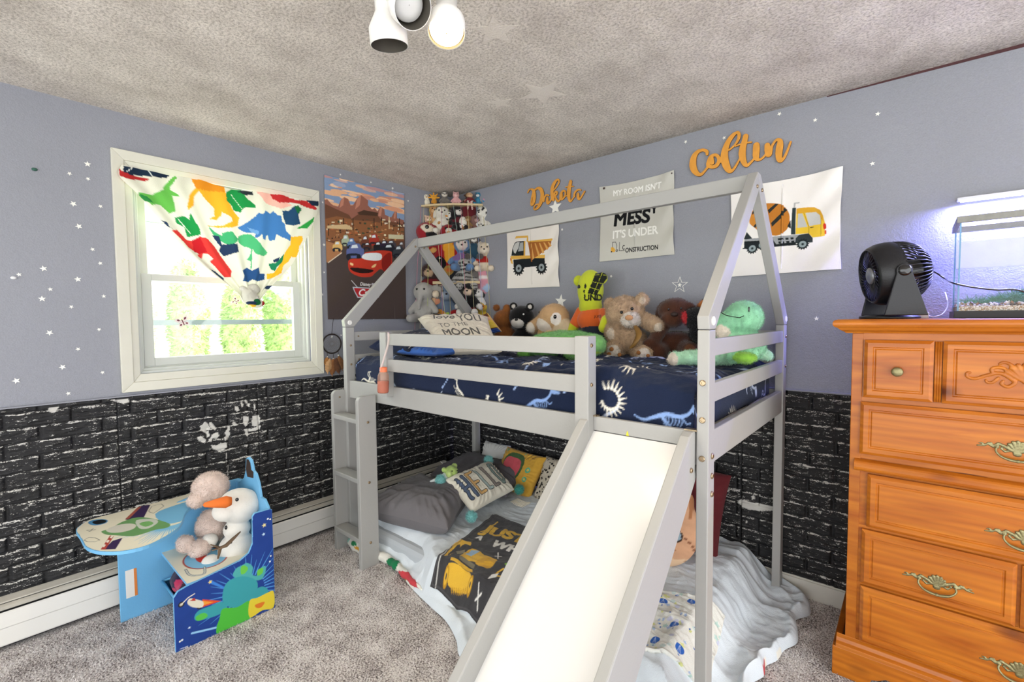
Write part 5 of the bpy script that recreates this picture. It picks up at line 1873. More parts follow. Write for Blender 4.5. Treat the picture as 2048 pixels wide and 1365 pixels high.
def hfield(x, y):
    MX1 = 2.27
    """height of the light blue comforter lying over the floor mattress"""
    my = MY0 + .10 * np.clip((1.08 - x) / .2, 0, 1)
    d = np.maximum(np.maximum(MX0 - x, x - MX1), np.maximum(my - y, y - (MY1 + .2)))
    s = np.clip(.5 - d / np.where((my - y > x - MX1) & (x > 1.0), .09, .16), 0, 1)
    s = s * s * (3 - 2 * s)
    P = np.stack([x * 4.6, y * 4.6, 0 * x], -1)
    w0 = fbm(P * .4, 2, 33)
    w1 = 1.15 * fbm(P, 4, 21, True) + .55 * fbm(np.stack([x * 5 + 1.5 * w0, y * 17 + 3 * w0, 0 * x], -1), 3, 23, True)
    w2 = fbm(np.stack([x * 3 + y * 6, y * 3 - x * 2, 0 * x], -1), 3, 8)
    right = np.clip((x - 2.0) / .2, 0, 1)
    ruf = .020 * fbm(np.stack([x * 3, y * 13, 0 * x + 5], -1), 2, 41) * right * (1 - s * .6) + .012 * fbm(np.stack([(x + y) * 10, (x - y) * 3, 0 * x], -1), 2, 42, True) * right
    fr = np.clip((-1.02 - y) / .1, 0, 1) * (1 - right)
    ruf2 = .010 * np.sin(x * 24 + 2 * np.sin(x * 9)) * fr
    return .014 + MZ * s + .010 * w1 * (1 + .5 * right) + .012 * w2 * (.4 + right) + ruf + ruf2 + .03 * right * (1 - s) * (.5 + .5 * w2)


front = spline(np.array([(.20, -1.04), (.34, -1.10), (.5, -1.115), (.70, -1.105), (.84, -1.125), (.93, -1.155), (1.04, -1.18), (1.18, -1.205), (1.30, -1.225), (1.42, -1.275), (1.50, -1.33), (1.62, -1.36), (1.80, -1.33), (2.0, -1.30), (2.22, -1.26), (2.36, -1.14), (2.41, -.98)]), 10)
right = spline(np.array([(2.41, -.98), (2.42, -.86), (2.405, -.76), (2.43, -.68), (2.425, -.62), (2.45, -.56), (2.46, -.48), (2.49, -.40), (2.475, -.30), (2.46, -.24), (2.50, -.16), (2.48, -.08), (2.40, -.03)]), 10)


def resample(p, n):
    d = np.concatenate([[0], np.cumsum(np.linalg.norm(np.diff(p, axis=0), axis=1))])
    t = np.linspace(0, d[-1], n)
    return np.stack([np.interp(t, d, p[:, k]) for k in range(p.shape[1])], 1)


NU, NV = 420, 230
fb = resample(front, NU)
rb = resample(right, NV)
bb = np.stack([np.linspace(.12, 2.40, NU), np.full(NU, -.03)], 1)
lb = np.stack([np.linspace(.20, .12, NV), np.linspace(-1.04, -.03, NV)], 1)
u = np.linspace(0, 1, NU)[None, :, None]
v = np.linspace(0, 1, NV)[:, None, None]
XY = (1 - v) * fb[None] + v * bb[None] + (1 - u) * lb[:, None] + u * rb[:, None] - ((1 - u) * (1 - v) * fb[0] + u * (1 - v) * fb[-1] + (1 - u) * v * bb[0] + u * v * bb[-1])
X, Y = XY[..., 0], XY[..., 1]
Z = hfield(X, Y)
ed = np.minimum(np.minimum(np.linspace(0, 1, NV)[:, None] * 1.15, (1 - np.linspace(0, 1, NU))[None, :] * 2.3), 1)
roll = np.clip(ed / .035, 0, 1)
Z = .006 + np.maximum(Z, .022) * np.sqrt(1 - (1 - roll) ** 2) * 1.0
Z = Z + .012 * np.exp(-((ed - .035) / .02) ** 2)
C = np.tile(srgb('#dbe3e9'), (NU * NV, 1)).reshape(NV, NU, 3)
C *= (1 + .035 * fbm(np.stack([X * 9, Y * 9, 0 * X], -1), 3, 2))[..., None]
# printed lining that shows where the hem turns up
lin = np.full((NV, NU), False)
uu = np.linspace(0, 1, NU)[None, :] * np.ones((NV, 1))
vv = np.linspace(0, 1, NV)[:, None] * np.ones((1, NU))
lin |= (vv < .014) & (uu < .335) & (uu > .04)
lin |= (uu > .9955) & (((vv > .30) & (vv < .36)) | ((vv > .42) & (vv < .47)) | (vv > .93))
C[lin] = srgb('#e9e7dc')
pn = fbm(np.stack([X * 7, Y * 7, 0 * X + 2], -1), 2, 15)
pn2 = fbm(np.stack([X * 7, Y * 7, 0 * X + 9], -1), 2, 16)
C[lin & (pn > .22)] = srgb('#1e7a4a')
C[lin & (pn2 > .30)] = srgb('#c8434a')
C[lin & (pn < -.35)] = srgb('#e0a93a')
V = np.stack([X, Y, Z], -1).reshape(-1, 3)
tag(link_mesh('comforter', V, grid_faces(NU, NV), COTTON, None, smooth=True, cols=np.clip(C, 0, 1).reshape(-1, 3)), 'pale blue rumpled comforter spread over the floor bed below the loft', 'comforter')
# turned-up printed hem beside the ladder
hem = []
for i, (x, y, r) in enumerate([(.345, -1.118, .028), (.42, -1.128, .032), (.50, -1.126, .030), (.58, -1.120, .026), (.68, -1.108, .020), (.78, -1.115, .018), (.88, -1.135, .016), (.98, -1.155, .012), (1.06, -1.165, .008)]):
    hem.append((x, y, .030, r))
pr = [Cp(hem[i][:3], hem[i + 1][:3], hem[i][3], hem[i + 1][3], '#e9e7dc') for i in range(len(hem) - 1)]
pt = [E((.42, -1.155, .05), (.03, .03, .010), '#2a8a55'), E((.47, -1.155, .035), (.03, .03, .010), '#e2a938'), E((.76, -1.14, .04), (.05, .05, .04), '#1c7a4c'),
      E((.93, -1.16, .02), (.11, .05, .03), '#c8434a'), E((.345, -1.14, .05), (.02, .03, .02), '#8fc9b8')]
Vh, Th, Ch = plush_mesh(pr, .006, .012, pt, lump=.008, lscale=28, seed=3, cvar=.03)
tag(link_mesh('comforter_hem', Vh, Th, COTTON, None, smooth=True, cols=Ch), 'turned up white hem with green and red print at the foot of the ladder', 'comforter hem')


def lay(name, label, cat, corners, cv, lift, material, thick=.004, seed=1, wr=.004, clipz=.02):
    """a cloth laid over the comforter: corners TL, TR, BR, BL in plan"""
    TL, TR, BR, BL = [np.array(c, float) for c in corners]

    def fn(U, Vv):
        s, t = (U / cv.w)[:, None], (Vv / cv.h)[:, None]
        p = (1 - s) * (1 - t) * BL + s * (1 - t) * BR + s * t * TR + (1 - s) * t * TL
        w = .010 * fbm(np.stack([U * 6, Vv * 6, 0 * U], 1), 2, seed)[:, None]
        p = p + w * np.sin(math.pi * s)
        z = hfield(p[:, 0], p[:, 1])
        z = np.maximum(z, clipz) + lift + wr * fbm(np.stack([U * 9, Vv * 9, 0 * U], 1), 3, seed + 2, True) + .010 * np.exp(-(np.minimum(np.minimum(U, cv.w - U), np.minimum(Vv, cv.h - Vv)) / .012) ** 2) * .4
        return np.stack([p[:, 0], p[:, 1], z], 1)
    return tag(sheet(name, cv, fn, material, thick=thick), label, cat)


# charcoal digger blanket
w, h = .95, .76
cv = Canvas(w, h, .003, '#3b3a3c')
cv.grain(.22, 45, 45, 6)
YL, YD = '#e0b23a', '#b98a24'
BC = [np.array(c) for c in ((1.00, -.585), (1.92, -.60), (2.02, -1.185), (1.12, -1.165))]


def TB(*pts):
    """enlarged view of the photo -> place on the blanket as it lies"""
    out = []
    for x, y in pts:
        p = at(670 + x / 3.688, 880 + y / 3.688, 2, .172)[:2]
        s_, t_ = .3, .5
        for _ in range(25):
            q_ = (1 - s_) * (1 - t_) * BC[3] + s_ * (1 - t_) * BC[2] + s_ * t_ * BC[1] + (1 - s_) * t_ * BC[0]
            ds_ = (1 - t_) * (BC[2] - BC[3]) + t_ * (BC[1] - BC[0])
            dt_ = (1 - s_) * (BC[0] - BC[3]) + s_ * (BC[1] - BC[2])
            r_ = np.linalg.solve(np.stack([ds_, dt_], 1), p - q_)
            s_, t_ = s_ + r_[0], t_ + r_[1]
        out.append((s_ * w, t_ * h))
    return out


def word(body, p0, p1, size, c, sx, bold, shear):
    (x0_, y0_), (x1_, y1_) = TB(p0, p1)
    cv.text(x0_, y0_, body, size, c, sx, bold, shear, rot=math.degrees(math.atan2(y1_ - y0_, x1_ - x0_)))


word('JUST', (1085, 700), (1400, 800), .150, YL, .95, .008, .15)
word('A', (1035, 738), (1300, 850), .060, '#d8d6cf', .95, .004, .2)
word('WHEN', (1150, 800), (1330, 866), .105, '#d8d6cf', .95, .006, .15)
cv.line(TB((1075, 695), (1130, 680), (1180, 645), (1200, 625)), .010, YL)
cv.line(TB((738, 942), (765, 900), (830, 835), (870, 790)), .008, '#c9c9c4')
cv.poly(TB((812, 875), (880, 790), (915, 758), (960, 762), (1005, 775), (1000, 800), (960, 785), (915, 810), (850, 880), (820, 888)), YL, 2)
cv.poly(TB((835, 870), (905, 790), (925, 800), (850, 875)), '#3b3a3c', 2)
cv.poly(TB((895, 835), (960, 820), (960, 850), (905, 862)), '#8a836c')
cv.poly(TB((930, 880), (985, 825), (1040, 822), (1085, 850), (1110, 875), (1185, 905), (1185, 925), (1140, 972), (1100, 970), (1040, 930), (1000, 925), (940, 905)), YL, 2)
cv.poly(TB((965, 875), (1010, 828), (1072, 838), (1070, 852), (1010, 888)), '#9fc1dc')
cv.poly(TB((1040, 935), (1100, 900), (1185, 925), (1140, 972), (1100, 970)), '#d09f2e', 2)
cv.poly(TB((925, 890), (1000, 925), (1040, 945), (1030, 965), (925, 920)), '#77715f')
cv.poly(TB((860, 908), (1020, 968), (1020, 990), (855, 925)), YL)
cv.poly(TB((840, 930), (1000, 985), (1000, 1040), (950, 1020), (835, 970)), YL, 2)
for x, y in ((820, 950), (1003, 1028)):
    for r_, c_ in ((26, YD), (18, YL), (7, '#3b3a3c')):
        q_ = TB((x, y), (x + r_, y), (x, y - r_))
        cv.ell(q_[0][0], q_[0][1], max(abs(q_[1][0] - q_[0][0]), .004), max(abs(q_[2][1] - q_[0][1]), .004), c_)
for k in range(10):
    cv.line(TB((855 + k * 14, 978 + k * 5), (862 + k * 14, 990 + k * 5)), .004, YD)
for x, y in ((768, 1042), (1065, 1072), (1203, 875)):
    cv.line(TB((x - 22, y), (x + 22, y + 2)), .005, '#e8e6e0')
    cv.line(TB((x - 6, y + 22), (x + 4, y - 22)), .005, '#e8e6e0')
cv.line(TB((1170, 1020), (1200, 995), (1235, 978)), .009, YL)
cv.line(TB((1170, 1020), (1210, 1025), (1250, 1020)), .009, YL)
cv.poly(TB((1125, 1045), (1150, 1015), (1200, 1005), (1180, 1030)), '#dcdcd8')
cv.poly(TB((1243, 950), (1290, 945), (1300, 970), (1262, 968)), '#7fb24a', 3)
cv.poly(TB((645, 1050), (665, 1025), (708, 1030), (712, 1080), (690, 1085)), YL, 3)
cv.poly(TB((805, 1100), (830, 1090), (870, 1105), (905, 1062), (940, 1062), (940, 1100), (915, 1165), (895, 1160), (905, 1115), (870, 1135), (815, 1128)), YL, 3)
cv.line(TB((985, 1145), (1020, 1152), (1070, 1188)), .009, YL)
cv.line(TB((945, 1180), (970, 1155), (1010, 1150)), .004, '#d8d6cf')
cv.line(TB((1060, 1190), (1045, 1235)), .004, '#d8d6cf')
cv.poly(TB((1100, 1235), (1130, 1205), (1165, 1195), (1150, 1250), (1110, 1262)), '#e2953a', 3)
for q in ([(0, 0), (w, 0)], [(w, 0), (w, h)], [(w, h), (0, h)], [(0, h), (0, 0)]):
    cv.line([(np.clip(a, .008, w - .008), np.clip(b, .008, h - .008)) for a, b in q], .004, '#59585a')
lay('throw_blanket', 'charcoal fleece blanket with yellow diggers and lettering on the floor bed', 'blanket', BC, cv, .017, FLEECE, .008, 5)

# muslin cloth
w, h = .46, .52
cv = Canvas(w, h, .0025, '#e7e7df')
rg = np.random.default_rng(5)
for i in range(90):
    x, y = rg.uniform(0, w), rg.uniform(0, h)
    t_ = rg.integers(5)
    if t_ < 3:
        cv.poly(star_outline(x, y, rg.uniform(.010, .020), .5, rg.uniform(0, 90)), ['#d9dc94', '#bcd8cf', '#a9bedf'][t_])
    elif t_ == 3:
        cv.ell(x, y, .016, .014, ['#cfd2e6', '#d3e3df'][i % 2])
    else:
        cv.ell(x, y, .005, .005, '#3b62ae')
for x, y in ((.10, .40), (.04, .28), (.22, .22), (.36, .33), (.15, .08), (.30, .07), (.40, .17), (.27, .46)):
    cv.ell(x, y, .027, .022, '#2f62b5', 20)
    for a in (-30, 0, 30):
        cv.line([(x, y + .018), (x + .02 * math.sin(math.radians(a)), y - .018)], .0014, '#cfdcf0')
    cv.poly(star_outline(x, y - .035, .008), '#2f62b5')
lay('muslin_cloth', 'white muslin cloth printed with blue shells and stars beside the slide', 'cloth', [(2.01, -.70), (2.28, -.63), (2.32, -.98), (2.09, -1.10)], cv, .016, COTTON, .016, 9, .003)

# ---------------------------------------------------------------- pillows on the floor bed
pillow('bed_pillow', 'front dark grey pillow nearest the ladder on the floor bed', 'pillow', [(.36, -.64, .255), (.80, -.58, .265), (1.02, -.96, .235), (.46, -1.12, .245)], .20, '#6d6a6c', 11, wr=.012)
pillow('bed_pillow', 'back dark grey pillow against the wall corner on the floor bed', 'pillow', [(.26, -.09, .29), (.84, -.08, .28), (.93, -.40, .22), (.30, -.50, .25)], .15, '#5f5c60', 14, wr=.010)
pillow('bed_pillow', 'pale grey pillow tip showing behind the dark grey pillow', 'pillow', [(.42, -.06, .42), (.66, -.05, .42), (.68, -.10, .22), (.40, -.11, .22)], .08, '#c9c9c6', 14, wr=.006)

cvp = Canvas(.42, .29, .0022, '#e3ddcb')
cvp.grain(.06, 60, 60, 3)
x = .032
for ch, c in (('H', '#55637c'), ('E', '#dcb06e'), ('L', '#b7c9c2'), ('L', '#8d8279'), ('O', '#7f948c')):
    wd = .042
    y0, y1 = .06, .235
    bars = {'H': [[(0, 0), (0, 1)], [(1, 0), (1, 1)], [(0, .5), (1, .5)]], 'E': [[(0, 0), (0, 1)], [(0, 1), (1, 1)], [(0, .5), (1, .5)], [(0, 0), (1, 0)]],
            'L': [[(0, 0), (0, 1)], [(0, 0), (.75, 0)]], 'O': [[(0, .15), (0, .85), (.3, 1), (.7, 1), (1, .85), (1, .15), (.7, 0), (.3, 0), (0, .15)]]}[ch]
    sc_ = lambda q: [(x + a * wd, y0 + b * (y1 - y0)) for a, b in q]
    for b in bars:
        cvp.line(sc_(b), .028, '#23262b')
    for b in bars:
        cvp.line(sc_(b), .019, c)
    x += .078 if ch != 'L' else .066
HL = [(.735, -.73, .375), (.69, -.31, .375), (.93, -.33, .245), (.985, -.75, .25)]
hp_ = pillow('throw_pillow', 'white pillow reading HELLO in raised letters with turquoise pompoms', 'pillow', HL, .10, cvp, 17, material=FLEECE)
for i, c in enumerate(HL):
    c = np.array(c) + [(-.02, -.02, 0), (-.02, .02, 0), (.02, .025, -.0), (.015, -.025, -.01)][i]
    V, T_, C = plush_mesh([E(c, (.026, .026, .026), '#7fc0bd' if i != 2 else '#3f9a8c')], .005, .01, fur=900, flen=.014, fwid=.002, seed=i + 1)
    link_mesh('pompom', V, T_, attr_mat('plush', 1.0, .5, 300, .25), hp_, smooth=True, cols=C)
# cream tassel at its side
mb = MB()
for k in range(9):
    a = .06 * k
    mb.tube([(.96, -.40 + .008 * k, .20), (1.00 + .01 * math.sin(k), -.395 + .009 * k, .185), (1.04, -.38 + .012 * k, .178)], .0022, 5)
mb.build('tassel', mat('cream_yarn', '#dcd5c2', .9), hp_, smooth=True)

cvp = Canvas(.36, .30, .0024, '#c79a3a')
cvp.grain(.10, 70, 70, 3)
cvp.poly([(.055, .22), (.10, .27), (.20, .265), (.235, .20), (.22, .10), (.15, .055), (.09, .08), (.06, .14)], '#3f5b34', 4)
cvp.poly([(.062, .20), (.09, .235), (.19, .23), (.215, .18), (.20, .10), (.15, .07), (.10, .09), (.07, .14)], '#c0515a', 4)
for x, y, r in ((.285, .18, .020), (.29, .115, .018), (.04, .275, .012), (.20, .285, .008)):
    cvp.ell(x, y, r, r, '#5aa37e')
    cvp.ell(x, y, r * .45, r * .45, '#c9b25a')
cvp.text(.215, .245, 'FIT', .030, '#6d4a20', 1.0)
cvp.text(.25, .262, 'ING', .026, '#6d4a20', 1.0)
cvp.ell(.25, .055, .008, .008, '#8a6a2a')
pillow('throw_pillow', 'mustard yellow square pillow with a red round picture standing against the wall', 'pillow', [(.675, -.10, .43), (1.03, -.10, .415), (.965, -.225, .15), (.635, -.225, .19)], .10, cvp, 19, material=FLEECE)
cvp = Canvas(.30, .30, .0026, '#bdb3a0')
rg = np.random.default_rng(8)
for i in range(230):
    x, y = rg.uniform(0, .3, 2)
    cvp.ell(x, y, rg.uniform(.003, .010), rg.uniform(.003, .008), '#221d19', rg.uniform(0, 180))
pillow('throw_pillow', 'leopard spotted pillow partly behind the slide', 'pillow', [(1.00, -.085, .42), (1.29, -.085, .42), (1.29, -.20, .16), (.985, -.20, .16)], .10, cvp, 23)
pillow('throw_pillow', 'maroon pillow standing by the right wall behind the bed post', 'pillow', [(1.72, -.14, .60), (2.165, -.15, .555), (2.135, -.25, .165), (1.70, -.25, .165)], .12, '#5d2226', 29, wr=.003)

# round cat-face cushion
cvp = Canvas(.42, .42, .0024, '#c99a78')
cvp.grain(.16, 26, 60, 3)
cvp.poly([(0, 0), (.42, 0), (.42, .14), (.30, .10), (.21, .13), (.12, .10), (0, .14)], '#d8b795')
for i in range(26):
    a = -1.2 + i * .1
    cvp.line([(.21 + .12 * math.sin(a), .27 + .10 * math.cos(a)), (.21 + .20 * math.sin(a), .27 + .17 * math.cos(a))], .005, '#a06c49')
for sx in (-1, 1):
    cvp.line(spline(np.array([(.21 + sx * .13, .21), (.21 + sx * .17, .18), (.21 + sx * .175, .10)]), 6), [.012], '#7a4a30') if False else None
    cvp.line(spline(np.array([(.21 + sx * .115, .215), (.21 + sx * .16, .185), (.21 + sx * .18, .13), (.21 + sx * .165, .08)]), 6), .007, '#7b4c33')
    cvp.line(spline(np.array([(.21 + sx * .08, .15), (.21 + sx * .12, .13), (.21 + sx * .15, .10)]), 6), .004, '#8a5a3a')
    cvp.line(spline(np.array([(.21 + sx * .12, .085), (.21 + sx * .15, .07)]), 6), .007, '#7b4c33')
    cvp.ell(.21 + sx * .085, .205, .034, .030, '#3b2a22')
    cvp.ell(.21 + sx * .085, .205, .027, .024, '#8fa3ae')
    cvp.ell(.21 + sx * .085, .205, .010, .016, '#1b1b1d')
cvp.poly([(.19, .15), (.23, .15), (.21, .125)], '#c5706c')
cvp.line([(.21, .125), (.21, .10)], .003, '#6b4430')
nr, na = 40, 96
R_, A_ = np.meshgrid(np.linspace(0, 1, nr), np.linspace(0, 2 * math.pi, na, endpoint=False), indexing='ij')
earf = 1 + .20 * np.exp(-((A_ - 1.05) / .17) ** 2) + .20 * np.exp(-((A_ - 2.09) / .17) ** 2)
cc = np.array([1.935, -.42, .335])
Un = np.array([.93, -.05, -.08]); Un /= np.linalg.norm(Un)
Vn = np.array([.10, .30, .95]); Vn -= Un * (Vn @ Un); Vn /= np.linalg.norm(Vn)
Nn = np.cross(Un, Vn)
rr = .175 * R_ * earf
px_, py_ = rr * np.cos(A_), rr * np.sin(A_)
zz = .055 * np.sqrt(np.clip(1 - R_ ** 2.6, 0, 1))
Vf = cc + px_[..., None] * Un + py_[..., None] * Vn
Vt = np.concatenate([(Vf + zz[..., None] * Nn).reshape(-1, 3), (Vf - zz[..., None] * Nn).reshape(-1, 3)])
F = []
for s_ in (0, 1):
    o_ = s_ * nr * na
    for i in range(nr - 1):
        for j in range(na):
            q = (o_ + i * na + j, o_ + (i + 1) * na + j, o_ + (i + 1) * na + (j + 1) % na, o_ + i * na + (j + 1) % na)
            F.append(q if s_ == 0 else q[::-1])
C = cvp.sample((px_ + .21).ravel(), (py_ + .215).ravel())
tag(link_mesh('cushion', Vt, F, COTTON, None, smooth=True, cols=np.concatenate([C, C * 0 + np.array(srgb('#c99a78'))])), 'round tan cat face cushion with a blue eye, beside the bed post', 'cushion')
# ================================================================== STUFFED TOYS
mat('eye_black', '#0c0b0b', .12, coat=.5)
mat('nose_black', '#171414', .5)
mat('nose_pink', '#d98c93', .7)
mat('nose_tan', '#c89468', .8)
mat('eye_white', '#eceae4', .4)
EY = 'eye_black'


def wp(px, py, y, ax=1):
    return at(px, py, ax, y)


def mm(p, rpx):
    return rpx * float((np.array(p) - CAM) @ CF) / FPX


# camera-facing frame for a toy standing at p: columns = right, away, up
def facing(p, turn=0.0):
    d = np.array([CAM[0] - p[0], CAM[1] - p[1]])
    a = math.atan2(d[0], -d[1])
    return math.degrees(a) + turn


def critter(kind, c, belly=None, face=None, ear=None, inner=None, tip=None, stripes=None, spots=None, shirt=None, short=None, arms=1, seed=1, hood=None):
    """toy about one unit tall, sitting, facing -y: body, head, ears, limbs"""
    belly, face, ear, tip = belly or c, face or c, ear or c, tip or c
    P = [E((0, 0, .27), (.21, .18, .27), c), E((0, -.03, .70), (.23, .21, .22), c)]
    pt = [E((0, -.17, .26), (.12, .10, .18), belly)]
    b = [('eye', (-.085, -.215, .75), .028, EY), ('eye', (.085, -.215, .75), .028, EY)]
    limb = [Cp((-.16, 0, .44), (-.31, -.12, .25), .075, .08, c), Cp((.16, 0, .44), (.31, -.12, .25), .075, .08, c),
            Cp((-.12, -.06, .10), (-.21, -.33, .09), .095, .10, c), Cp((.12, -.06, .10), (.21, -.33, .09), .095, .10, c)]
    tips = [E((-.31, -.14, .24), (.09, .09, .09), tip), E((.31, -.14, .24), (.09, .09, .09), tip), E((-.21, -.40, .09), (.12, .09, .12), tip), E((.21, -.40, .09), (.12, .09, .12), tip)]
    if kind in ('bear', 'monkey', 'cat', 'dog', 'rabbit', 'pig', 'zebra'):
        P += [E((0, -.20, .64), (.115, .10, .085), face)]
        P += limb
        pt += tips if tip != c else []
        b += [('nose', (0, -.295, .675), (.032, .022, .024), 'nose_pink' if kind in ('pig', 'rabbit') else 'nose_black')]
    if kind == 'bear':
        P += [E((-.17, 0, .89), (.075, .05, .075), ear), E((.17, 0, .89), (.075, .05, .075), ear)]
        if inner:
            pt += [E((-.17, -.05, .89), (.05, .03, .05), inner), E((.17, -.05, .89), (.05, .03, .05), inner)]
    elif kind == 'monkey':
        P += [E((-.25, 0, .72), (.075, .04, .085), ear), E((.25, 0, .72), (.075, .04, .085), ear)]
        pt += [E((0, -.18, .70), (.15, .14, .14), face)]
    elif kind in ('cat', 'pig', 'zebra'):
        P += [E((-.15, 0, .90), (.06, .035, .10), ear, (0, -20, 0)), E((.15, 0, .90), (.06, .035, .10), ear, (0, 20, 0))]
        if kind == 'zebra':
            pt += [E((0, .0, .97), (.03, .2, .12), '#202020')]
    elif kind == 'dog':
        P += [E((-.22, -.02, .68), (.055, .07, .16), ear, (0, 12, 0)), E((.22, -.02, .68), (.055, .07, .16), ear, (0, -12, 0))]
    elif kind == 'rabbit':
        P += [E((-.10, .02, 1.02), (.055, .035, .18), ear, (0, -10, 0)), E((.12, .02, 1.00), (.055, .035, .18), ear, (0, 14, 0))]
        if inner:
            pt += [E((-.10, -.03, 1.02), (.03, .03, .13), inner, (0, -10, 0)), E((.12, -.03, 1.0), (.03, .03, .13), inner, (0, 14, 0))]
    elif kind == 'bird':
        P += [E((-.20, .02, .34), (.06, .12, .20), tip, (0, 15, 0)), E((.20, .02, .34), (.06, .12, .20), tip, (0, -15, 0)),
              E((-.09, -.12, .03), (.07, .12, .035), ear), E((.09, -.12, .03), (.07, .12, .035), ear)]
        pt += [E((0, -.2, .72), (.16, .12, .13), face)]
        b += [('beak', (0, -.27, .66), (.06, .09, .04), mat('beak_orange', '#d98c2c', .6))]
    elif kind == 'elephant':
        P += [E((-.30, .02, .70), (.15, .04, .18), ear), E((.30, .02, .70), (.15, .04, .18), ear), Cp((0, -.2, .66), (0, -.33, .40), .07, .05, c), Cp((0, -.33, .40), (.03, -.42, .30), .05, .04, c)] + limb
    elif kind == 'penguin':
        P += [E((-.22, -.02, .32), (.05, .10, .18), c, (0, 15, 0)), E((.22, -.02, .32), (.05, .10, .18), c, (0, -15, 0)), E((-.09, -.14, .03), (.08, .12, .035), '#d9912f'), E((.09, -.14, .03), (.08, .12, .035), '#d9912f')]
        pt = [E((0, -.2, .30), (.15, .16, .24), belly), E((0, -.24, .70), (.15, .12, .14), belly)]
        b += [('beak', (0, -.26, .66), (.04, .07, .03), mat('beak_orange', '#d98c2c', .6))]
    if shirt:
        pt += [E((0, 0, .37), (.30, .30, .13), shirt)]
    if short:
        pt += [E((0, 0, .14), (.30, .22, .11), short)]
    rg = np.random.default_rng(seed)
    if stripes:
        for z in np.arange(.08, .95, .095):
            pt.append(E((0, 0, z + .01 * rg.normal()), (.5, .5, .020), stripes, (8 * rg.normal(), 8 * rg.normal(), 0)))
    if spots:
        for _ in range(46):
            d = rg.normal(size=3)
            d /= np.linalg.norm(d)
            o_ = np.array([0, 0, .27]) + d * (.2, .18, .26) if rg.random() < .5 else np.array([0, -.03, .70]) + d * (.22, .2, .21)
            pt.append(E(o_, rg.uniform(.02, .045), spots))
    if hood:
        P += [E((0, .06, .74), (.25, .2, .25), hood)]
    return dict(prims=P, paint=pt, bits=b)


def put(name, label, cat, px, py, hpx, spec, k=.88, rot=(0, 0, 0), turn=0, fur=350, p=None, group=None, h=None, base_z=None, **kw):
    """a toy whose middle shows at (px, py) and which is hpx tall in the photo; corner toys hang on the slanted front of the rack"""
    if p is None:
        d = at(px, py, 0, 0) - CAM
        nrm = np.array([1 / .36, -1 / .30, 0])
        t = (k - CAM @ nrm) / (d @ nrm)
        p = CAM + d * t
    s = mm(p, hpx) / .95 * (1.0 if base_z else 1.14)
    M = rotm(*rot[:2], rot[2] + facing(p, turn) if len(rot) > 2 else facing(p, turn))
    loc = p - M @ np.array([0, 0, .48]) * s
    if base_z is not None:
        loc[2] = base_z
    P = xf(spec['prims'], M, loc, s)
    V, T, C = plush_mesh(P, h or max(s * .042, .0035), .05 * s, xf(spec['paint'], M, loc, s), fur=fur, flen=s * .05, fwid=.0011, seed=int(px), lump=s * .008, lscale=30 / s * .2, **kw)
    o = link_mesh(name, V, T, attr_mat('plush', 1.0, .5, 300, .25), None, smooth=True, cols=C)
    tag(o, label, cat, group)
    for nm, c, r, m in spec['bits']:
        MB().ball(M @ (np.array(c) * s) + loc, np.broadcast_to(np.array(r, float), (3,)) * s, 8, rot=M).build(nm, MATS[m] if isinstance(m, str) else m, o, smooth=True)
    return o


# ---------------------------------------------------------------- the corner rack
WOOD = mat('pale_pine', '#c9b48a', .6, bump=.1, bscale=40, var=.12, vscale=20)
rk = thing('toy_rack', 'wooden corner rack with coloured cords holding stuffed toys, up at the ceiling', 'toy rack', (.01, -.01, 1.25))
zt = 2.172
fr_ = spline(np.array([(.004, -.295), (.13, -.235), (.25, -.14), (.365, -.004)]), 6)
MB().prism([(.004, -.004)] + [tuple(q) for q in fr_], .014, (0, 1, 2), zt).build('top_shelf', WOOD, rk, bevel=.001)
zb = 1.215
fr2 = [(.004, -.36), (.16, -.30), (.32, -.17), (.42, -.004)]
MB().prism([(.004, -.004)] + fr2, .014, (0, 1, 2), zb).build('bottom_shelf', WOOD, rk, bevel=.001)
m0, m1 = at(905, 563, 1, -.20), at(935, 563, 1, -.16)
MB().bar((.10, -.275, 1.60), (.37, -.05, 1.60), .012, .02).build('cross_bar', WOOD, rk, bevel=.001)
cords = ['#d88a9a', '#e6dcae', '#c8d978', '#e6dcae', '#c47f9a', '#d9c98a', '#b9d6c9', '#cf8f9c', '#e8e0b8', '#a7b9dd', '#d9c98a']
for i, c in enumerate(cords):
    t_ = i / (len(cords) - 1)
    a = spline(fr_, 2)[int(t_ * (len(spline(fr_, 2)) - 1))]
    b = resample(np.array(fr2), 40)[min(39, int(t_ * 39))]
    b = b * 1.05
    if i in (3, 6):
        b = resample(np.array(fr2), 40)[min(39, int(t_ * 39) + 6)] * 1.05
    MB().tube([(a[0] + .006, a[1] - .006, zt), ((a[0] + b[0]) / 2 + .025, (a[1] + b[1]) / 2 - .025, (zt + zb) / 2), (b[0], b[1], zb)], .0014, 5).build('cord', mat('cord_' + ['pink', 'cream', 'lime', 'cream', 'mauve', 'straw', 'mint', 'pink', 'cream', 'blue', 'straw'][i], c, .8), rk, smooth=True)

R_ = 'stuffed_toy'
K = critter
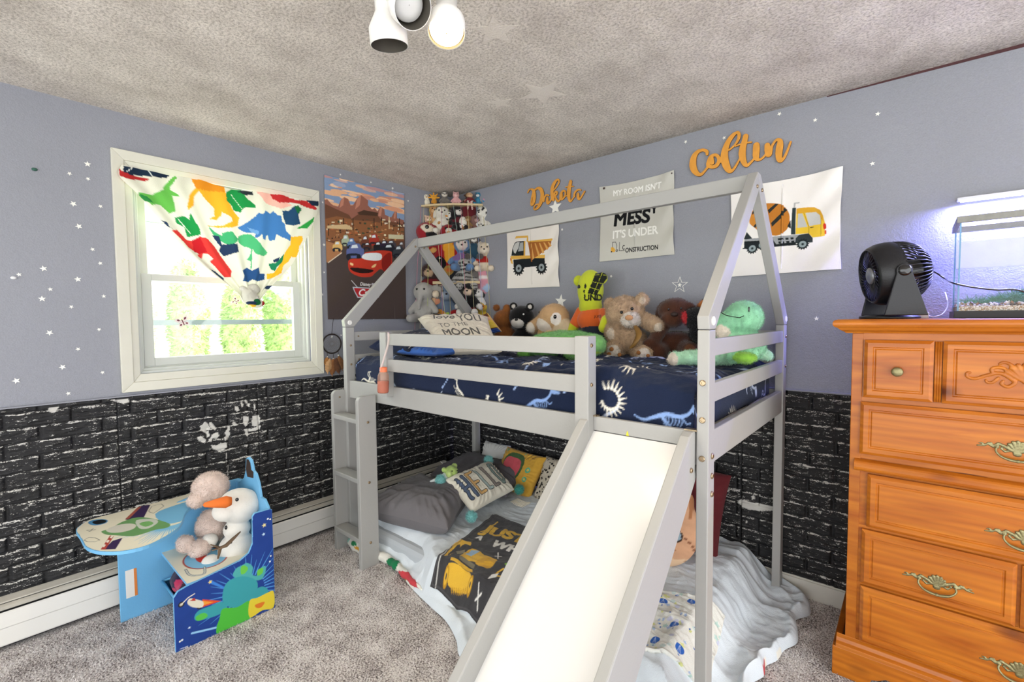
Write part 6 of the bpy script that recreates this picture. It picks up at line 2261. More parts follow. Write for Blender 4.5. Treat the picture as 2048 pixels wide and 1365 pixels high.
# top shelf
B_ = zt + .014
put('toy_duck', 'white chick toy at the left end of the rack top shelf', 'stuffed toy', 853, 396, 24, K('bird', '#e0d8c2', ear='#5a3a2a'), .80, base_z=B_)
put('toy_star', 'orange spiky toy on the rack top shelf beside the white chick', 'stuffed toy', 868, 392, 25, dict(
    prims=[E((0, 0, .28), (.22, .16, .26), '#c98a2e'), E((0, 0, .62), (.18, .14, .17), '#d9982f')] + [Cp((0, 0, .62), (.42 * math.cos(a), 0, .62 + .36 * math.sin(a)), .09, .05, '#d9982f') for a in np.radians([0, 50, 95, 140, 180])] + [E((-.15, -.16, .08), (.1, .1, .08), '#4a2c1e'), E((.15, -.16, .08), (.1, .1, .08), '#4a2c1e')],
    paint=[], bits=[('eye', (-.06, -.13, .66), .02, EY), ('eye', (.06, -.13, .66), .02, EY)]), .84, base_z=B_)
put('toy_sloth', 'grey sloth toy with dark eye patches on the rack top shelf', 'stuffed toy', 889, 388, 28, dict(
    prims=K('bear', '#6f6a62', belly='#8a857b')['prims'][:7] + [], paint=[E((0, -.2, .70), (.19, .16, .17), '#d3ccbd'), E((-.09, -.22, .74), (.075, .08, .05), '#2b2622', (0, 20, 0)), E((.09, -.22, .74), (.075, .08, .05), '#2b2622', (0, -20, 0))],
    bits=[('eye', (-.08, -.235, .75), .02, 'eye_white'), ('eye', (.08, -.235, .75), .02, 'eye_white'), ('nose', (0, -.30, .67), .03, 'nose_black')]), .86, base_z=B_)
put('toy_pig', 'pink piglet toy in the middle of the rack top shelf', 'stuffed toy', 912, 390, 27, K('pig', '#d6a39f', face='#e3bab4'), .86, base_z=B_)
put('toy_monkey', 'dark brown monkey toy on the rack top shelf beside the pink piglet', 'stuffed toy', 936, 389, 26, K('monkey', '#4a2f22', face='#b89568', belly='#c9a58a'), .84, base_z=B_)
put('toy_bear', 'blue bear toy at the right end of the rack top shelf', 'stuffed toy', 957, 391, 26, K('bear', '#2f7592', face='#dfe0da', belly='#3f86a2'), .86, turn=-15, base_z=B_)
put('toy_ball', 'pink and blue fluffy ball toy tucked beside the blue bear', 'stuffed toy', 971, 398, 13, dict(prims=[E((0, 0, .5), .5, '#4585a6')], paint=[E((-.1, -.4, .7), .3, '#c98ea0')], bits=[]), .95, base_z=B_)
put('toy_doll', 'small maroon and striped rag toy hanging over the top shelf edge', 'stuffed toy', 940, 404, 30, dict(
    prims=[E((0, 0, .85), (.16, .12, .14), '#c9a27c'), E((0, 0, .6), (.15, .10, .18), '#6a2226'), Cp((-.08, 0, .5), (-.12, -.02, .1), .07, .05, '#e6ddd0'), Cp((.08, 0, .5), (.12, -.02, .08), .07, .05, '#e6ddd0'), Cp((-.12, 0, .66), (-.3, 0, .45), .05, .04, '#6a2226'), Cp((.12, 0, .66), (.3, 0, .5), .05, .04, '#6a2226')],
    paint=[E((0, 0, z), (.5, .5, .02), '#a33a3a') for z in (.12, .2, .28, .36, .44)], bits=[('eye', (-.05, -.11, .87), .02, EY), ('eye', (.05, -.11, .87), .02, EY)]), 1.04)
# body of the rack, row by row
T = 'stuffed toy'
put('toy_lion', 'tan lion toy just under the left end of the top shelf', T, 869, 432, 38, K('bear', '#b98550', face='#d1ab7c', belly='#cfa877'), .80)
put('toy_bear', 'small cream bear toy below the tan lion in the rack', T, 857, 448, 30, K('bear', '#d9b69a', face='#e6cdb6'), .86, turn=10)
put('toy_dog', 'white puppy toy with a blue cap in the rack', T, 884, 441, 52, dict(**{**K('dog', '#d8d3c4', ear='#cfc9b8', spots=None), 'paint': [E((0, -.02, .93), (.2, .22, .09), '#2f6485'), E((-.2, -.1, .82), .05, '#2a2a2a'), E((.05, -.18, .22), .06, '#3a3a38'), E((-.1, -.18, .42), .04, '#b98a4a')]}), .90)
put('toy_penguin', 'black and white penguin toy standing sideways in the upper rack', T, 903, 445, 46, K('penguin', '#1c1a1b', belly='#d9d6cf'), .86, turn=-40)
put('toy_puppy', 'black toy with a white face and one dark eye in the upper rack', T, 914, 436, 46, dict(**{**K('dog', '#221c1e', face='#d9d5cb', shirt='#5a1f26'), }), .82, turn=20)
put('toy_doll', 'plain maroon plush bag toy below the right of the top shelf', T, 938, 424, 36, dict(prims=[E((0, 0, .5), (.34, .2, .45), '#5e1c22'), E((-.1, 0, .95), (.2, .14, .1), '#c9a793')], paint=[], bits=[]), .84)
put('toy_chick', 'white egg shaped toy in the upper rack', T, 926, 446, 22, dict(prims=[E((0, 0, .5), (.3, .25, .45), '#e2ddd0')], paint=[], bits=[('eye', (-.1, -.23, .7), .03, EY), ('eye', (.1, -.23, .7), .03, EY)]), .96)
put('toy_hedgehog', 'small tan and brown toy in the upper rack, beside the white egg toy', T, 936, 446, 26, K('bear', '#86643a', face='#b79a70'), .90, turn=-20)
put('toy_mouse', 'mauve brown floppy toy in the upper rack', T, 950, 449, 34, K('dog', '#7c5a52', face='#b58f88', ear='#6a4b46'), .84, turn=25)
put('toy_dalmatian', 'large white toy dog with black spots at the right side of the rack', T, 968, 440, 50, K('dog', '#dcd8cc', ear='#d5d1c4', spots='#191817'), .92, turn=-35)
put('toy_leopard', 'green and cream spotted cloth toy above the large spotted dog', T, 967, 415, 22, dict(prims=[E((0, 0, .4), (.4, .22, .35), '#b9b89a', (0, 30, 0)), Cp((.1, 0, .5), (.45, 0, .95), .14, .07, '#dcd8c4')], paint=[E((x, -.1, z), .05, '#3a4a2e') for x, z in ((-.3, .4), (-.1, .5), (0, .3), (.2, .45), (-.2, .2), (.1, .6))], bits=[]), .92)
put('toy_parrot', 'large red toy bird with a white ringed eye at the left of the rack', T, 860, 478, 58, dict(
    prims=[E((0, 0, .3), (.36, .26, .34), '#8c1f24'), E((-.06, -.04, .66), (.34, .26, .28), '#94232a'), E((.30, 0, .42), (.2, .12, .30), '#7a1a20', (0, -25, 0)), E((.02, -.26, .56), (.16, .14, .12), '#1b1819')],
    paint=[E((-.08, -.26, .72), (.20, .2, .12), '#d9cdb6', (0, 20, 0)), E((.1, -.26, .10), (.14, .1, .1), '#d2a05a')], bits=[('eye', (-.10, -.285, .76), (.06, .03, .06), EY)]), .94, turn=5)
put('toy_parrot', 'tall red toy with a golden yellow belly in the middle of the rack', T, 898, 498, 78, dict(
    prims=[E((0, 0, .40), (.26, .18, .40), '#9c1f24'), E((0, -.02, .82), (.2, .17, .18), '#8c1d22'), E((-.24, 0, .4), (.07, .1, .28), '#8a1a20', (0, 10, 0)), E((.24, 0, .4), (.07, .1, .28), '#8a1a20', (0, -10, 0))],
    paint=[E((0, -.2, .46), (.12, .14, .36), '#d99a2e')], bits=[('eye', (-.06, -.18, .88), .03, EY), ('eye', (.06, -.18, .88), .03, EY), ('beak', (0, -.20, .80), (.05, .07, .05), 'nose_tan')]), .90)
put('toy_penguin', 'black toy with a round white ring face below the upper toys', T, 925, 462, 34, K('penguin', '#1a181a', belly='#dcd9d2'), .92)
put('toy_monkey', 'white faced monkey toy in a purple and blue outfit, right of the red toys', T, 924, 508, 62, dict(**{**K('monkey', '#5f7fa6', face='#dcd0c6', ear='#8a2a2a', shirt='#7a5f8e')}), .96)
put('toy_raccoon', 'grey raccoon toy with black eye patches at the right of the rack', T, 948, 492, 50, dict(
    prims=K('bear', '#57504c', ear='#3a3432')['prims'][:9], paint=[E((-.11, -.2, .76), (.10, .12, .09), '#1d1a1a', (0, 30, 0)), E((.11, -.2, .76), (.10, .12, .09), '#1d1a1a', (0, -30, 0)), E((0, -.28, .64), (.1, .12, .09), '#ddd8cf'), E((.22, -.1, .80), (.07, .16, .12), '#dad5ca'), E((0, -.1, .25), (.3, .3, .3), '#2b4a5c')],
    bits=[('nose', (0, -.30, .66), .03, 'nose_black'), ('eye', (-.1, -.225, .77), .022, 'eye_white'), ('eye', (.1, -.225, .77), .022, 'eye_white')]), .90)
put('toy_dalmatian', 'small spotted toy dog above the white bear in the rack', T, 972, 478, 30, K('cat', '#d9d4c8', spots='#1b1a19'), .90, turn=-20)
put('toy_bear', 'cream bear toy in a red shirt at the right edge of the rack', T, 970, 514, 54, K('bear', '#d6c6ae', face='#e0d3bf', shirt='#a8241f'), .98, turn=-5)
put('toy_mole', 'round black toy in the middle left of the rack', T, 884, 522, 30, dict(prims=[E((0, 0, .42), (.42, .34, .42), '#121112'), E((-.15, -.1, .85), (.14, .1, .1), '#1a1819')], paint=[], bits=[('eye', (-.12, -.32, .58), .05, 'eye_white')]), .98)
put('toy_dino', 'gold and brown toy below the tall red toy', T, 898, 535, 30, dict(prims=[E((0, 0, .4), (.34, .26, .4), '#a5803e'), E((0, -.1, .8), (.22, .2, .2), '#93602f')], paint=[E((0, -.3, .3), (.2, .2, .12), '#c46a35')], bits=[('eye', (.08, -.28, .85), .035, EY)]), .95)
put('toy_zebra', 'grey and black striped tiger toy hanging in the right half of the rack', T, 929, 546, 60, K('zebra', '#a9a6a0', face='#c9c6bf', stripes='#23201f'), .96, turn=10)
put('toy_unicorn', 'pink and white long tailed toy at the right edge of the rack', T, 967, 556, 66, dict(
    prims=[E((-.05, 0, .82), (.17, .14, .16), '#cf8f9a'), Cp((-.03, 0, .7), (.05, 0, .45), .13, .17, '#cf8f9a'), E((.08, 0, .28), (.24, .18, .26), '#c98c98'), E((.12, -.1, .22), (.15, .12, .12), '#9fb6cf'), E((.18, .02, .86), (.08, .06, .08), '#d8d2cf')],
    paint=[E((.05, 0, .5), (.3, .3, .05), '#e0d4d0')], bits=[('eye', (-.1, -.12, .86), .03, EY)]), .92)
put('toy_mouse', 'plain grey round toy half hidden beside the striped tiger', T, 949, 549, 30, dict(prims=[E((0, 0, .5), (.4, .3, .45), '#6d6863')], paint=[], bits=[]), .86)
put('toy_lemur', 'black and silver long toy in the lower middle of the rack', T, 908, 556, 50, dict(prims=[E((0, 0, .4), (.24, .2, .4), '#222428'), E((0, -.05, .82), (.2, .17, .18), '#3a3c42')], paint=[E((.1, -.2, .4), (.06, .1, .3), '#a9adb2')], bits=[('eye', (-.07, -.2, .86), .03, 'eye_white')]), .84)
put('toy_dog', 'dark red and brown toy dog with cream feet at the lower left of the rack', T, 862, 560, 64, K('dog', '#3a2320', face='#b89a7c', tip='#d8c8ae', shirt='#6e1c1f'), .92, turn=-15)
put('toy_elephant', 'big pale grey elephant toy at the bottom left of the rack', T, 848, 603, 72, K('elephant', '#a9a69f', ear='#9a978f', tip='#b4b0a6'), 1.22, turn=-20, fur=900)
put('toy_fish', 'peach coloured toy fish standing upright beside the grey elephant', T, 873, 602, 44, dict(prims=[E((0, 0, .5), (.22, .16, .48), '#cf8d6c'), E((0, 0, .05), (.24, .08, .1), '#c17f60')], paint=[E((-.15, -.1, .5), (.1, .2, .5), '#d9b48e')], bits=[('eye', (0, -.15, .8), .03, EY)]), 1.06)
put('toy_donkey', 'blue toy in a yellow hood at the bottom of the rack', T, 891, 605, 66, K('bear', '#66788c', face='#8b98a8', hood='#d9b93a', tip='#1d1b1c'), 1.0, turn=5)
put('toy_cat', 'black toy cat with cream face and red trousers, low right in the rack', T, 938, 597, 60, K('cat', '#171516', face='#dcc3a8', short='#ad1f1f', tip='#dfdad0'), 1.06, turn=-10)
put('toy_dog', 'small white toy dog behind the black cat in the rack', T, 958, 598, 40, K('dog', '#d9d5cd', ear='#2a2727'), .96, turn=-25)
put('toy_duck', 'yellow duckling toy at the bottom right of the rack', T, 964, 626, 40, K('bird', '#d8bb3e', face='#d68f35', ear='#d68f35', tip='#d9b53a'), 1.04, turn=-10)
put('toy_ball', 'orange toy behind the cream pillow at the foot of the rack', T, 883, 632, 34, dict(prims=[E((0, 0, .5), (.45, .3, .4), '#cf8b2f'), E((-.2, 0, .9), (.15, .1, .15), '#d9962f')], paint=[], bits=[]), 1.08)
put('toy_caterpillar', 'red toy with lime green ends behind the cream pillow', T, 912, 630, 24, dict(prims=[E((0, 0, .5), (.5, .3, .35), '#a3201f'), E((-.6, 0, .5), (.22, .25, .3), '#a9c257'), E((.6, 0, .5), (.22, .25, .3), '#a9c257')], paint=[], bits=[]), 1.08)

# ---------------------------------------------------------------- toys along the back of the loft bed
def world_toy(name, label, prims, paint, bits, h=.006, k=.015, fur=0, flen=.010, curl=.5, lump=.0, lscale=25, seed=1, decal=None, fwid=.0013, cvar=.08, children=()):
    V, T_, C = plush_mesh(prims, h, k, paint, lump=lump, lscale=lscale, fur=fur, flen=flen, curl=curl, seed=seed, fwid=fwid, cvar=cvar)
    if decal:
        C = decal(V, C)
    o = link_mesh(name, V, T_, attr_mat('plush', 1.0, .5, 300, .25), None, smooth=True, cols=C)
    tag(o, label, 'stuffed toy')
    for nm, c, r, m in bits:
        f_ = rotm(0, 0, facing(np.array(c)))
        MB().ball(c, np.broadcast_to(np.array(r, float), (3,)), 14, rot=f_).build(nm, MATS[m] if isinstance(m, str) else m, o, smooth=True)
    return o


def fwd(p, d):
    """step from p towards the camera by d metres"""
    v = CAM - np.array(p)
    return np.array(p) + v / np.linalg.norm(v) * d


def El(px, py, y, rx, ry, rz, col, rot=None, f=0):
    """ellipsoid at a seen place on depth plane y: radii in photo pixels (across, deep, up), turned to face the camera"""
    p = wp(px, py, y)
    q = E(p, (mm(p, rx), mm(p, ry), mm(p, rz)), col)
    R0 = rotm(0, 0, facing(p))
    q['rot'] = R0 if rot is None else R0 @ rotm(*rot)
    if f:
        q['c'] = fwd(q['c'], mm(p, f))
    return q


def Lb(a, b, ra, rb, col, k=None):
    """limb between two seen places (px, py, y); radii in pixels"""
    A, B = wp(*a), wp(*b)
    return Cp(A, B, mm(A, ra), mm(B, rb), col, k)


# small brown bear turned away
Y = -.16
world_toy('toy_bear', 'small chestnut bear looking left beside the doll cushion on the loft bed',
          [El(1007, 640, Y, 20, 18, 20, '#8c5527'), El(993, 616, Y, 7, 5, 7, '#7d4a22'), El(1014, 617, Y, 8, 5, 8, '#8c5527'), El(988, 650, Y, 10, 10, 9, '#ddd0bd'), El(1010, 678, Y, 22, 18, 26, '#8c5527')], [],
          [('nose', fwd(wp(982, 645, Y), .02), .007, 'nose_black'), ('eye', fwd(wp(996, 641, Y), .045), .006, EY)], h=.005, fur=5000, flen=.012, seed=3, cvar=.25)
# black bear
world_toy('toy_bear', 'black plush bear with a pale muzzle on the loft bed beside the fawn rabbit',
          [El(1043, 636, Y, 25, 22, 24, '#121112'), El(1027, 613, Y, 8, 5, 8, '#121112'), El(1060, 614, Y, 8, 5, 8, '#121112'), El(1037, 645, Y, 14, 15, 11, '#ddd8cf', f=14), El(1045, 684, Y, 24, 20, 26, '#121112')],
          [El(1027, 613, Y, 4, 6, 4, '#cfc9bf', f=5), El(1060, 614, Y, 4, 6, 4, '#cfc9bf', f=5)],
          [('eye', fwd(wp(1030, 630, Y), .078), .006, 'eye_white'), ('eye', fwd(wp(1047, 629, Y), .082), .006, 'eye_white'), ('nose', fwd(wp(1033, 640, Y), .098), (.013, .010, .009), 'nose_black')], h=.0045, fur=3000, flen=.006, seed=4)
# fawn rabbit
Y = -.20
world_toy('toy_rabbit', 'large fawn and cream rabbit toy lying on the loft bed beside the yellow bear',
          [El(1108, 636, Y, 30, 26, 28, '#c9a476'), El(1094, 648, Y, 20, 18, 16, '#e6dccb', f=14), El(1128, 660, Y, 22, 18, 22, '#d8c3a0'), El(1092, 630, Y, 16, 10, 8, '#c9a476', (0, -30, 0)), Lb((1085, 640, Y), (1066, 655, Y - .03), 12, 12, '#c9a476'), El(1062, 656, Y - .04, 9, 8, 10, '#e4dccd', f=6),
           Lb((1115, 680, Y), (1140, 690, Y - .03), 20, 16, '#dccdb2'), El(1087, 664, Y - .04, 11, 9, 16, '#c29a66', (0, 25, 0)), El(1098, 672, Y - .06, 12, 8, 9, '#d8b58a')],
          [El(1112, 638, Y, 11, 12, 14, '#efe8dc', (0, 20, 0), f=26)],
          [('eye', fwd(wp(1110, 634, Y), .088), (.010, .006, .012), EY), ('eye', fwd(wp(1079, 625, Y), .050), (.007, .006, .008), EY), ('nose', fwd(wp(1086, 634, Y), .088), (.009, .007, .007), 'nose_pink')], h=.005, fur=9000, flen=.011, seed=5)
# lime bear with orange shirt
Y = -.17


def lime_decal(V, C):
    cv = Canvas(1, 1, .01, '#ffffff', 1)
    # black print on the head, lettering below; (a, b) = place in the photo view
    W = 120
    cv = Canvas(.80, 1.60, .005, '#ffffff', 1)
    return C


prims = [El(1181, 580, Y, 26, 20, 40, '#b9c22e'), El(1157, 562, Y, 10, 7, 11, '#b9c22e'), El(1203, 557, Y, 12, 7, 12, '#b9c22e'), El(1181, 612, Y, 23, 18, 18, '#b9c22e'),
         El(1187, 640, Y, 32, 22, 24, '#d7632a'), El(1187, 668, Y, 26, 22, 30, '#2b2f3c'), Lb((1163, 625, Y), (1153, 645, Y - .02), 12, 12, '#d7632a'), Lb((1153, 645, Y - .02), (1142, 662, Y - .03), 10, 10, '#c4cc2c'),
         Lb((1208, 628, Y), (1213, 648, Y - .06), 12, 12, '#d7632a'), Lb((1213, 640, Y - .07), (1208, 656, Y - .09), 10, 11, '#d6dd33')]
lime = [None]


def lime_dec(V, C):
    # camera-independent print: laid on the front of the head in the toy's own plane (x along the wall, z up)
    o = wp(1181, 600, Y)
    R0 = rotm(0, 0, facing(o))
    L_ = (V - o) @ R0
    u, w = L_[:, 0], L_[:, 2]
    s = mm(o, 1)
    cv = Canvas(100 * s, 130 * s, .0016, '#ffffff', 1)
    X = lambda x, y: ((x - 1131) * s, (650 - y) * s)
    cv.poly([X(1191, 548), X(1212, 545), X(1213, 560), X(1203, 572), X(1193, 592), X(1175, 588), X(1184, 566)], '#1d1f16')
    for a, b in (((1190, 552), (1213, 553)), ((1186, 566), (1208, 570)), ((1180, 577), (1200, 583)), ((1204, 548), (1186, 590))):
        cv.line([X(*a), X(*b)], .0022, '#b9c22e')
    cv.ell(*X(1158, 574), 3.4 * s, 4 * s, '#1d1f16')
    cv.ell(*X(1171, 574), 2.2 * s, 5 * s, '#1d1f16')
    cv.poly([X(1166, 582), X(1171, 581), X(1169, 590)], '#1d1f16')
    cv.text(*X(1168, 602), 'UND!', 17 * s, '#1d1f16', .95, .8 * s)
    cv.text(*X(1188, 636), 'JOSI', 8 * s, '#4a1f12', .95, .2 * s)
    cu, cw = u + 50 * s, w + 50 * s
    c = cv.sample(cu, cw)
    m = (L_[:, 1] < .01) & (cu > 0) & (cw > 0) & (cu < cv.w) & (cw < cv.h) & (c.min(1) < .98)
    C[m] = c[m]
    return C


world_toy('toy_bear', 'lime yellow toy bear with black print in an orange shirt on the loft bed', prims, [], [], h=.0033, k=.012, seed=6, cvar=.05, decal=lime_dec)

# curly teddy
Y = -.26
FC = '#b99d7e'
world_toy('teddy_bear', 'large curly light brown teddy bear sitting on the loft bed', [
    El(1250, 626, Y, 37, 32, 33, FC), El(1220, 609, Y, 12, 8, 13, FC), El(1284, 600, Y, 13, 8, 13, FC), El(1262, 640, Y, 18, 16, 14, '#ddd3c6', f=24),
    El(1258, 682, Y, 34, 28, 30, FC), Lb((1228, 655, Y), (1226, 668, Y - .06), 15, 16, FC), Lb((1290, 640, Y), (1312, 652, Y - .04), 14, 15, FC),
    Lb((1240, 695, Y), (1227, 702, Y - .11), 18, 19, FC), Lb((1275, 697, Y), (1288, 708, Y - .11), 18, 19, FC)],
    [El(1227, 705, Y - .11, 18, 12, 20, '#d9cfc0', f=22), El(1288, 711, Y - .11, 17, 12, 20, '#d9cfc0', f=22), El(1221, 668, Y - .06, 8, 8, 12, '#cfc0ac', f=14), El(1318, 656, Y - .04, 9, 8, 10, '#d6c8b4', f=12), El(1285, 602, Y, 8, 6, 8, '#cdbba2', f=9)],
    [('eye', fwd(wp(1243, 625, Y), .100), .0085, EY), ('eye', fwd(wp(1264, 618, Y), .100), .0085, EY), ('nose', fwd(wp(1258, 636, Y), .122), (.020, .012, .014), 'nose_tan')]
    + [('foot_pad', fwd(wp(x, y, Y - .11), .062), (r, .006, r), mat('pad_brown', '#96602f', .9)) for x, y, r in ((1223, 699, .011), (1218, 709, .011), (1239, 710, .010), (1277, 706, .010), (1296, 712, .009))],
    h=.006, fur=26000, flen=.013, curl=1.2, lump=.006, lscale=60, seed=7, cvar=.35, fwid=.0022)
# its ribbon
rb_ = spline(np.array([wp(1270, 652, Y - .085), wp(1278, 668, Y - .13), wp(1272, 684, Y - .155), wp(1262, 697, Y - .155)]), 8)
mb = MB()
V, F = [], []
for i, p in enumerate(rb_):
    w_ = .012 + .010 * math.sin(i / len(rb_) * 3)
    for s_ in (-1, 0, 1):
        V.append(p + np.array([w_ * s_ * .75, -.003 * (1 - abs(s_)), w_ * s_ * .2]))
for i in range(len(rb_) - 1):
    for j in range(2):
        F.append((i * 3 + j, i * 3 + j + 1, i * 3 + j + 4, i * 3 + j + 3))
rbn = link_mesh('ribbon', V, F, mat('organza_ribbon', '#8f6a34', .35, var=.2, vscale=60), [o for o in bpy.data.objects if o.name == 'teddy_bear'][0], smooth=True)
sd_ = rbn.modifiers.new('thick', 'SOLIDIFY'); sd_.thickness = .0015

# dark brown dog
Y = -.20
BRN = '#4b2b1b'
world_toy('toy_dog', 'dark brown plush dog with floppy ears slumped on the loft bed', [
    El(1350, 622, Y, 32, 26, 26, BRN), El(1345, 638, Y, 22, 20, 17, '#52301e', f=18), El(1321, 628, Y, 10, 9, 24, BRN, (0, 12, 0)), El(1384, 624, Y, 10, 9, 20, BRN, (0, -18, 0)),
    El(1352, 690, Y, 42, 28, 26, BRN), Lb((1326, 652, Y - .04), (1304, 688, Y - .14), 13, 13, BRN), El(1298, 690, Y - .16, 13, 11, 12, BRN), Lb((1330, 700, Y - .05), (1316, 706, Y - .13), 16, 17, BRN), Lb((1370, 698, Y - .04), (1382, 702, Y - .10), 18, 18, BRN)],
    [El(1378, 700, Y - .11, 12, 10, 12, '#6b4026', f=14)],
    [('nose', fwd(wp(1349, 629, Y), .115), (.018, .010, .012), mat('nose_brown', '#2a1811', .6)), ('eye', fwd(wp(1337, 619, Y), .085), .006, EY), ('eye', fwd(wp(1362, 617, Y), .085), .006, EY)],
    h=.006, fur=9000, flen=.007, seed=8, cvar=.3)
Y = -.30
world_toy('toy_animal', 'black shaggy toy with a shiny red patch leaning on the brown dog', [El(1392, 637, Y, 22, 20, 22, '#0f0e0f'), El(1379, 633, Y, 14, 12, 13, '#0f0e0f'), El(1398, 668, Y, 18, 16, 18, '#0f0e0f')],
          [El(1368, 636, Y, 9, 14, 14, '#c4202a', f=10)], [], h=.005, fur=5000, flen=.014, curl=1, seed=9)
Y = -.16
world_toy('toy_animal', 'orange and black toy half hidden behind the front gable rafter', [El(1409, 616, Y, 14, 12, 15, '#b06a2d'), El(1416, 604, Y, 10, 8, 8, '#151314'), El(1402, 640, Y, 18, 14, 22, '#191617')], [], [], h=.005, fur=2500, flen=.010, seed=10)
# big mint green dinosaur
Y = -.42
GR, GL_ = '#8cc79f', '#a9d7b5'
world_toy('toy_dinosaur', 'big mint green plush dinosaur at the right end of the loft bed', [
    El(1487, 636, Y, 36, 34, 34, GR), El(1460, 646, Y, 30, 28, 22, GR, f=8), El(1445, 664, Y - .05, 13, 12, 14, '#dcd0c0', f=6), El(1478, 692, Y, 48, 36, 34, GR),
    Lb((1460, 712, Y - .06), (1372, 716, Y - .22), 17, 14, GL_), El(1350, 719, Y - .24, 14, 12, 16, GL_), Lb((1470, 712, Y - .14), (1500, 708, Y - .10), 15, 15, '#8cc79f'), El(1492, 716, Y - .16, 22, 13, 11, '#7fb23f'),
    Lb((1510, 700, Y + .05), (1535, 712, Y + .1), 16, 10, GL_)],
    [El(1344, 720, Y - .24, 12, 14, 15, '#ddd3c4', f=8), El(1470, 668, Y, 30, 30, 7, '#97cfa8')],
    [('eye', fwd(wp(1498, 619, Y), .092), (.0035, .003, .011), EY)], h=.008, fur=14000, flen=.009, seed=11, cvar=.35, lump=.003)
ml = MB().tube([fwd(wp(x, y, Y), .105) for x, y in ((1441, 625), (1452, 631), (1466, 634), (1479, 636), (1488, 632))], .0016, 5)
ml.build('mouth_line', mat('stitch_black', '#161616', .8), [o for o in bpy.data.objects if o.name == 'toy_dinosaur'][0], smooth=True)
# green turtle behind the guard
Y = -.52
world_toy('toy_turtle', 'grass green plush turtle lying behind the guard rail of the loft bed', [
    El(1130, 684, Y, 70, 40, 22, '#6fae5e'), El(1185, 690, Y, 26, 26, 22, '#7fba6b'), El(1050, 707, Y - .1, 16, 14, 10, '#5f9a3f'), El(1090, 700, Y - .06, 34, 26, 14, '#5c9b46'), Lb((1140, 705, Y - .05), (1160, 712, Y - .14), 14, 12, '#5c9b46')],
    [El(1150, 706, Y - .08, 60, 20, 4, '#a6c840')], [], h=.008, fur=9000, flen=.010, seed=12, cvar=.45, lump=.006)
# cloth doll cushion
Y = -.34
cvp = Canvas(.10, .20, .0028, '#e3c24a')
cvp.poly([(0, .13), (.10, .13), (.10, .20), (0, .20)], '#d8a583')
cvp.poly([(0, .165), (.03, .175), (.07, .172), (.10, .16), (.10, .20), (0, .20)], '#6b3a22')
cvp.ell(.035, .152, .004, .004, '#1c1414'); cvp.ell(.068, .152, .004, .004, '#1c1414')
cvp.poly([(0, 0), (.10, 0), (.10, .04), (0, .04)], '#2f4f9c')
cvp.poly([(.03, .05), (.07, .05), (.075, .11), (.025, .11)], '#e8e2d2')
cvp.poly([(0, .04), (.10, .04), (.10, .048), (0, .048)], '#54301c')
pillow('doll_cushion', 'printed doll cushion with brown hair and yellow shirt behind the cream pillow', 'cushion',
       [wp(938, 640, Y), wp(975, 626, Y), wp(1004, 664, Y), wp(962, 676, Y)], .06, cvp, 3, material=FLEECE)
# ================================================================== DRESSER
m = bpy.data.materials.new('honey_pine')
m.use_nodes = True
nt, N, L, b = nodes(m)
geo = N.new('ShaderNodeNewGeometry')
oi = N.new('ShaderNodeObjectInfo')
mp = N.new('ShaderNodeMapping'); mp.inputs['Scale'].default_value = (1.3, 9, 13)
cmb = N.new('ShaderNodeVectorMath'); cmb.operation = 'MULTIPLY_ADD'
cmb.inputs[1].default_value = (3.1, 1.7, 2.3)
L.new(oi.outputs['Random'], cmb.inputs[0]); L.new(geo.outputs['Position'], cmb.inputs[2])
L.new(cmb.outputs[0], mp.inputs['Vector'])
n1 = N.new('ShaderNodeTexNoise'); n1.inputs['Scale'].default_value = 1.6; n1.inputs['Detail'].default_value = 6; n1.inputs['Distortion'].default_value = 1.2
L.new(mp.outputs[0], n1.inputs['Vector'])
wv = N.new('ShaderNodeTexWave'); wv.bands_direction = 'Z'; wv.inputs['Scale'].default_value = 1.1; wv.inputs['Distortion'].default_value = 5.5; wv.inputs['Detail'].default_value = 3; wv.inputs['Detail Scale'].default_value = .8
L.new(mp.outputs[0], wv.inputs['Vector'])
vo = N.new('ShaderNodeTexVoronoi'); vo.inputs['Scale'].default_value = 1.0
mp2 = N.new('ShaderNodeMapping'); mp2.inputs['Scale'].default_value = (3.2, 3.2, 7)
L.new(cmb.outputs[0], mp2.inputs['Vector']); L.new(mp2.outputs[0], vo.inputs['Vector'])
kr = N.new('ShaderNodeValToRGB')
kr.color_ramp.elements[0].position = .05; kr.color_ramp.elements[0].color = (1, 1, 1, 1)
kr.color_ramp.elements[1].position = .19; kr.color_ramp.elements[1].color = (0, 0, 0, 1)
L.new(vo.outputs['Distance'], kr.inputs[0])
cr = N.new('ShaderNodeValToRGB')
cr.color_ramp.elements[0].position = .25; cr.color_ramp.elements[0].color = (*srgb('#9c4d0e'), 1)
cr.color_ramp.elements[1].position = .75; cr.color_ramp.elements[1].color = (*srgb('#cb7a22'), 1)
L.new(n1.outputs['Fac'], cr.inputs[0])
mx = N.new('ShaderNodeMix'); mx.data_type = 'RGBA'; mx.blend_type = 'MULTIPLY'; mx.inputs[0].default_value = .12
L.new(cr.outputs[0], mx.inputs[6]); L.new(wv.outputs['Color'], mx.inputs[7])
mx2 = N.new('ShaderNodeMix'); mx2.data_type = 'RGBA'; mx2.inputs[7].default_value = (*srgb('#5c2a10'), 1)
L.new(kr.outputs[0], mx2.inputs[0]); L.new(mx.outputs[2], mx2.inputs[6])
L.new(mx2.outputs[2], b.inputs['Base Color'])
b.inputs['Roughness'].default_value = .32
b.inputs['Specular IOR Level'].default_value = .35
b.inputs['Coat Weight'].default_value = .08
b.inputs['Coat Roughness'].default_value = .2
PINE = m
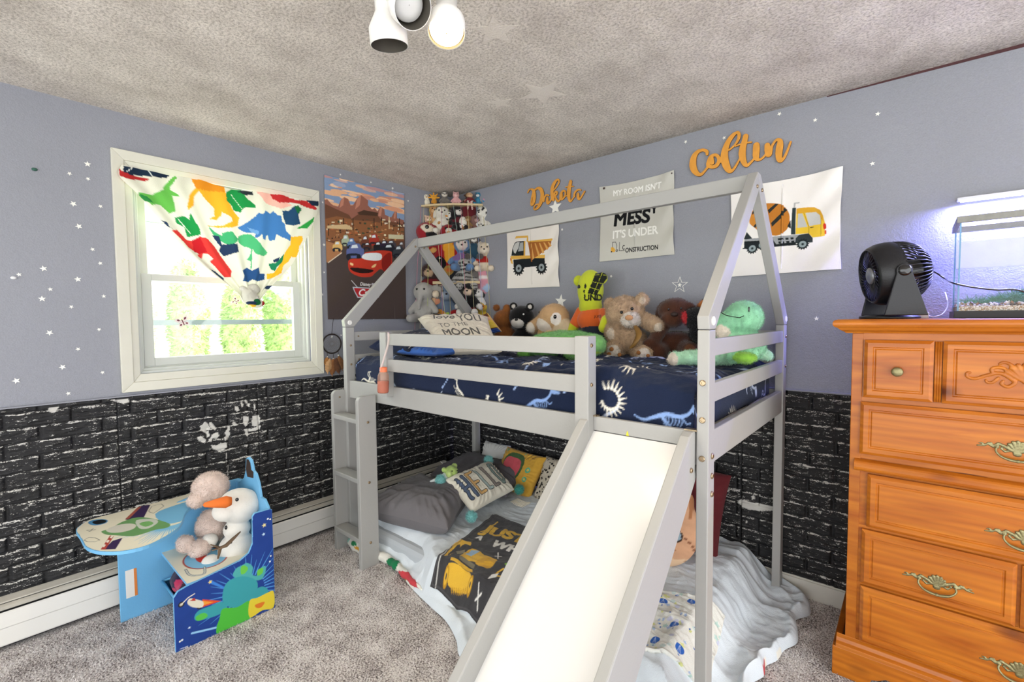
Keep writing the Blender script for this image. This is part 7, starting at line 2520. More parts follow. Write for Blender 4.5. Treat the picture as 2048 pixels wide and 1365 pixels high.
# the same board stood on end
PINEV = m.copy(); PINEV.name = 'honey_pine_upright'
for nn in PINEV.node_tree.nodes:
    if nn.type == 'MAPPING' and abs(nn.inputs['Scale'].default_value[2] - 17) < .1:
        nn.inputs['Scale'].default_value = (17, 9, 1.3)
    if nn.type == 'TEX_WAVE':
        nn.bands_direction = 'X'
ANT = mat('antique_brass', '#8d8662', .38, .75, bump=.3, bscale=200, var=.25, vscale=80)
DX0, DX1, DYF, DYB = 2.65, 3.49, -.46, -.03
DC = (DX0 + DX1) / 2
dr = thing('dresser', 'tall honey pine chest of drawers with ornate brass pulls at the right', 'dresser', (DC, -.25, 0))
mb = MB()
mb.box(DX0, DX0 + .02, DYF + .02, DYB, .09, 1.262).box(DX1 - .02, DX1, DYF + .02, DYB, .09, 1.262).box(DX0 + .02, DX1 - .02, DYB - .01, DYB, .09, 1.262)
mb.box(DX0 + .02, DX1 - .02, DYF + .02, DYB - .01, .09, .11)
mb.build('body', PINEV, dr, bevel=.002)
for x0, x1 in ((DX0, DX0 + .032), (DX1 - .032, DX1)):
    MB().box(x0, x1, DYF, DYF + .02, .09, 1.262).build('face_stile', PINEV, dr, bevel=.002)
MB().box(DX0 + .031, DX1 - .031, DYF + .004, DYF + .016, .12, 1.25).build('face_panel', PINE, dr)
# frame boards between the drawers
for z0, z1 in ((1.240, 1.262), (1.020, 1.034), (.815, .830), (.562, .572), (.354, .362), (.09, .145)):
    MB().box(DX0 + .032, DX1 - .032, DYF + .002, DYF + .02, z0, z1).build('face_rail', PINE, dr)
# top slab with rounded nose and cove
q = [(DYB + .01, 1.262), (-.475, 1.262), (-.480, 1.267), (-.490, 1.272), (-.500, 1.282)] + [(-.500 - .012 * math.sin(a), 1.296 - .014 * math.cos(a)) for a in np.linspace(.2, math.pi, 9)] + [(-.498, 1.311), (DYB + .01, 1.311)]
V, F = [], []
n = len(q)
ox = [0.0] * n
for k, (y, z) in enumerate(q):
    e = max(0, -(y + .475)) if y < -.4 else 0
    ox[k] = .018 + e
mb = MB()
for s, xe in ((-1, DX0), (1, DX1)):
    pass
V = [(DX0 - ox[k], y, z) for k, (y, z) in enumerate(q)] + [(DX1 + ox[k], y, z) for k, (y, z) in enumerate(q)]
F = [tuple(range(n - 1, -1, -1)), tuple(range(n, 2 * n))] + [(k, (k + 1) % n, n + (k + 1) % n, n + k) for k in range(n)]
MB().add(V, F).build('top', PINE, dr, bevel=.001)
# waist moulding
q = [(DYF, .768), (-.470, .770)] + [(-.470 - .016 * math.sin(a), .790 - .018 * math.cos(a)) for a in np.linspace(.1, math.pi - .1, 8)] + [(DYF, .812)]
MB().prism(q, DX1 - DX0 + .0 - .03, (1, 2, 0), DX0 + .015).build('waist_moulding', PINE, dr, bevel=.001)
# plinth with bracket feet and a stepped top moulding
q = [(DX0 - .035, 0), (DX0 + .055, 0), (DX0 + .075, .012), (DX0 + .082, .03), (DX0 + .10, .036), (DX0 + .12, .05), (DX0 + .30, .056), (DC, .045), (DX1 - .30, .056), (DX1 - .12, .05), (DX1 - .10, .036), (DX1 - .082, .03), (DX1 - .075, .012), (DX1 - .055, 0), (DX1 + .035, 0), (DX1 + .035, .108), (DX0 - .035, .108)]
MB().prism(q, .022, (0, 2, 1), DYF - .030).build('plinth', PINE, dr, bevel=.003)
for x0, x1 in ((DX0 - .035, DX0 - .013), (DX1 + .013, DX1 + .035)):
    MB().box(x0, x1, DYF - .008, DYB, 0, .108).build('plinth_side', PINE, dr, bevel=.003)
q = [(DYF + .0, .106), (DYF - .030, .106), (DYF - .028, .118), (DYF - .016, .124), (DYF - .012, .136), (DYF - .002, .142), (DYF + .0, .145)]
MB().prism(q, DX1 - DX0 + .05, (1, 2, 0), DX0 - .025).build('plinth_moulding', PINE, dr, bevel=.001)


def raised(x0, x1, z0, z1, y=DYF, t=.016, m1=.010, m2=.024, m3=.030):
    """drawer front: sloping lip, bead and flat field"""
    mb = MB()
    lv = [(0, 0), (0, t * .55), (m1, t), (m2, t), (m2 + .003, t - .004), (m3, t - .004), (m3 + .004, t - .001)]
    V, F = [], []
    for i, (ins, d) in enumerate(lv):
        V += [(x0 + ins, y - d, z0 + ins), (x1 - ins, y - d, z0 + ins), (x1 - ins, y - d, z1 - ins), (x0 + ins, y - d, z1 - ins)]
        if i:
            a, b_ = 4 * (i - 1), 4 * i
            for k in range(4):
                F.append((a + k, a + (k + 1) % 4, b_ + (k + 1) % 4, b_ + k))
    F.append(tuple(4 * (len(lv) - 1) + k for k in range(4)))
    F.append((3, 2, 1, 0))
    return mb.add(V, F)


def pull(parent, x, z, y=DYF - .015):
    """bail pull: pierced scroll plate with a shell in the middle and a swinging handle"""
    pr = []
    C0 = ANT
    L_ = lambda pts, r0, r1: [Cp((pts[i][0], 0, pts[i][1]), (pts[i + 1][0], 0, pts[i + 1][1]), r0 + (r1 - r0) * i / (len(pts) - 1), r0 + (r1 - r0) * (i + 1) / (len(pts) - 1), '#888888') for i in range(len(pts) - 1)]
    for s in (-1, 1):
        pr += L_([(s * .022, .006), (s * .040, .014), (s * .052, .004), (s * .062, .010), (s * .074, .004), (s * .086, .002)], .0052, .0025)
        pr += L_([(s * .014, -.004), (s * .026, -.008), (s * .034, .0), (s * .030, .008), (s * .022, .004)], .0034, .0026)
        pr += L_([(s * .050, .004), (s * .056, .014), (s * .064, .014)], .0034, .002)
        pr += L_([(s * .070, .004), (s * .076, .011), (s * .082, .010)], .003, .002)
        pr += [E((s * .044, -.002, .004), (.006, .006, .006), '#888888')]
    for k in range(-3, 4):
        a = k * .38
        pr += [Cp((0, 0, -.010), (.026 * math.sin(a), -.001, -.010 + .036 * math.cos(a)), .0030, .0048, '#888888')]
    pr += [E((0, 0, -.012), (.010, .005, .008), '#888888')]
    V, T, C = plush_mesh(pr, .0019, .002, cvar=0)
    V[:, 1] *= .8
    o = link_mesh('pull', V + np.array([x, y, z]), T, ANT, parent, smooth=True)
    hb = [(-.044, -.004, .004), (-.046, -.010, -.008), (-.034, -.014, -.022), (-.014, -.016, -.029), (0, -.016, -.030), (.014, -.016, -.029), (.034, -.014, -.022), (.046, -.010, -.008), (.044, -.004, .004)]
    sp = spline(np.array(hb), 5)
    r = np.interp(np.linspace(0, 1, len(sp)), [0, .2, .35, .47, .5, .53, .65, .8, 1], [.0028, .003, .0048, .004, .0062, .004, .0048, .003, .0028])
    MB().tube(sp + np.array([x, y, z]), r, 8).build('bail', ANT, o, smooth=True)
    return o


def drawer(x0, x1, z0, z1, pulls):
    d = raised(x0, x1, z0, z1).build('drawer', PINE, dr)
    for x, z in pulls:
        pull(d, x, z)
    return d


# top row: one long drawer divided by fluted strips; knobs left and right, carving between
d1 = MB()
dtop = raised(2.686, 2.868, 1.036, 1.238).build('drawer', PINE, dr)
carve = raised(2.890, 3.250, 1.036, 1.238).build('drawer', PINE, dr)
dright = raised(3.272, 3.454, 1.036, 1.238).build('drawer', PINE, dr)
for x in (2.879, 3.261):
    mb = MB()
    for k in (-1, 0, 1):
        mb.tube([(x + k * .006, DYF - .006, 1.038), (x + k * .006, DYF - .006, 1.236)], .0036, 8)
    mb.build('fluted_strip', PINEV, dr, smooth=True)
for d_, x in ((dtop, 2.777), (dright, 3.363)):
    kb = MB().lathe([(.008, 0), (.007, .008), (.010, .012), (.0155, .016), (.0165, .020), (.014, .024), (.009, .0265), (.001, .027)], (x, DYF - .014, 1.133), (0, -1, 0), 24).build('knob', ANT, d_, smooth=True)
pr = []
for s in (-1, 1):
    def sw(pts, r0, r1):
        sp = spline(np.array([(DC + s * a, 1.133 + c_) for a, c_ in pts]), 4)
        for i in range(len(sp) - 1):
            t_ = i / (len(sp) - 1)
            pr.append(Cp((sp[i][0], DYF - .016, sp[i][1]), (sp[i + 1][0], DYF - .016, sp[i + 1][1]), r0 + (r1 - r0) * t_, r0 + (r1 - r0) * (t_ + 1 / len(sp)), '#888888'))
    sw([(.020, -.012), (.05, .010), (.08, .002), (.105, -.010), (.122, -.006), (.124, .006), (.116, .008)], .0055, .0028)
    sw([(.018, .0), (.045, .026), (.066, .026), (.070, .016), (.060, .012)], .005, .003)
    sw([(.012, .008), (.028, .036), (.044, .044), (.054, .038)], .005, .003)
    sw([(.020, -.018), (.034, -.030), (.048, -.022), (.044, -.012)], .005, .003)
    sw([(.055, -.004), (.066, -.018), (.078, -.020), (.082, -.012)], .004, .0025)
for k in range(-3, 4):
    a = k * .33
    pr.append(Cp((DC, DYF - .017, 1.118), (DC + .045 * math.sin(a), DYF - .017, 1.118 + .055 * math.cos(a)), .003, .0062, '#888888'))
V, T, C = plush_mesh(pr, .0024, .003, cvar=0)
V[:, 1] = DYF - .016 + (V[:, 1] - (DYF - .016)) * .8
link_mesh('carving', V, T, PINE, carve, smooth=True)
drawer(2.679, 3.461, .832, 1.018, [(DC, .912)] if False else [(3.061, .912)])
drawer(2.704, 3.436, .573, .762, [(3.085, .645)])
d4 = drawer(2.692, 3.072, .364, .560, [(2.893, .436)])
drawer(3.082, 3.452, .364, .560, [(3.26, .436)])
drawer(2.692, 3.452, .148, .352, [(3.085, .232)])

# ================================================================== FAN
FB = mat('fan_black', '#17171a', .38, bump=.12, bscale=220)
FG = mat('fan_gloss', '#0c0c0e', .12, coat=.6)
fz = 1.311
fc = np.array([2.745, -.30, fz + .168])
fan = thing('table_fan', 'round black table fan tilted to the left on top of the dresser', 'fan', (fc[0], fc[1], fz))
MB().lathe([(.088, 0), (.090, .004), (.088, .010), (.070, .014), (.03, .016)], (fc[0], fc[1], fz), (0, 0, 1), 40).build('base', FB, fan, smooth=True)
ad = np.array([-.93, -.34, -.13])
ad /= np.linalg.norm(ad)
side = np.cross(ad, (0, 0, 1))
side /= np.linalg.norm(side)
upv = np.cross(side, ad)
# hooped housing
prof_o = [(.062, -.100), (.080, -.075), (.104, -.035), (.112, -.015), (.115, .008), (.112, .040), (.100, .066), (.096, .070), (.094, .064), (.104, .038), (.108, .008), (.106, -.010)]
hs = MB().lathe([(.110, -.018), (.1145, -.006), (.116, .012), (.113, .038), (.105, .058), (.097, .068), (.094, .064), (.102, .050), (.109, .012), (.106, -.016)], fc, ad, 56, caps=False).build('housing', FB, fan, smooth=True)
mb = MB()
for k in range(44):
    a = 2 * math.pi * k / 44
    r_ = lambda rr, h: fc + ad * h + rr * (math.cos(a) * side + math.sin(a) * upv)
    mb.tube([r_(.111, -.014), r_(.106, -.045), r_(.093, -.075), r_(.070, -.097), r_(.050, -.104)], .0027, 5)
mb.build('rear_grille', FB, fan, smooth=True)
MB().lathe([(.001, -.110), (.050, -.108), (.056, -.102), (.052, -.094), (.001, -.094)], fc, ad, 40, caps=False).build('motor_cap', FB, fan, smooth=True)
MB().lathe([(.034, -.095), (.036, -.03), (.030, .01), (.001, .012)], fc, ad, 28, caps=False).build('motor', FG, fan, smooth=True)
mb = MB()
for k in range(36):
    a = 2 * math.pi * k / 36
    c1, c2 = math.cos(a), math.sin(a)
    a2 = a + .35
    p1 = fc + ad * .058 + .030 * (c1 * side + c2 * upv)
    p2 = fc + ad * .066 + .062 * (math.cos(a + .17) * side + math.sin(a + .17) * upv)
    p3 = fc + ad * .064 + .096 * (math.cos(a2) * side + math.sin(a2) * upv)
    mb.tube([p1, p2, p3], .0014, 5)
mb.build('front_grille', FB, fan, smooth=True)
MB().lathe([(.001, .070), (.020, .069), (.030, .064), (.032, .056), (.028, .052)], fc, ad, 32, caps=False).build('hub_badge', mat('silver_badge', '#8d8f94', .35, .6), fan, smooth=True)
for k in range(3):
    V, F = [], []
    for i in range(9):
        r_ = .030 + .066 * i / 8
        for j in range(7):
            a = 2 * math.pi * k / 3 + (-.55 + 1.1 * j / 6) * (1 - .25 * i / 8)
            V.append(fc + ad * (.034 + .022 * (j / 6 - .5)) + r_ * (math.cos(a) * side + math.sin(a) * upv))
    for i in range(8):
        for j in range(6):
            F.append((i * 7 + j, i * 7 + j + 1, (i + 1) * 7 + j + 1, (i + 1) * 7 + j))
    bl = MB().add(V, F).build('blade', FB, fan, smooth=True)
    s_ = bl.modifiers.new('thick', 'SOLIDIFY'); s_.thickness = .0015
# the two yoke cheeks
for s in (-1, 1):
    off = -side * s * .118 if side[1] > 0 else side * s * .118
    q = []
    bc = np.array([fc[0], fc[1], 0]) + np.array([off[0], off[1], 0])
    fx = np.array([ad[0], ad[1], 0]) / math.hypot(ad[0], ad[1])
    out = []
    for a in np.linspace(-.35, math.pi + .35, 16):
        out.append((.024 * math.cos(a), fc[2] + .024 * math.sin(a)))
    out = [(.052, fz + .012)] + out + [(-.072, fz + .012)]
    n = len(out)
    on = off / np.linalg.norm(off)
    V = [bc * [1, 1, 0] + fx * u_ + np.array([0, 0, z]) - on * .006 * 0 + on * (-.010 if z < fz + .05 else 0) for u_, z in out] + [bc * [1, 1, 0] + fx * u_ + np.array([0, 0, z]) + on * .009 + on * (-.006 if z < fz + .05 else 0) for u_, z in out]
    F = [tuple(range(n)), tuple(range(2 * n - 1, n - 1, -1))] + [(k, n + k, n + (k + 1) % n, (k + 1) % n) for k in range(n)]
    yk = MB().add(V, F).build('yoke', FB, fan, bevel=.003)
    pc = np.array([bc[0], bc[1], fc[2]]) + on * .008
    MB().lathe([(.020, 0), (.019, .004), (.013, .008), (.001, .0095)], pc, on, 28).build('pivot_knob', FG, yk, smooth=True)
cp = [fc - ad * .105, at(1872, 546, 1, -.20), at(1890, 558, 1, -.20), at(1905, 566, 1, -.345), at(1940, 574, 1, -.350), at(1990, 580, 1, -.352), at(2050, 585, 1, -.352), at(2110, 640, 1, -.2)]
MB().tube(spline(np.array(cp), 10), .0028, 8).build('power_cord', FG, fan, smooth=True)

# ================================================================== FISH TANK
tk0 = at(1905, 633, 1, -.33)
tx0, ty0, ty1, tz0 = 2.922, -.33, -.07, 1.312
tx1 = 3.43
th = .325
GT = bpy.data.materials.new('tank_glass')
GT.use_nodes = True
nt, N, L, b = nodes(GT)
N.remove(b)
tr = N.new('ShaderNodeBsdfTransparent'); tr.inputs[0].default_value = (.965, .97, .99, 1)
gs = N.new('ShaderNodeBsdfGlossy'); gs.inputs['Roughness'].default_value = .04
fr = N.new('ShaderNodeMixShader'); fr.inputs[0].default_value = .015
L.new(tr.outputs[0], fr.inputs[1]); L.new(gs.outputs[0], fr.inputs[2]); L.new(fr.outputs[0], N['Material Output'].inputs[0])
tank = thing('fish_tank', 'rectangular glass fish tank with gravel and green weed on the dresser', 'aquarium', ((tx0 + tx1) / 2, (ty0 + ty1) / 2, tz0))
g_ = .004
for nm, bx in (('front_glass', (tx0, tx1, ty0, ty0 + g_, tz0 + .004, tz0 + th)), ('back_glass', (tx0, tx1, ty1 - g_, ty1, tz0 + .004, tz0 + th)), ('side_glass', (tx0, tx0 + g_, ty0 + g_, ty1 - g_, tz0 + .004, tz0 + th)), ('side_glass', (tx1 - g_, tx1, ty0 + g_, ty1 - g_, tz0 + .004, tz0 + th))):
    MB().box(*bx).build(nm, GT, tank)
def frame(z0, z1, o, mt, nm):
    q = [(tx0 - o, ty0 - o), (tx1 + o, ty0 - o), (tx1 + o, ty1 + o), (tx0 - o, ty1 + o)]
    qi = [(tx0 + .008, ty0 + .008), (tx1 - .008, ty0 + .008), (tx1 - .008, ty1 - .008), (tx0 + .008, ty1 - .008)]
    V = [(x, y, z0) for x, y in q] + [(x, y, z0) for x, y in qi] + [(x, y, z1) for x, y in q] + [(x, y, z1) for x, y in qi]
    F = []
    for k in range(4):
        j = (k + 1) % 4
        F += [(k, 4 + k, 4 + j, j), (8 + k, 8 + j, 12 + j, 12 + k), (k, j, 8 + j, 8 + k), (4 + k, 12 + k, 12 + j, 4 + j)]
    return MB().add(V, F).build(nm, mt, tank, bevel=.001)
frame(tz0, tz0 + .024, .004, mat('tank_black', '#17181a', .4), 'base_frame')
frame(tz0 + th - .004, tz0 + th + .018, .004, mat('tank_grey_rim', '#85857f', .5, bump=.3, bscale=60, var=.3, vscale=50), 'top_frame')
# silicone seams
for x, y in ((tx0 + .006, ty0 + .006), (tx0 + .006, ty1 - .006)):
    MB().box(x - .002, x + .002, y - .002, y + .002, tz0 + .02, tz0 + th).build('seam', mat('tank_seam', '#6f9fc0', .4), tank)
# foam / limescale patch on the far pane and the light plastic hood strip
MB().box(tx0 + .01, tx1 - .01, ty1 - .012, ty1 - .006, tz0 + .185, tz0 + .285).build('film', mat('limescale', '#d6d9f0', .7, bump=.6, bscale=40, var=.08, vscale=30), tank)
# gravel: larger stones over pale grit
rg = np.random.default_rng(2)
MB().box(tx0 + .006, tx1 - .006, ty0 + .006, ty1 - .006, tz0 + .006, tz0 + .040).build('substrate', mat('grit', '#a2937a', .9, bump=1, bscale=120, var=.4, vscale=120), tank)
V, F, M_ = [], [], []
mb = MB()
cols_ = ['#cfc5b2', '#e1dccf', '#8f6a43', '#57422f', '#b8935f', '#efeae0']
octa = np.array([(1, 0, 0), (-1, 0, 0), (0, 1, 0), (0, -1, 0), (0, 0, 1), (0, 0, -1)], float)
of = [(0, 2, 4), (2, 1, 4), (1, 3, 4), (3, 0, 4), (2, 0, 5), (1, 2, 5), (3, 1, 5), (0, 3, 5)]
for i in range(1900):
    lower = i < 1000
    if lower:
        p = np.array([rg.uniform(tx0 + .008, tx1 - .01), ty0 + .0055, rg.uniform(tz0 + .022, tz0 + .040)])
        r = rg.uniform(.0022, .0036, 3)
        c = [0, 1, 0, 5, 4][rg.integers(5)]
    else:
        p = np.array([rg.uniform(tx0 + .010, tx1 - .01), rg.uniform(ty0 + .008, ty1 - .01), tz0 + rg.uniform(.040, .052)])
        r = rg.uniform(.003, .007, 3)
        c = rg.integers(6)
    mb.add(octa * r @ rotm(*rg.uniform(0, 90, 3)).T + p, of, c)
gv = mb.build('gravel', [mat('stone_%s' % nm, c, .6) for nm, c in zip(('buff', 'pale', 'brown', 'dark', 'ochre', 'white'), cols_)], tank)
gv['kind'] = 'stuff'
# weed
N_ = 2600
base = np.stack([rg.normal(3.10, .085, N_), rg.uniform(ty0 + .02, ty0 + .14, N_), np.full(N_, tz0 + .05)], 1)
base[:, 0] = np.clip(base[:, 0], tx0 + .03, tx1 - .02)
dirn = rg.normal(size=(N_, 3)) * [1, .5, .5] + [0, 0, .45]
dirn /= np.linalg.norm(dirn, axis=1)[:, None]
hgt = .055 * np.exp(-((base[:, 0] - 3.10) / .10) ** 2)
base[:, 2] += rg.uniform(0, 1, N_) * hgt * .6
ln = rg.uniform(.012, .045, N_)[:, None]
sd = np.cross(dirn, rg.normal(size=(N_, 3)))
sd /= np.linalg.norm(sd, axis=1)[:, None]
tp_ = base + dirn * ln
tp_[:, 1] = np.clip(tp_[:, 1], ty0 + .006, ty1 - .006)
tp_[:, 2] = np.maximum(tp_[:, 2], tz0 + .05)
Vw = np.stack([base - sd * .0008, base + sd * .0008, tp_], 1).reshape(-1, 3)
wd_ = link_mesh('weed', Vw, np.arange(3 * N_).reshape(-1, 3), mat('weed_green', '#3f7a45', .7, var=.3, vscale=40), tank)
wd_['kind'] = 'stuff'
# white tube lamp fixed to the wall above the tank
l0, l1 = at(1914, 402, 1, -.03), at(2046, 389, 1, -.03)
lm = thing('aquarium_lamp', 'slim white strip lamp on the wall above the fish tank', 'strip lamp', (l0[0] + .25, -.03, l0[2]))
MB().box(l0[0], l0[0] + .52, -.050, -.002, l0[2] - .002, l0[2] + .008).build('housing', mat('lamp_white', '#d9dade', .4), lm, bevel=.002)
MB().box(l0[0] + .01, l0[0] + .51, -.046, -.012, l0[2] - .006, l0[2] - .002).build('diode_strip', mat('cool_diodes', '#dfe2ff', .4, emit='#a9b0ff', estr=2.2), lm)
al_ = area_light('aquarium_lamp_light', (l0[0] + .26, -.040, l0[2] - .012), (l0[0] + .26, -.06, l0[2] - 1), .50, .03, 15, (.30, .31, 1.0))

# plug with its white lead beside the fan
pc = at(1848, 628, 1, -.20)
plug = thing('power_adapter', 'small white plug adapter with a lead behind the black fan', 'adapter', (pc[0], -.20, 1.3115))
MB().box(pc[0] - .016, pc[0] + .014, -.215, -.190, 1.3115, 1.335).build('plug_body', mat('white_plastic', '#e6e6e8', .35), plug, bevel=.003)
MB().tube(spline(np.array([(pc[0] + .012, -.20, 1.322), at(1868, 634, 1, -.22), at(1885, 628, 1, -.20), at(1895, 612, 1, -.15), at(1893, 595, 1, -.06), at(1890, 585, 1, -.03)]), 8), .0020, 8).build('lead', mat('white_plastic', '#e6e6e8', .35), plug, smooth=True)

# ================================================================== CHILD'S CHAIR DESK
BL_ = mat('sky_blue_board', '#6fb0da', .45, bump=.1, bscale=120)
NVY = mat('navy_board', '#23438a', .42)
CRM = mat('cream_board', '#ece4cb', .42)
PRINT = attr_mat('printed_board', .38, 0)
dk_ = thing('chair_desk', "child's blue chair desk with printed seat and side table by the heater", 'desk', (.42, -1.9, 0))
XA0, XA1 = .192, .206
XB0, XB1 = .600, .614
# left (far) side board: tall shaped panel standing along the heater
q = [(-2.15, 0), (-1.60, 0), (-1.60, .46), (-1.625, .50), (-1.66, .515), (-1.80, .515), (-1.86, .485), (-1.93, .47), (-2.10, .452), (-2.15, .44)]
MB().prism(q, XA1 - XA0, (1, 2, 0), XA0).build('side_board', BL_, dk_, bevel=.002)
# right (near) side board with printed outer face
qb = [(-2.045, 0), (-1.662, 0), (-1.662, .462), (-1.672, .468), (-1.735, .468), (-1.745, .455), (-1.748, .335), (-1.765, .298), (-1.80, .278), (-2.0, .252), (-2.03, .244), (-2.045, .225)]
rbd = MB().prism(qb, XB1 - XB0, (1, 2, 0), XB0).build('side_board', BL_, dk_, bevel=.0015)
cw, chh = .40, .48
cv = Canvas(cw, chh, .0019, '#23408a')
T_ = lambda *p: [(at(140 + x / 3.174, 900 + y / 3.174, 0, XB1)[1] + 2.052, at(140 + x / 3.174, 900 + y / 3.174, 0, XB1)[2]) for x, y in p]
# rays
cx_, cy_ = T_((1130, 900))[0]
for k in range(34):
    a = math.radians(-60 + k * 9.5)
    r0, r1 = .07, RNG.uniform(.13, .20)
    cv.line([(cx_ + r0 * math.cos(a), cy_ + r0 * math.sin(a)), (cx_ + r1 * math.cos(a), cy_ + r1 * math.sin(a))], [.006, .001], '#4f8fd0')
cv.grain(.08, 30, 30, 2)
# a long blue arm of light, soft teal and green toy-like shapes without faces
cv.line(T_((775, 1165), (925, 1130)), [.008, .008], '#8fc2e6')
cv.line(T_((890, 838), (985, 880)), [.012, .006], '#3f7fcf')
cv.poly(T_((1045, 810), (1050, 760), (1090, 735), (1125, 720), (1160, 745), (1155, 790), (1185, 800), (1200, 760), (1240, 738), (1235, 790), (1195, 830)), '#4fa8a6', 4)
cv.poly(T_((980, 870), (1030, 820), (1110, 805), (1180, 830), (1190, 880), (1170, 950), (1120, 990), (1020, 1000), (970, 960)), '#3c9aa3', 5)
cv.poly(T_((965, 965), (900, 990), (820, 1020), (790, 1060), (805, 1085), (880, 1070), (960, 1040), (1000, 1010)), '#3c9aa3', 5)
cv.poly(T_((800, 1060), (850, 1035), (875, 1055), (840, 1080), (805, 1085)), '#57b94b', 4)
cv.poly(T_((970, 1010), (1060, 1000), (1140, 960), (1150, 1050), (1140, 1085), (1040, 1130), (940, 1170), (930, 1130), (950, 1070)), '#4fb53f', 4)
cv.poly(T_((1170, 900), (1210, 870), (1250, 880), (1260, 920), (1240, 960), (1190, 970), (1165, 940)), '#3c9aa3', 4)
cv.poly(T_((1140, 960), (1190, 940), (1250, 910), (1292, 900), (1292, 1000), (1220, 1020), (1140, 1065)), '#dcc73c', 4)
cv.poly(T_((1175, 985), (1235, 965), (1215, 1000), (1185, 1005)), '#d9772c', 3)
cv.poly(T_((1085, 745), (1110, 735), (1130, 755), (1110, 785), (1085, 790)), '#6cc04a', 3)
cv.poly(T_((1190, 765), (1225, 750), (1220, 785), (1190, 800)), '#6cc04a', 3)
# a motorcycle with a streak of flame
cv.poly(T_((840, 950), (960, 960), (840, 1000)), '#d8502c')
cv.poly(T_((840, 960), (910, 968), (840, 990)), '#e99a3c')
for x, y in ((707, 983), (825, 995)):
    q0 = T_((x, y))[0]
    cv.ell(*q0, .011, .011, '#2a241f'); cv.ell(*q0, .006, .006, '#b9b4a4')
cv.line(T_((707, 983), (750, 940), (790, 915)), .004, '#d9d5ca')
cv.poly(T_((745, 975), (760, 945), (800, 950), (845, 965), (840, 1000), (780, 1000)), '#d8d2c0', 3)
cv.poly(T_((760, 960), (790, 940), (800, 960)), '#b3382c')
for x, y, r, c in ((1232, 480, .011, '#e8dc9a'), (1228, 538, .009, '#b8d6ec'), (758, 1130, .006, '#cfe0f0'), (890, 840, .009, '#e8cf6a'), (1255, 440, .004, '#dfe8ef')):
    cv.poly(star_outline(*T_((x, y))[0], r, .4, 100), c)
for x, y in ((712, 1208), (1255, 440), (1268, 710)):
    cv.ell(*T_((x, y))[0], .004, .004, '#dfe8ef')
cv.line(T_((700, 1265), (748, 1247)), .0025, '#c8d2e6')
Ub, Vb = cv.uv()
Pb = np.stack([np.full(len(Ub), XB1 + .0006), Ub - 2.052, Vb], 1)
Fb = grid_faces(cv.nx, cv.ny)
cen = Pb[Fb].mean(1)
qin = np.array(qb)
ctr = qin.mean(0)
ok = inside(cen[:, 1:], ctr + (qin - ctr) * .994)
link_mesh('printed_face', Pb, Fb[ok], PRINT, dk_, cols=cv.cols())
# seat
q = [(XA1, -2.0), (XB0, -2.0), (XB0, -1.668), (XA1, -1.668)]
cv = Canvas(XB0 - XA1, .332, .0025, '#ece4cb')
sx_, sz_ = .5 * cv.w, .52 * cv.h
cv.ell(.21, .12, .115, .085, '#b0402f'); cv.ell(.21, .12, .108, .078, '#7fbfe0')
cv.poly([(.10, .10), (.22, .085), (.25, .11), (.15, .135)], '#c23229', 3)
cv.line(spline(np.array([(.26, .03), (.33, .03), (.36, .07), (.30, .09)]), 6), .010, '#4a6274')
cv.line(spline(np.array([(.26, .03), (.33, .03), (.36, .07), (.30, .09)]), 6), .004, '#e6e2cf')
seat = MB().box(XA1 - .001, XB0 + .001, -1.995, -1.668, .244, .256).build('seat', BL_, dk_, bevel=.0015)
Us, Vs = cv.uv()
link_mesh('printed_seat_face', np.stack([XA1 + Us, -1.995 + Vs * .982, np.full(len(Us), .2566)], 1), grid_faces(cv.nx, cv.ny), PRINT, seat, cols=cv.cols())
# back rest with a cut-out crest
q = [(XA1, .24), (XB0, .24), (XB0, .47), (.56, .50), (.52, .50), (.50, .56), (.47, .60), (.44, .61), (.42, .655), (.385, .665), (.355, .65), (.345, .59), (.32, .55), (.27, .52), (XA1, .50)]
bk = MB().prism(q, .012, (0, 2, 1), -1.676).build('backrest', BL_, dk_, bevel=.002)
cr_ = [(.405, .63), (.40, .645), (.385, .65), (.37, .64), (.365, .60), (.37, .575), (.40, .57), (.415, .59), (.44, .595), (.44, .575), (.40, .555), (.37, .56)]
MB().prism([(.366, .652), (.392, .654), (.412, .642), (.42, .61), (.448, .605), (.445, .575), (.37, .565), (.356, .60)], .0012, (0, 2, 1), -1.6772).build('crest_print', mat('dark_brown_print', '#3a2c26', .6), bk)
# table top cantilevered from the far side board
zt_ = .470
px_top = [(152, 1063), (157, 1054), (180, 1040), (240, 1024), (290, 1011), (345, 997), (395, 984), (398, 992), (388, 1010), (372, 1024), (364, 1045), (352, 1060), (320, 1080), (285, 1095), (240, 1104), (200, 1104), (178, 1098), (168, 1090), (160, 1075)]
qt = [tuple(at(x, y, 2, zt_)[:2]) for x, y in px_top]
qt = [(max(x, .1), y) for x, y in qt]
qs = spline(np.array(qt), 3, True)
qs[:, 0] = np.maximum(qs[:, 0], .1)
tt = MB().prism([tuple(p) for p in qs], -.013, (0, 1, 2), zt_).build('table_top', BL_, dk_, bevel=.001)
lo_, hi_ = qs.min(0) - .01, qs.max(0) + .01
cv = Canvas(hi_[0] - lo_[0], hi_[1] - lo_[1], .0021, '#ede6cf')
def T3(*p):
    return [(at(140 + x / 3.174, 900 + y / 3.174, 2, zt_)[0] - lo_[0], at(140 + x / 3.174, 900 + y / 3.174, 2, zt_)[1] - lo_[1]) for x, y in p]
cxy = T3((640, 460))[0]
for k in range(60):
    a = math.radians(-100 + k * 4)
    r0, r1 = .05, RNG.uniform(.12, .2)
    cv.line([(cxy[0] + r0 * math.cos(a), cxy[1] + r0 * math.sin(a)), (cxy[0] + r1 * math.cos(a), cxy[1] + r1 * math.sin(a))], [.007, .001], '#7dbde0')
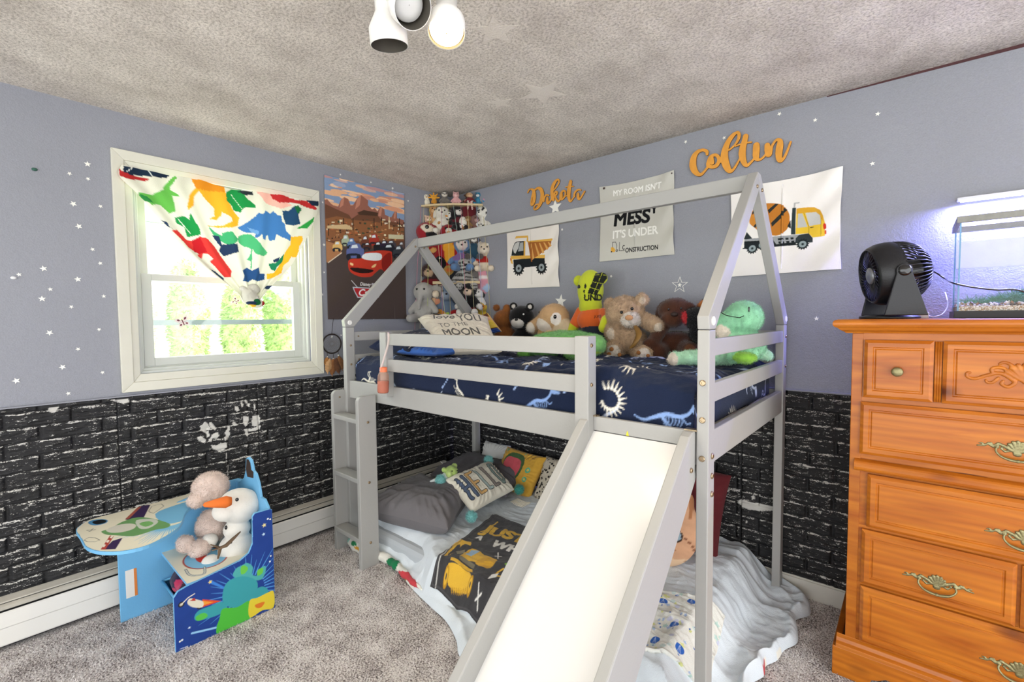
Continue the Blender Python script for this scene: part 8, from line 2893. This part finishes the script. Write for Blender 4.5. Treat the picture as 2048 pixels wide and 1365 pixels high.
cv.poly(T3((540, 410), (650, 360), (790, 320), (830, 330), (720, 440), (690, 460), (600, 470)), '#79b8dd', 3)
cv.poly(T3((440, 357), (510, 352), (470, 430), (400, 450), (350, 445)), '#3c2a55')
cv.poly(T3((440, 357), (350, 442), (375, 440), (455, 362)), '#a85a48')
cv.poly(T3((215, 635), (270, 580), (335, 560), (290, 632)), '#3c2a55')
cv.poly(T3((195, 635), (255, 545), (280, 550), (225, 635)), '#b8483c')
for k in range(3):
    a, b_ = 205 + k * 24, 615 - k * 28
    cv.poly(T3((a, b_), (a + 12, b_ - 14), (a + 24, b_ - 10), (a + 12, b_ + 6)), '#eee6d6')
cv.poly(T3((200, 520), (260, 500), (330, 460), (430, 430), (530, 440), (630, 470), (620, 495), (540, 510), (480, 530), (400, 550), (290, 545), (230, 540)), '#6fa064', 3)
cv.poly(T3((230, 510), (300, 480), (380, 470), (420, 480), (400, 505), (330, 525), (260, 528)), '#d8d4c6', 3)
cv.poly(T3((420, 450), (520, 440), (560, 460), (500, 500), (440, 500)), '#cdd2c4', 3)
cv.poly(T3((440, 470), (500, 455), (530, 470), (480, 490)), '#7bb56a', 3)
for q in ([(500, 390), (520, 360), (580, 345), (595, 360), (560, 385), (530, 405), (510, 400)], [(90, 575), (120, 558), (160, 560), (190, 575), (160, 585), (110, 585)]):
    cv.line(T3(*q, q[0]), .0022, '#2c2c2c')
cv.line(T3((105, 512), (165, 508), (120, 522), (150, 500), (130, 520), (105, 512)), .0016, '#3c3c3c')
hl = np.array(T3((118, 470), (130, 452), (200, 442), (240, 450), (225, 468), (160, 482)))
cv.poly(hl, '#4f93c4', 4)
hq = hl.mean(0)
cv.poly((hl - hq) * np.array([.72, .72]) + hq + np.array([.003, .004]), '#17191c', 4)
Ut, Vt_ = cv.uv()
Pt = np.stack([Ut + lo_[0], Vt_ + lo_[1], np.full(len(Ut), zt_ + .0006)], 1)
Ft = grid_faces(cv.nx, cv.ny)
ctr = qs.mean(0)
okk = inside(Pt[Ft].mean(1)[:, :2], ctr + (qs - ctr) * .985)
link_mesh('printed_top_face', Pt, Ft[okk], PRINT, tt, cols=cv.cols())
# warning label and screws on the far board
l_ = MB().box(XA1, XA1 + .0008, -2.128, -2.092, .10, .225)
lb_ = l_.build('warning_label', mat('label_white', '#e6e2da', .5), dk_)
MB().box(XA1 + .0008, XA1 + .0012, -2.098, -2.088, .10, .225).build('label_band', mat('label_orange', '#d9803a', .5), lb_)
for k in range(7):
    pass
for y, z in ((-2.108, .345), (-1.93, .40)):
    MB().lathe([(.006, 0), (.005, .002), (.001, .0022)], (XA1, y, z), (1, 0, 0), 16).build('screw_cap', STK, dk_, smooth=True)
for y, z in ((-1.672, .42), (-1.675, .25), (-2.03, .04)):
    MB().lathe([(.004, 0), (.0035, .0015), (.001, .002)], (XB1 + .001, y, z), (1, 0, 0), 14).build('screw_cap', STK, dk_, smooth=True)
# cloth bin under the seat with a ball and bits in it
BIN = mat('bin_blue_net', '#3f7fae', .7, bump=.4, bscale=200)
bn = thing('storage_bin', 'blue fabric bin hanging under the seat of the chair desk', 'bin', (.40, -1.86, .06))
mb = MB()
V = [(.225, -2.0, .13), (.585, -2.0, .13), (.585, -1.69, .13), (.225, -1.69, .13), (.24, -1.97, .045), (.57, -1.97, .045), (.57, -1.71, .045), (.24, -1.71, .045)]
bb_ = MB().add(V, [(4, 5, 6, 7), (0, 1, 5, 4), (1, 2, 6, 5), (2, 3, 7, 6), (3, 0, 4, 7)]).build('sack', BIN, bn)
s_ = bb_.modifiers.new('thick', 'SOLIDIFY'); s_.thickness = .004
mb = MB()
mb.tube([(.225, -2.0, .13), (.585, -2.0, .13), (.585, -1.69, .13), (.225, -1.69, .13), (.225, -2.0, .13)], .006, 8)
mb.build('rim', mat('bin_blue_plastic', '#5fa8cf', .4), bn, smooth=True)
pr = [E((.34, -1.93, .155), (.075, .065, .065), '#2a2440'), E((.45, -1.86, .15), (.08, .07, .06), '#2b3a5c'), E((.42, -1.95, .14), (.06, .04, .045), '#3a2035')]
V, T__, C = plush_mesh(pr, .006, .01, [E((.40, -1.99, .17), (.03, .03, .025), '#b8345a'), E((.37, -2.0, .13), (.025, .03, .02), '#c23c62')], lump=.006, lscale=30)
tag(link_mesh('toy_backpack', V, T__, FLEECE, None, smooth=True, cols=C), 'dark purple soft bag with pink patches inside the bin under the seat', 'bag')

# ---------------------------------------------------------------- snowman and rabbit sitting on the chair
WH = '#e0dcd3'
def Ex(px, py, x, rx, ry, rz, col, rot=None, f=0):
    p = at(px, py, 0, x)
    q = E(p, (mm(p, rx), mm(p, ry), mm(p, rz)), col)
    R0 = rotm(0, 0, facing(p))
    q['rot'] = R0 if rot is None else R0 @ rotm(*rot)
    if f:
        q['c'] = fwd(q['c'], mm(p, f))
    return q


XS = .44
sm_pr = [Ex(474, 1098, XS, 33, 30, 34, WH), Ex(474, 1058, XS, 24, 22, 20, WH), Ex(478, 1012, XS, 38, 32, 34, WH, (0, 10, 0)), Ex(452, 1022, XS, 24, 24, 20, WH, f=4),
         Ex(421, 1125, XS + .02, 16, 16, 14, WH), Ex(419, 1082, XS - .08, 15, 14, 14, WH)]
V, T__, C = plush_mesh(sm_pr, .005, .012, fur=3000, flen=.003, fwid=.001, seed=5, cvar=.03)
sm = tag(link_mesh('toy_snowman', V, T__, MATS['plush'], None, smooth=True, cols=C), 'white plush snowman with a long orange nose sitting on the chair desk', 'stuffed toy')
n0, n1 = fwd(at(463, 1003, 0, XS), .10), fwd(at(406, 1011, 0, XS - .02), .10)
MB().tube(np.array([n0, n0 * .8 + n1 * .2, n0 * .4 + n1 * .6, n1 * .95 + n0 * .05, n1]), [.018, .026, .018, .010, .003], 14).build('carrot_nose', mat('carrot_felt', '#e0712a', .8, bump=.3, bscale=200), sm, smooth=True)
for x, y in ((474, 1000),):
    MB().ball(fwd(at(x, y, 0, XS), .125), (.0075, .0075, .0085), 12).build('eye', MATS['eye_black'], sm, smooth=True)
TW = mat('brown_felt', '#6d5843', .9, bump=.2, bscale=200)
a0 = fwd(at(481, 1064, 0, XS), .095); a1 = fwd(at(452, 1092, 0, XS), .12); a2 = fwd(at(436, 1098, 0, XS), .12)
arm = MB().tube(np.array([a0, (a0 + a1) / 2, a1, a2]), [.004, .010, .012, .009], 8, flat=.5)
arm.build('stick_arm', TW, sm, smooth=True)
for e in ((421, 1090), (424, 1102), (436, 1118)):
    MB().tube([a1 * .3 + a2 * .7, fwd(at(*e, 0, XS), .11)], [.008, .004], 8, flat=.5).build('twig_finger', TW, sm, smooth=True)
for x, y in ((452, 1056), (462, 1084)):
    MB().ball(fwd(at(x, y, 0, XS), .085), (.006, .006, .010), 10).build('button', MATS['eye_black'], sm, smooth=True)
XR = .30
PK = '#d9c6bb'
rb_pr = [Ex(421, 975, XR, 31, 28, 30, PK), Ex(392, 1002, XR, 15, 14, 14, PK, f=10), Ex(424, 1052, XR, 27, 24, 34, PK), Ex(370, 1088, XR + .03, 15, 16, 16, PK), Ex(400, 1098, XR + .07, 19, 18, 17, PK), Ex(430, 985, XR, 16, 12, 18, '#dfcfc5', (0, 20, 0), f=12)]
V, T__, C = plush_mesh(rb_pr, .006, .014, fur=16000, flen=.010, fwid=.0018, curl=1.0, seed=6, cvar=.15, lump=.005, lscale=50)
tag(link_mesh('toy_lamb', V, T__, MATS['plush'], None, smooth=True, cols=C), 'fluffy pinkish cream plush toy slumped behind the snowman on the chair desk', 'stuffed toy')

# ================================================================== BOTTLE hanging on the guard post
bt = at(768, 765, 1, -1.19)
JU = mat('orange_drink', '#e8663c', .2, trans=.35, ior=1.33)
PL = bpy.data.materials.new('clear_bottle')
PL.use_nodes = True
nt, N, L, b = nodes(PL)
N.remove(b)
tr = N.new('ShaderNodeBsdfTransparent'); tr.inputs[0].default_value = (.93, .86, .82, 1)
gs = N.new('ShaderNodeBsdfPrincipled'); gs.inputs['Base Color'].default_value = (*srgb('#c9a08c'), 1); gs.inputs['Roughness'].default_value = .15
fr = N.new('ShaderNodeMixShader'); fr.inputs[0].default_value = .35
L.new(tr.outputs[0], fr.inputs[1]); L.new(gs.outputs[0], fr.inputs[2]); L.new(fr.outputs[0], N['Material Output'].inputs[0])
ax = np.array([.10, -.02, 1.0]); ax /= np.linalg.norm(ax)
b0 = at(766, 786, 1, -1.195)
bottle = thing('drink_bottle', 'small clear bottle half full of orange drink strapped to the guard post', 'bottle', b0)
MB().lathe([(.001, 0), (.026, .001), (.028, .008), (.0285, .070), (.027, .088), (.020, .105), (.0165, .112)], b0, ax, 28).build('bottle_shell', PL, bottle, smooth=True)
MB().lathe([(.001, .002), (.0255, .003), (.0272, .009), (.0275, .058), (.001, .060)], b0, ax, 28, caps=False).build('drink', JU, bottle, smooth=True)
MB().lathe([(.0185, .108), (.0185, .126), (.017, .130), (.001, .131)], b0, ax, 28, caps=False).build('cap', mat('cap_orange', '#ec7a4e', .4), bottle, smooth=True)
s0 = b0 + ax * .112
st_ = np.array([s0 + [.0, -.018, 0], at(776, 690, 1, -1.168), at(777, 668, 1, -1.166), at(777, 666, 1, -1.14)])
MB().tube(spline(st_, 6), .006, 8, flat=.25).build('strap', mat('pale_strap', '#d8c8bf', .7), bottle, smooth=True)
# ================================================================== SMALL LOVEY TOY by the HELLO pillow
pr = [E((.715, -.665, .405), (.040, .040, .034), '#a9c26c'), E((.735, -.70, .40), (.020, .016, .018), '#b7cc7c'), E((.70, -.625, .425), (.018, .018, .016), '#a9c26c'), E((.695, -.705, .42), (.015, .014, .014), '#a9c26c'),
      Cp((.70, -.70, .37), (.66, -.76, .345), .030, .022, '#dfe6e4'), Cp((.70, -.66, .37), (.64, -.68, .35), .028, .02, '#dfe6e4'), Cp((.66, -.76, .345), (.64, -.80, .335), .02, .014, '#dfe6e4')]
pt = [E((.675 + .018 * math.cos(k * 2.1), -.72 + .05 * math.sin(k * 1.7), .372 + .006 * (k % 3)), .008, ['#5f9fd0', '#d98a6a', '#7fb86a', '#d9c05a'][k % 4]) for k in range(10)]
V, T__, C = plush_mesh(pr, .004, .008, pt, lump=.003, lscale=60, fur=1200, flen=.004, seed=8)
lv_ = tag(link_mesh('toy_turtle', V, T__, MATS['plush'], None, smooth=True, cols=C), 'tiny lime green toy with a star print cloth body behind the HELLO pillow', 'stuffed toy')
for p in ((.752, -.690, .420), (.758, -.655, .415)):
    MB().ball(p, .004, 10).build('eye', MATS['eye_black'], lv_, smooth=True)
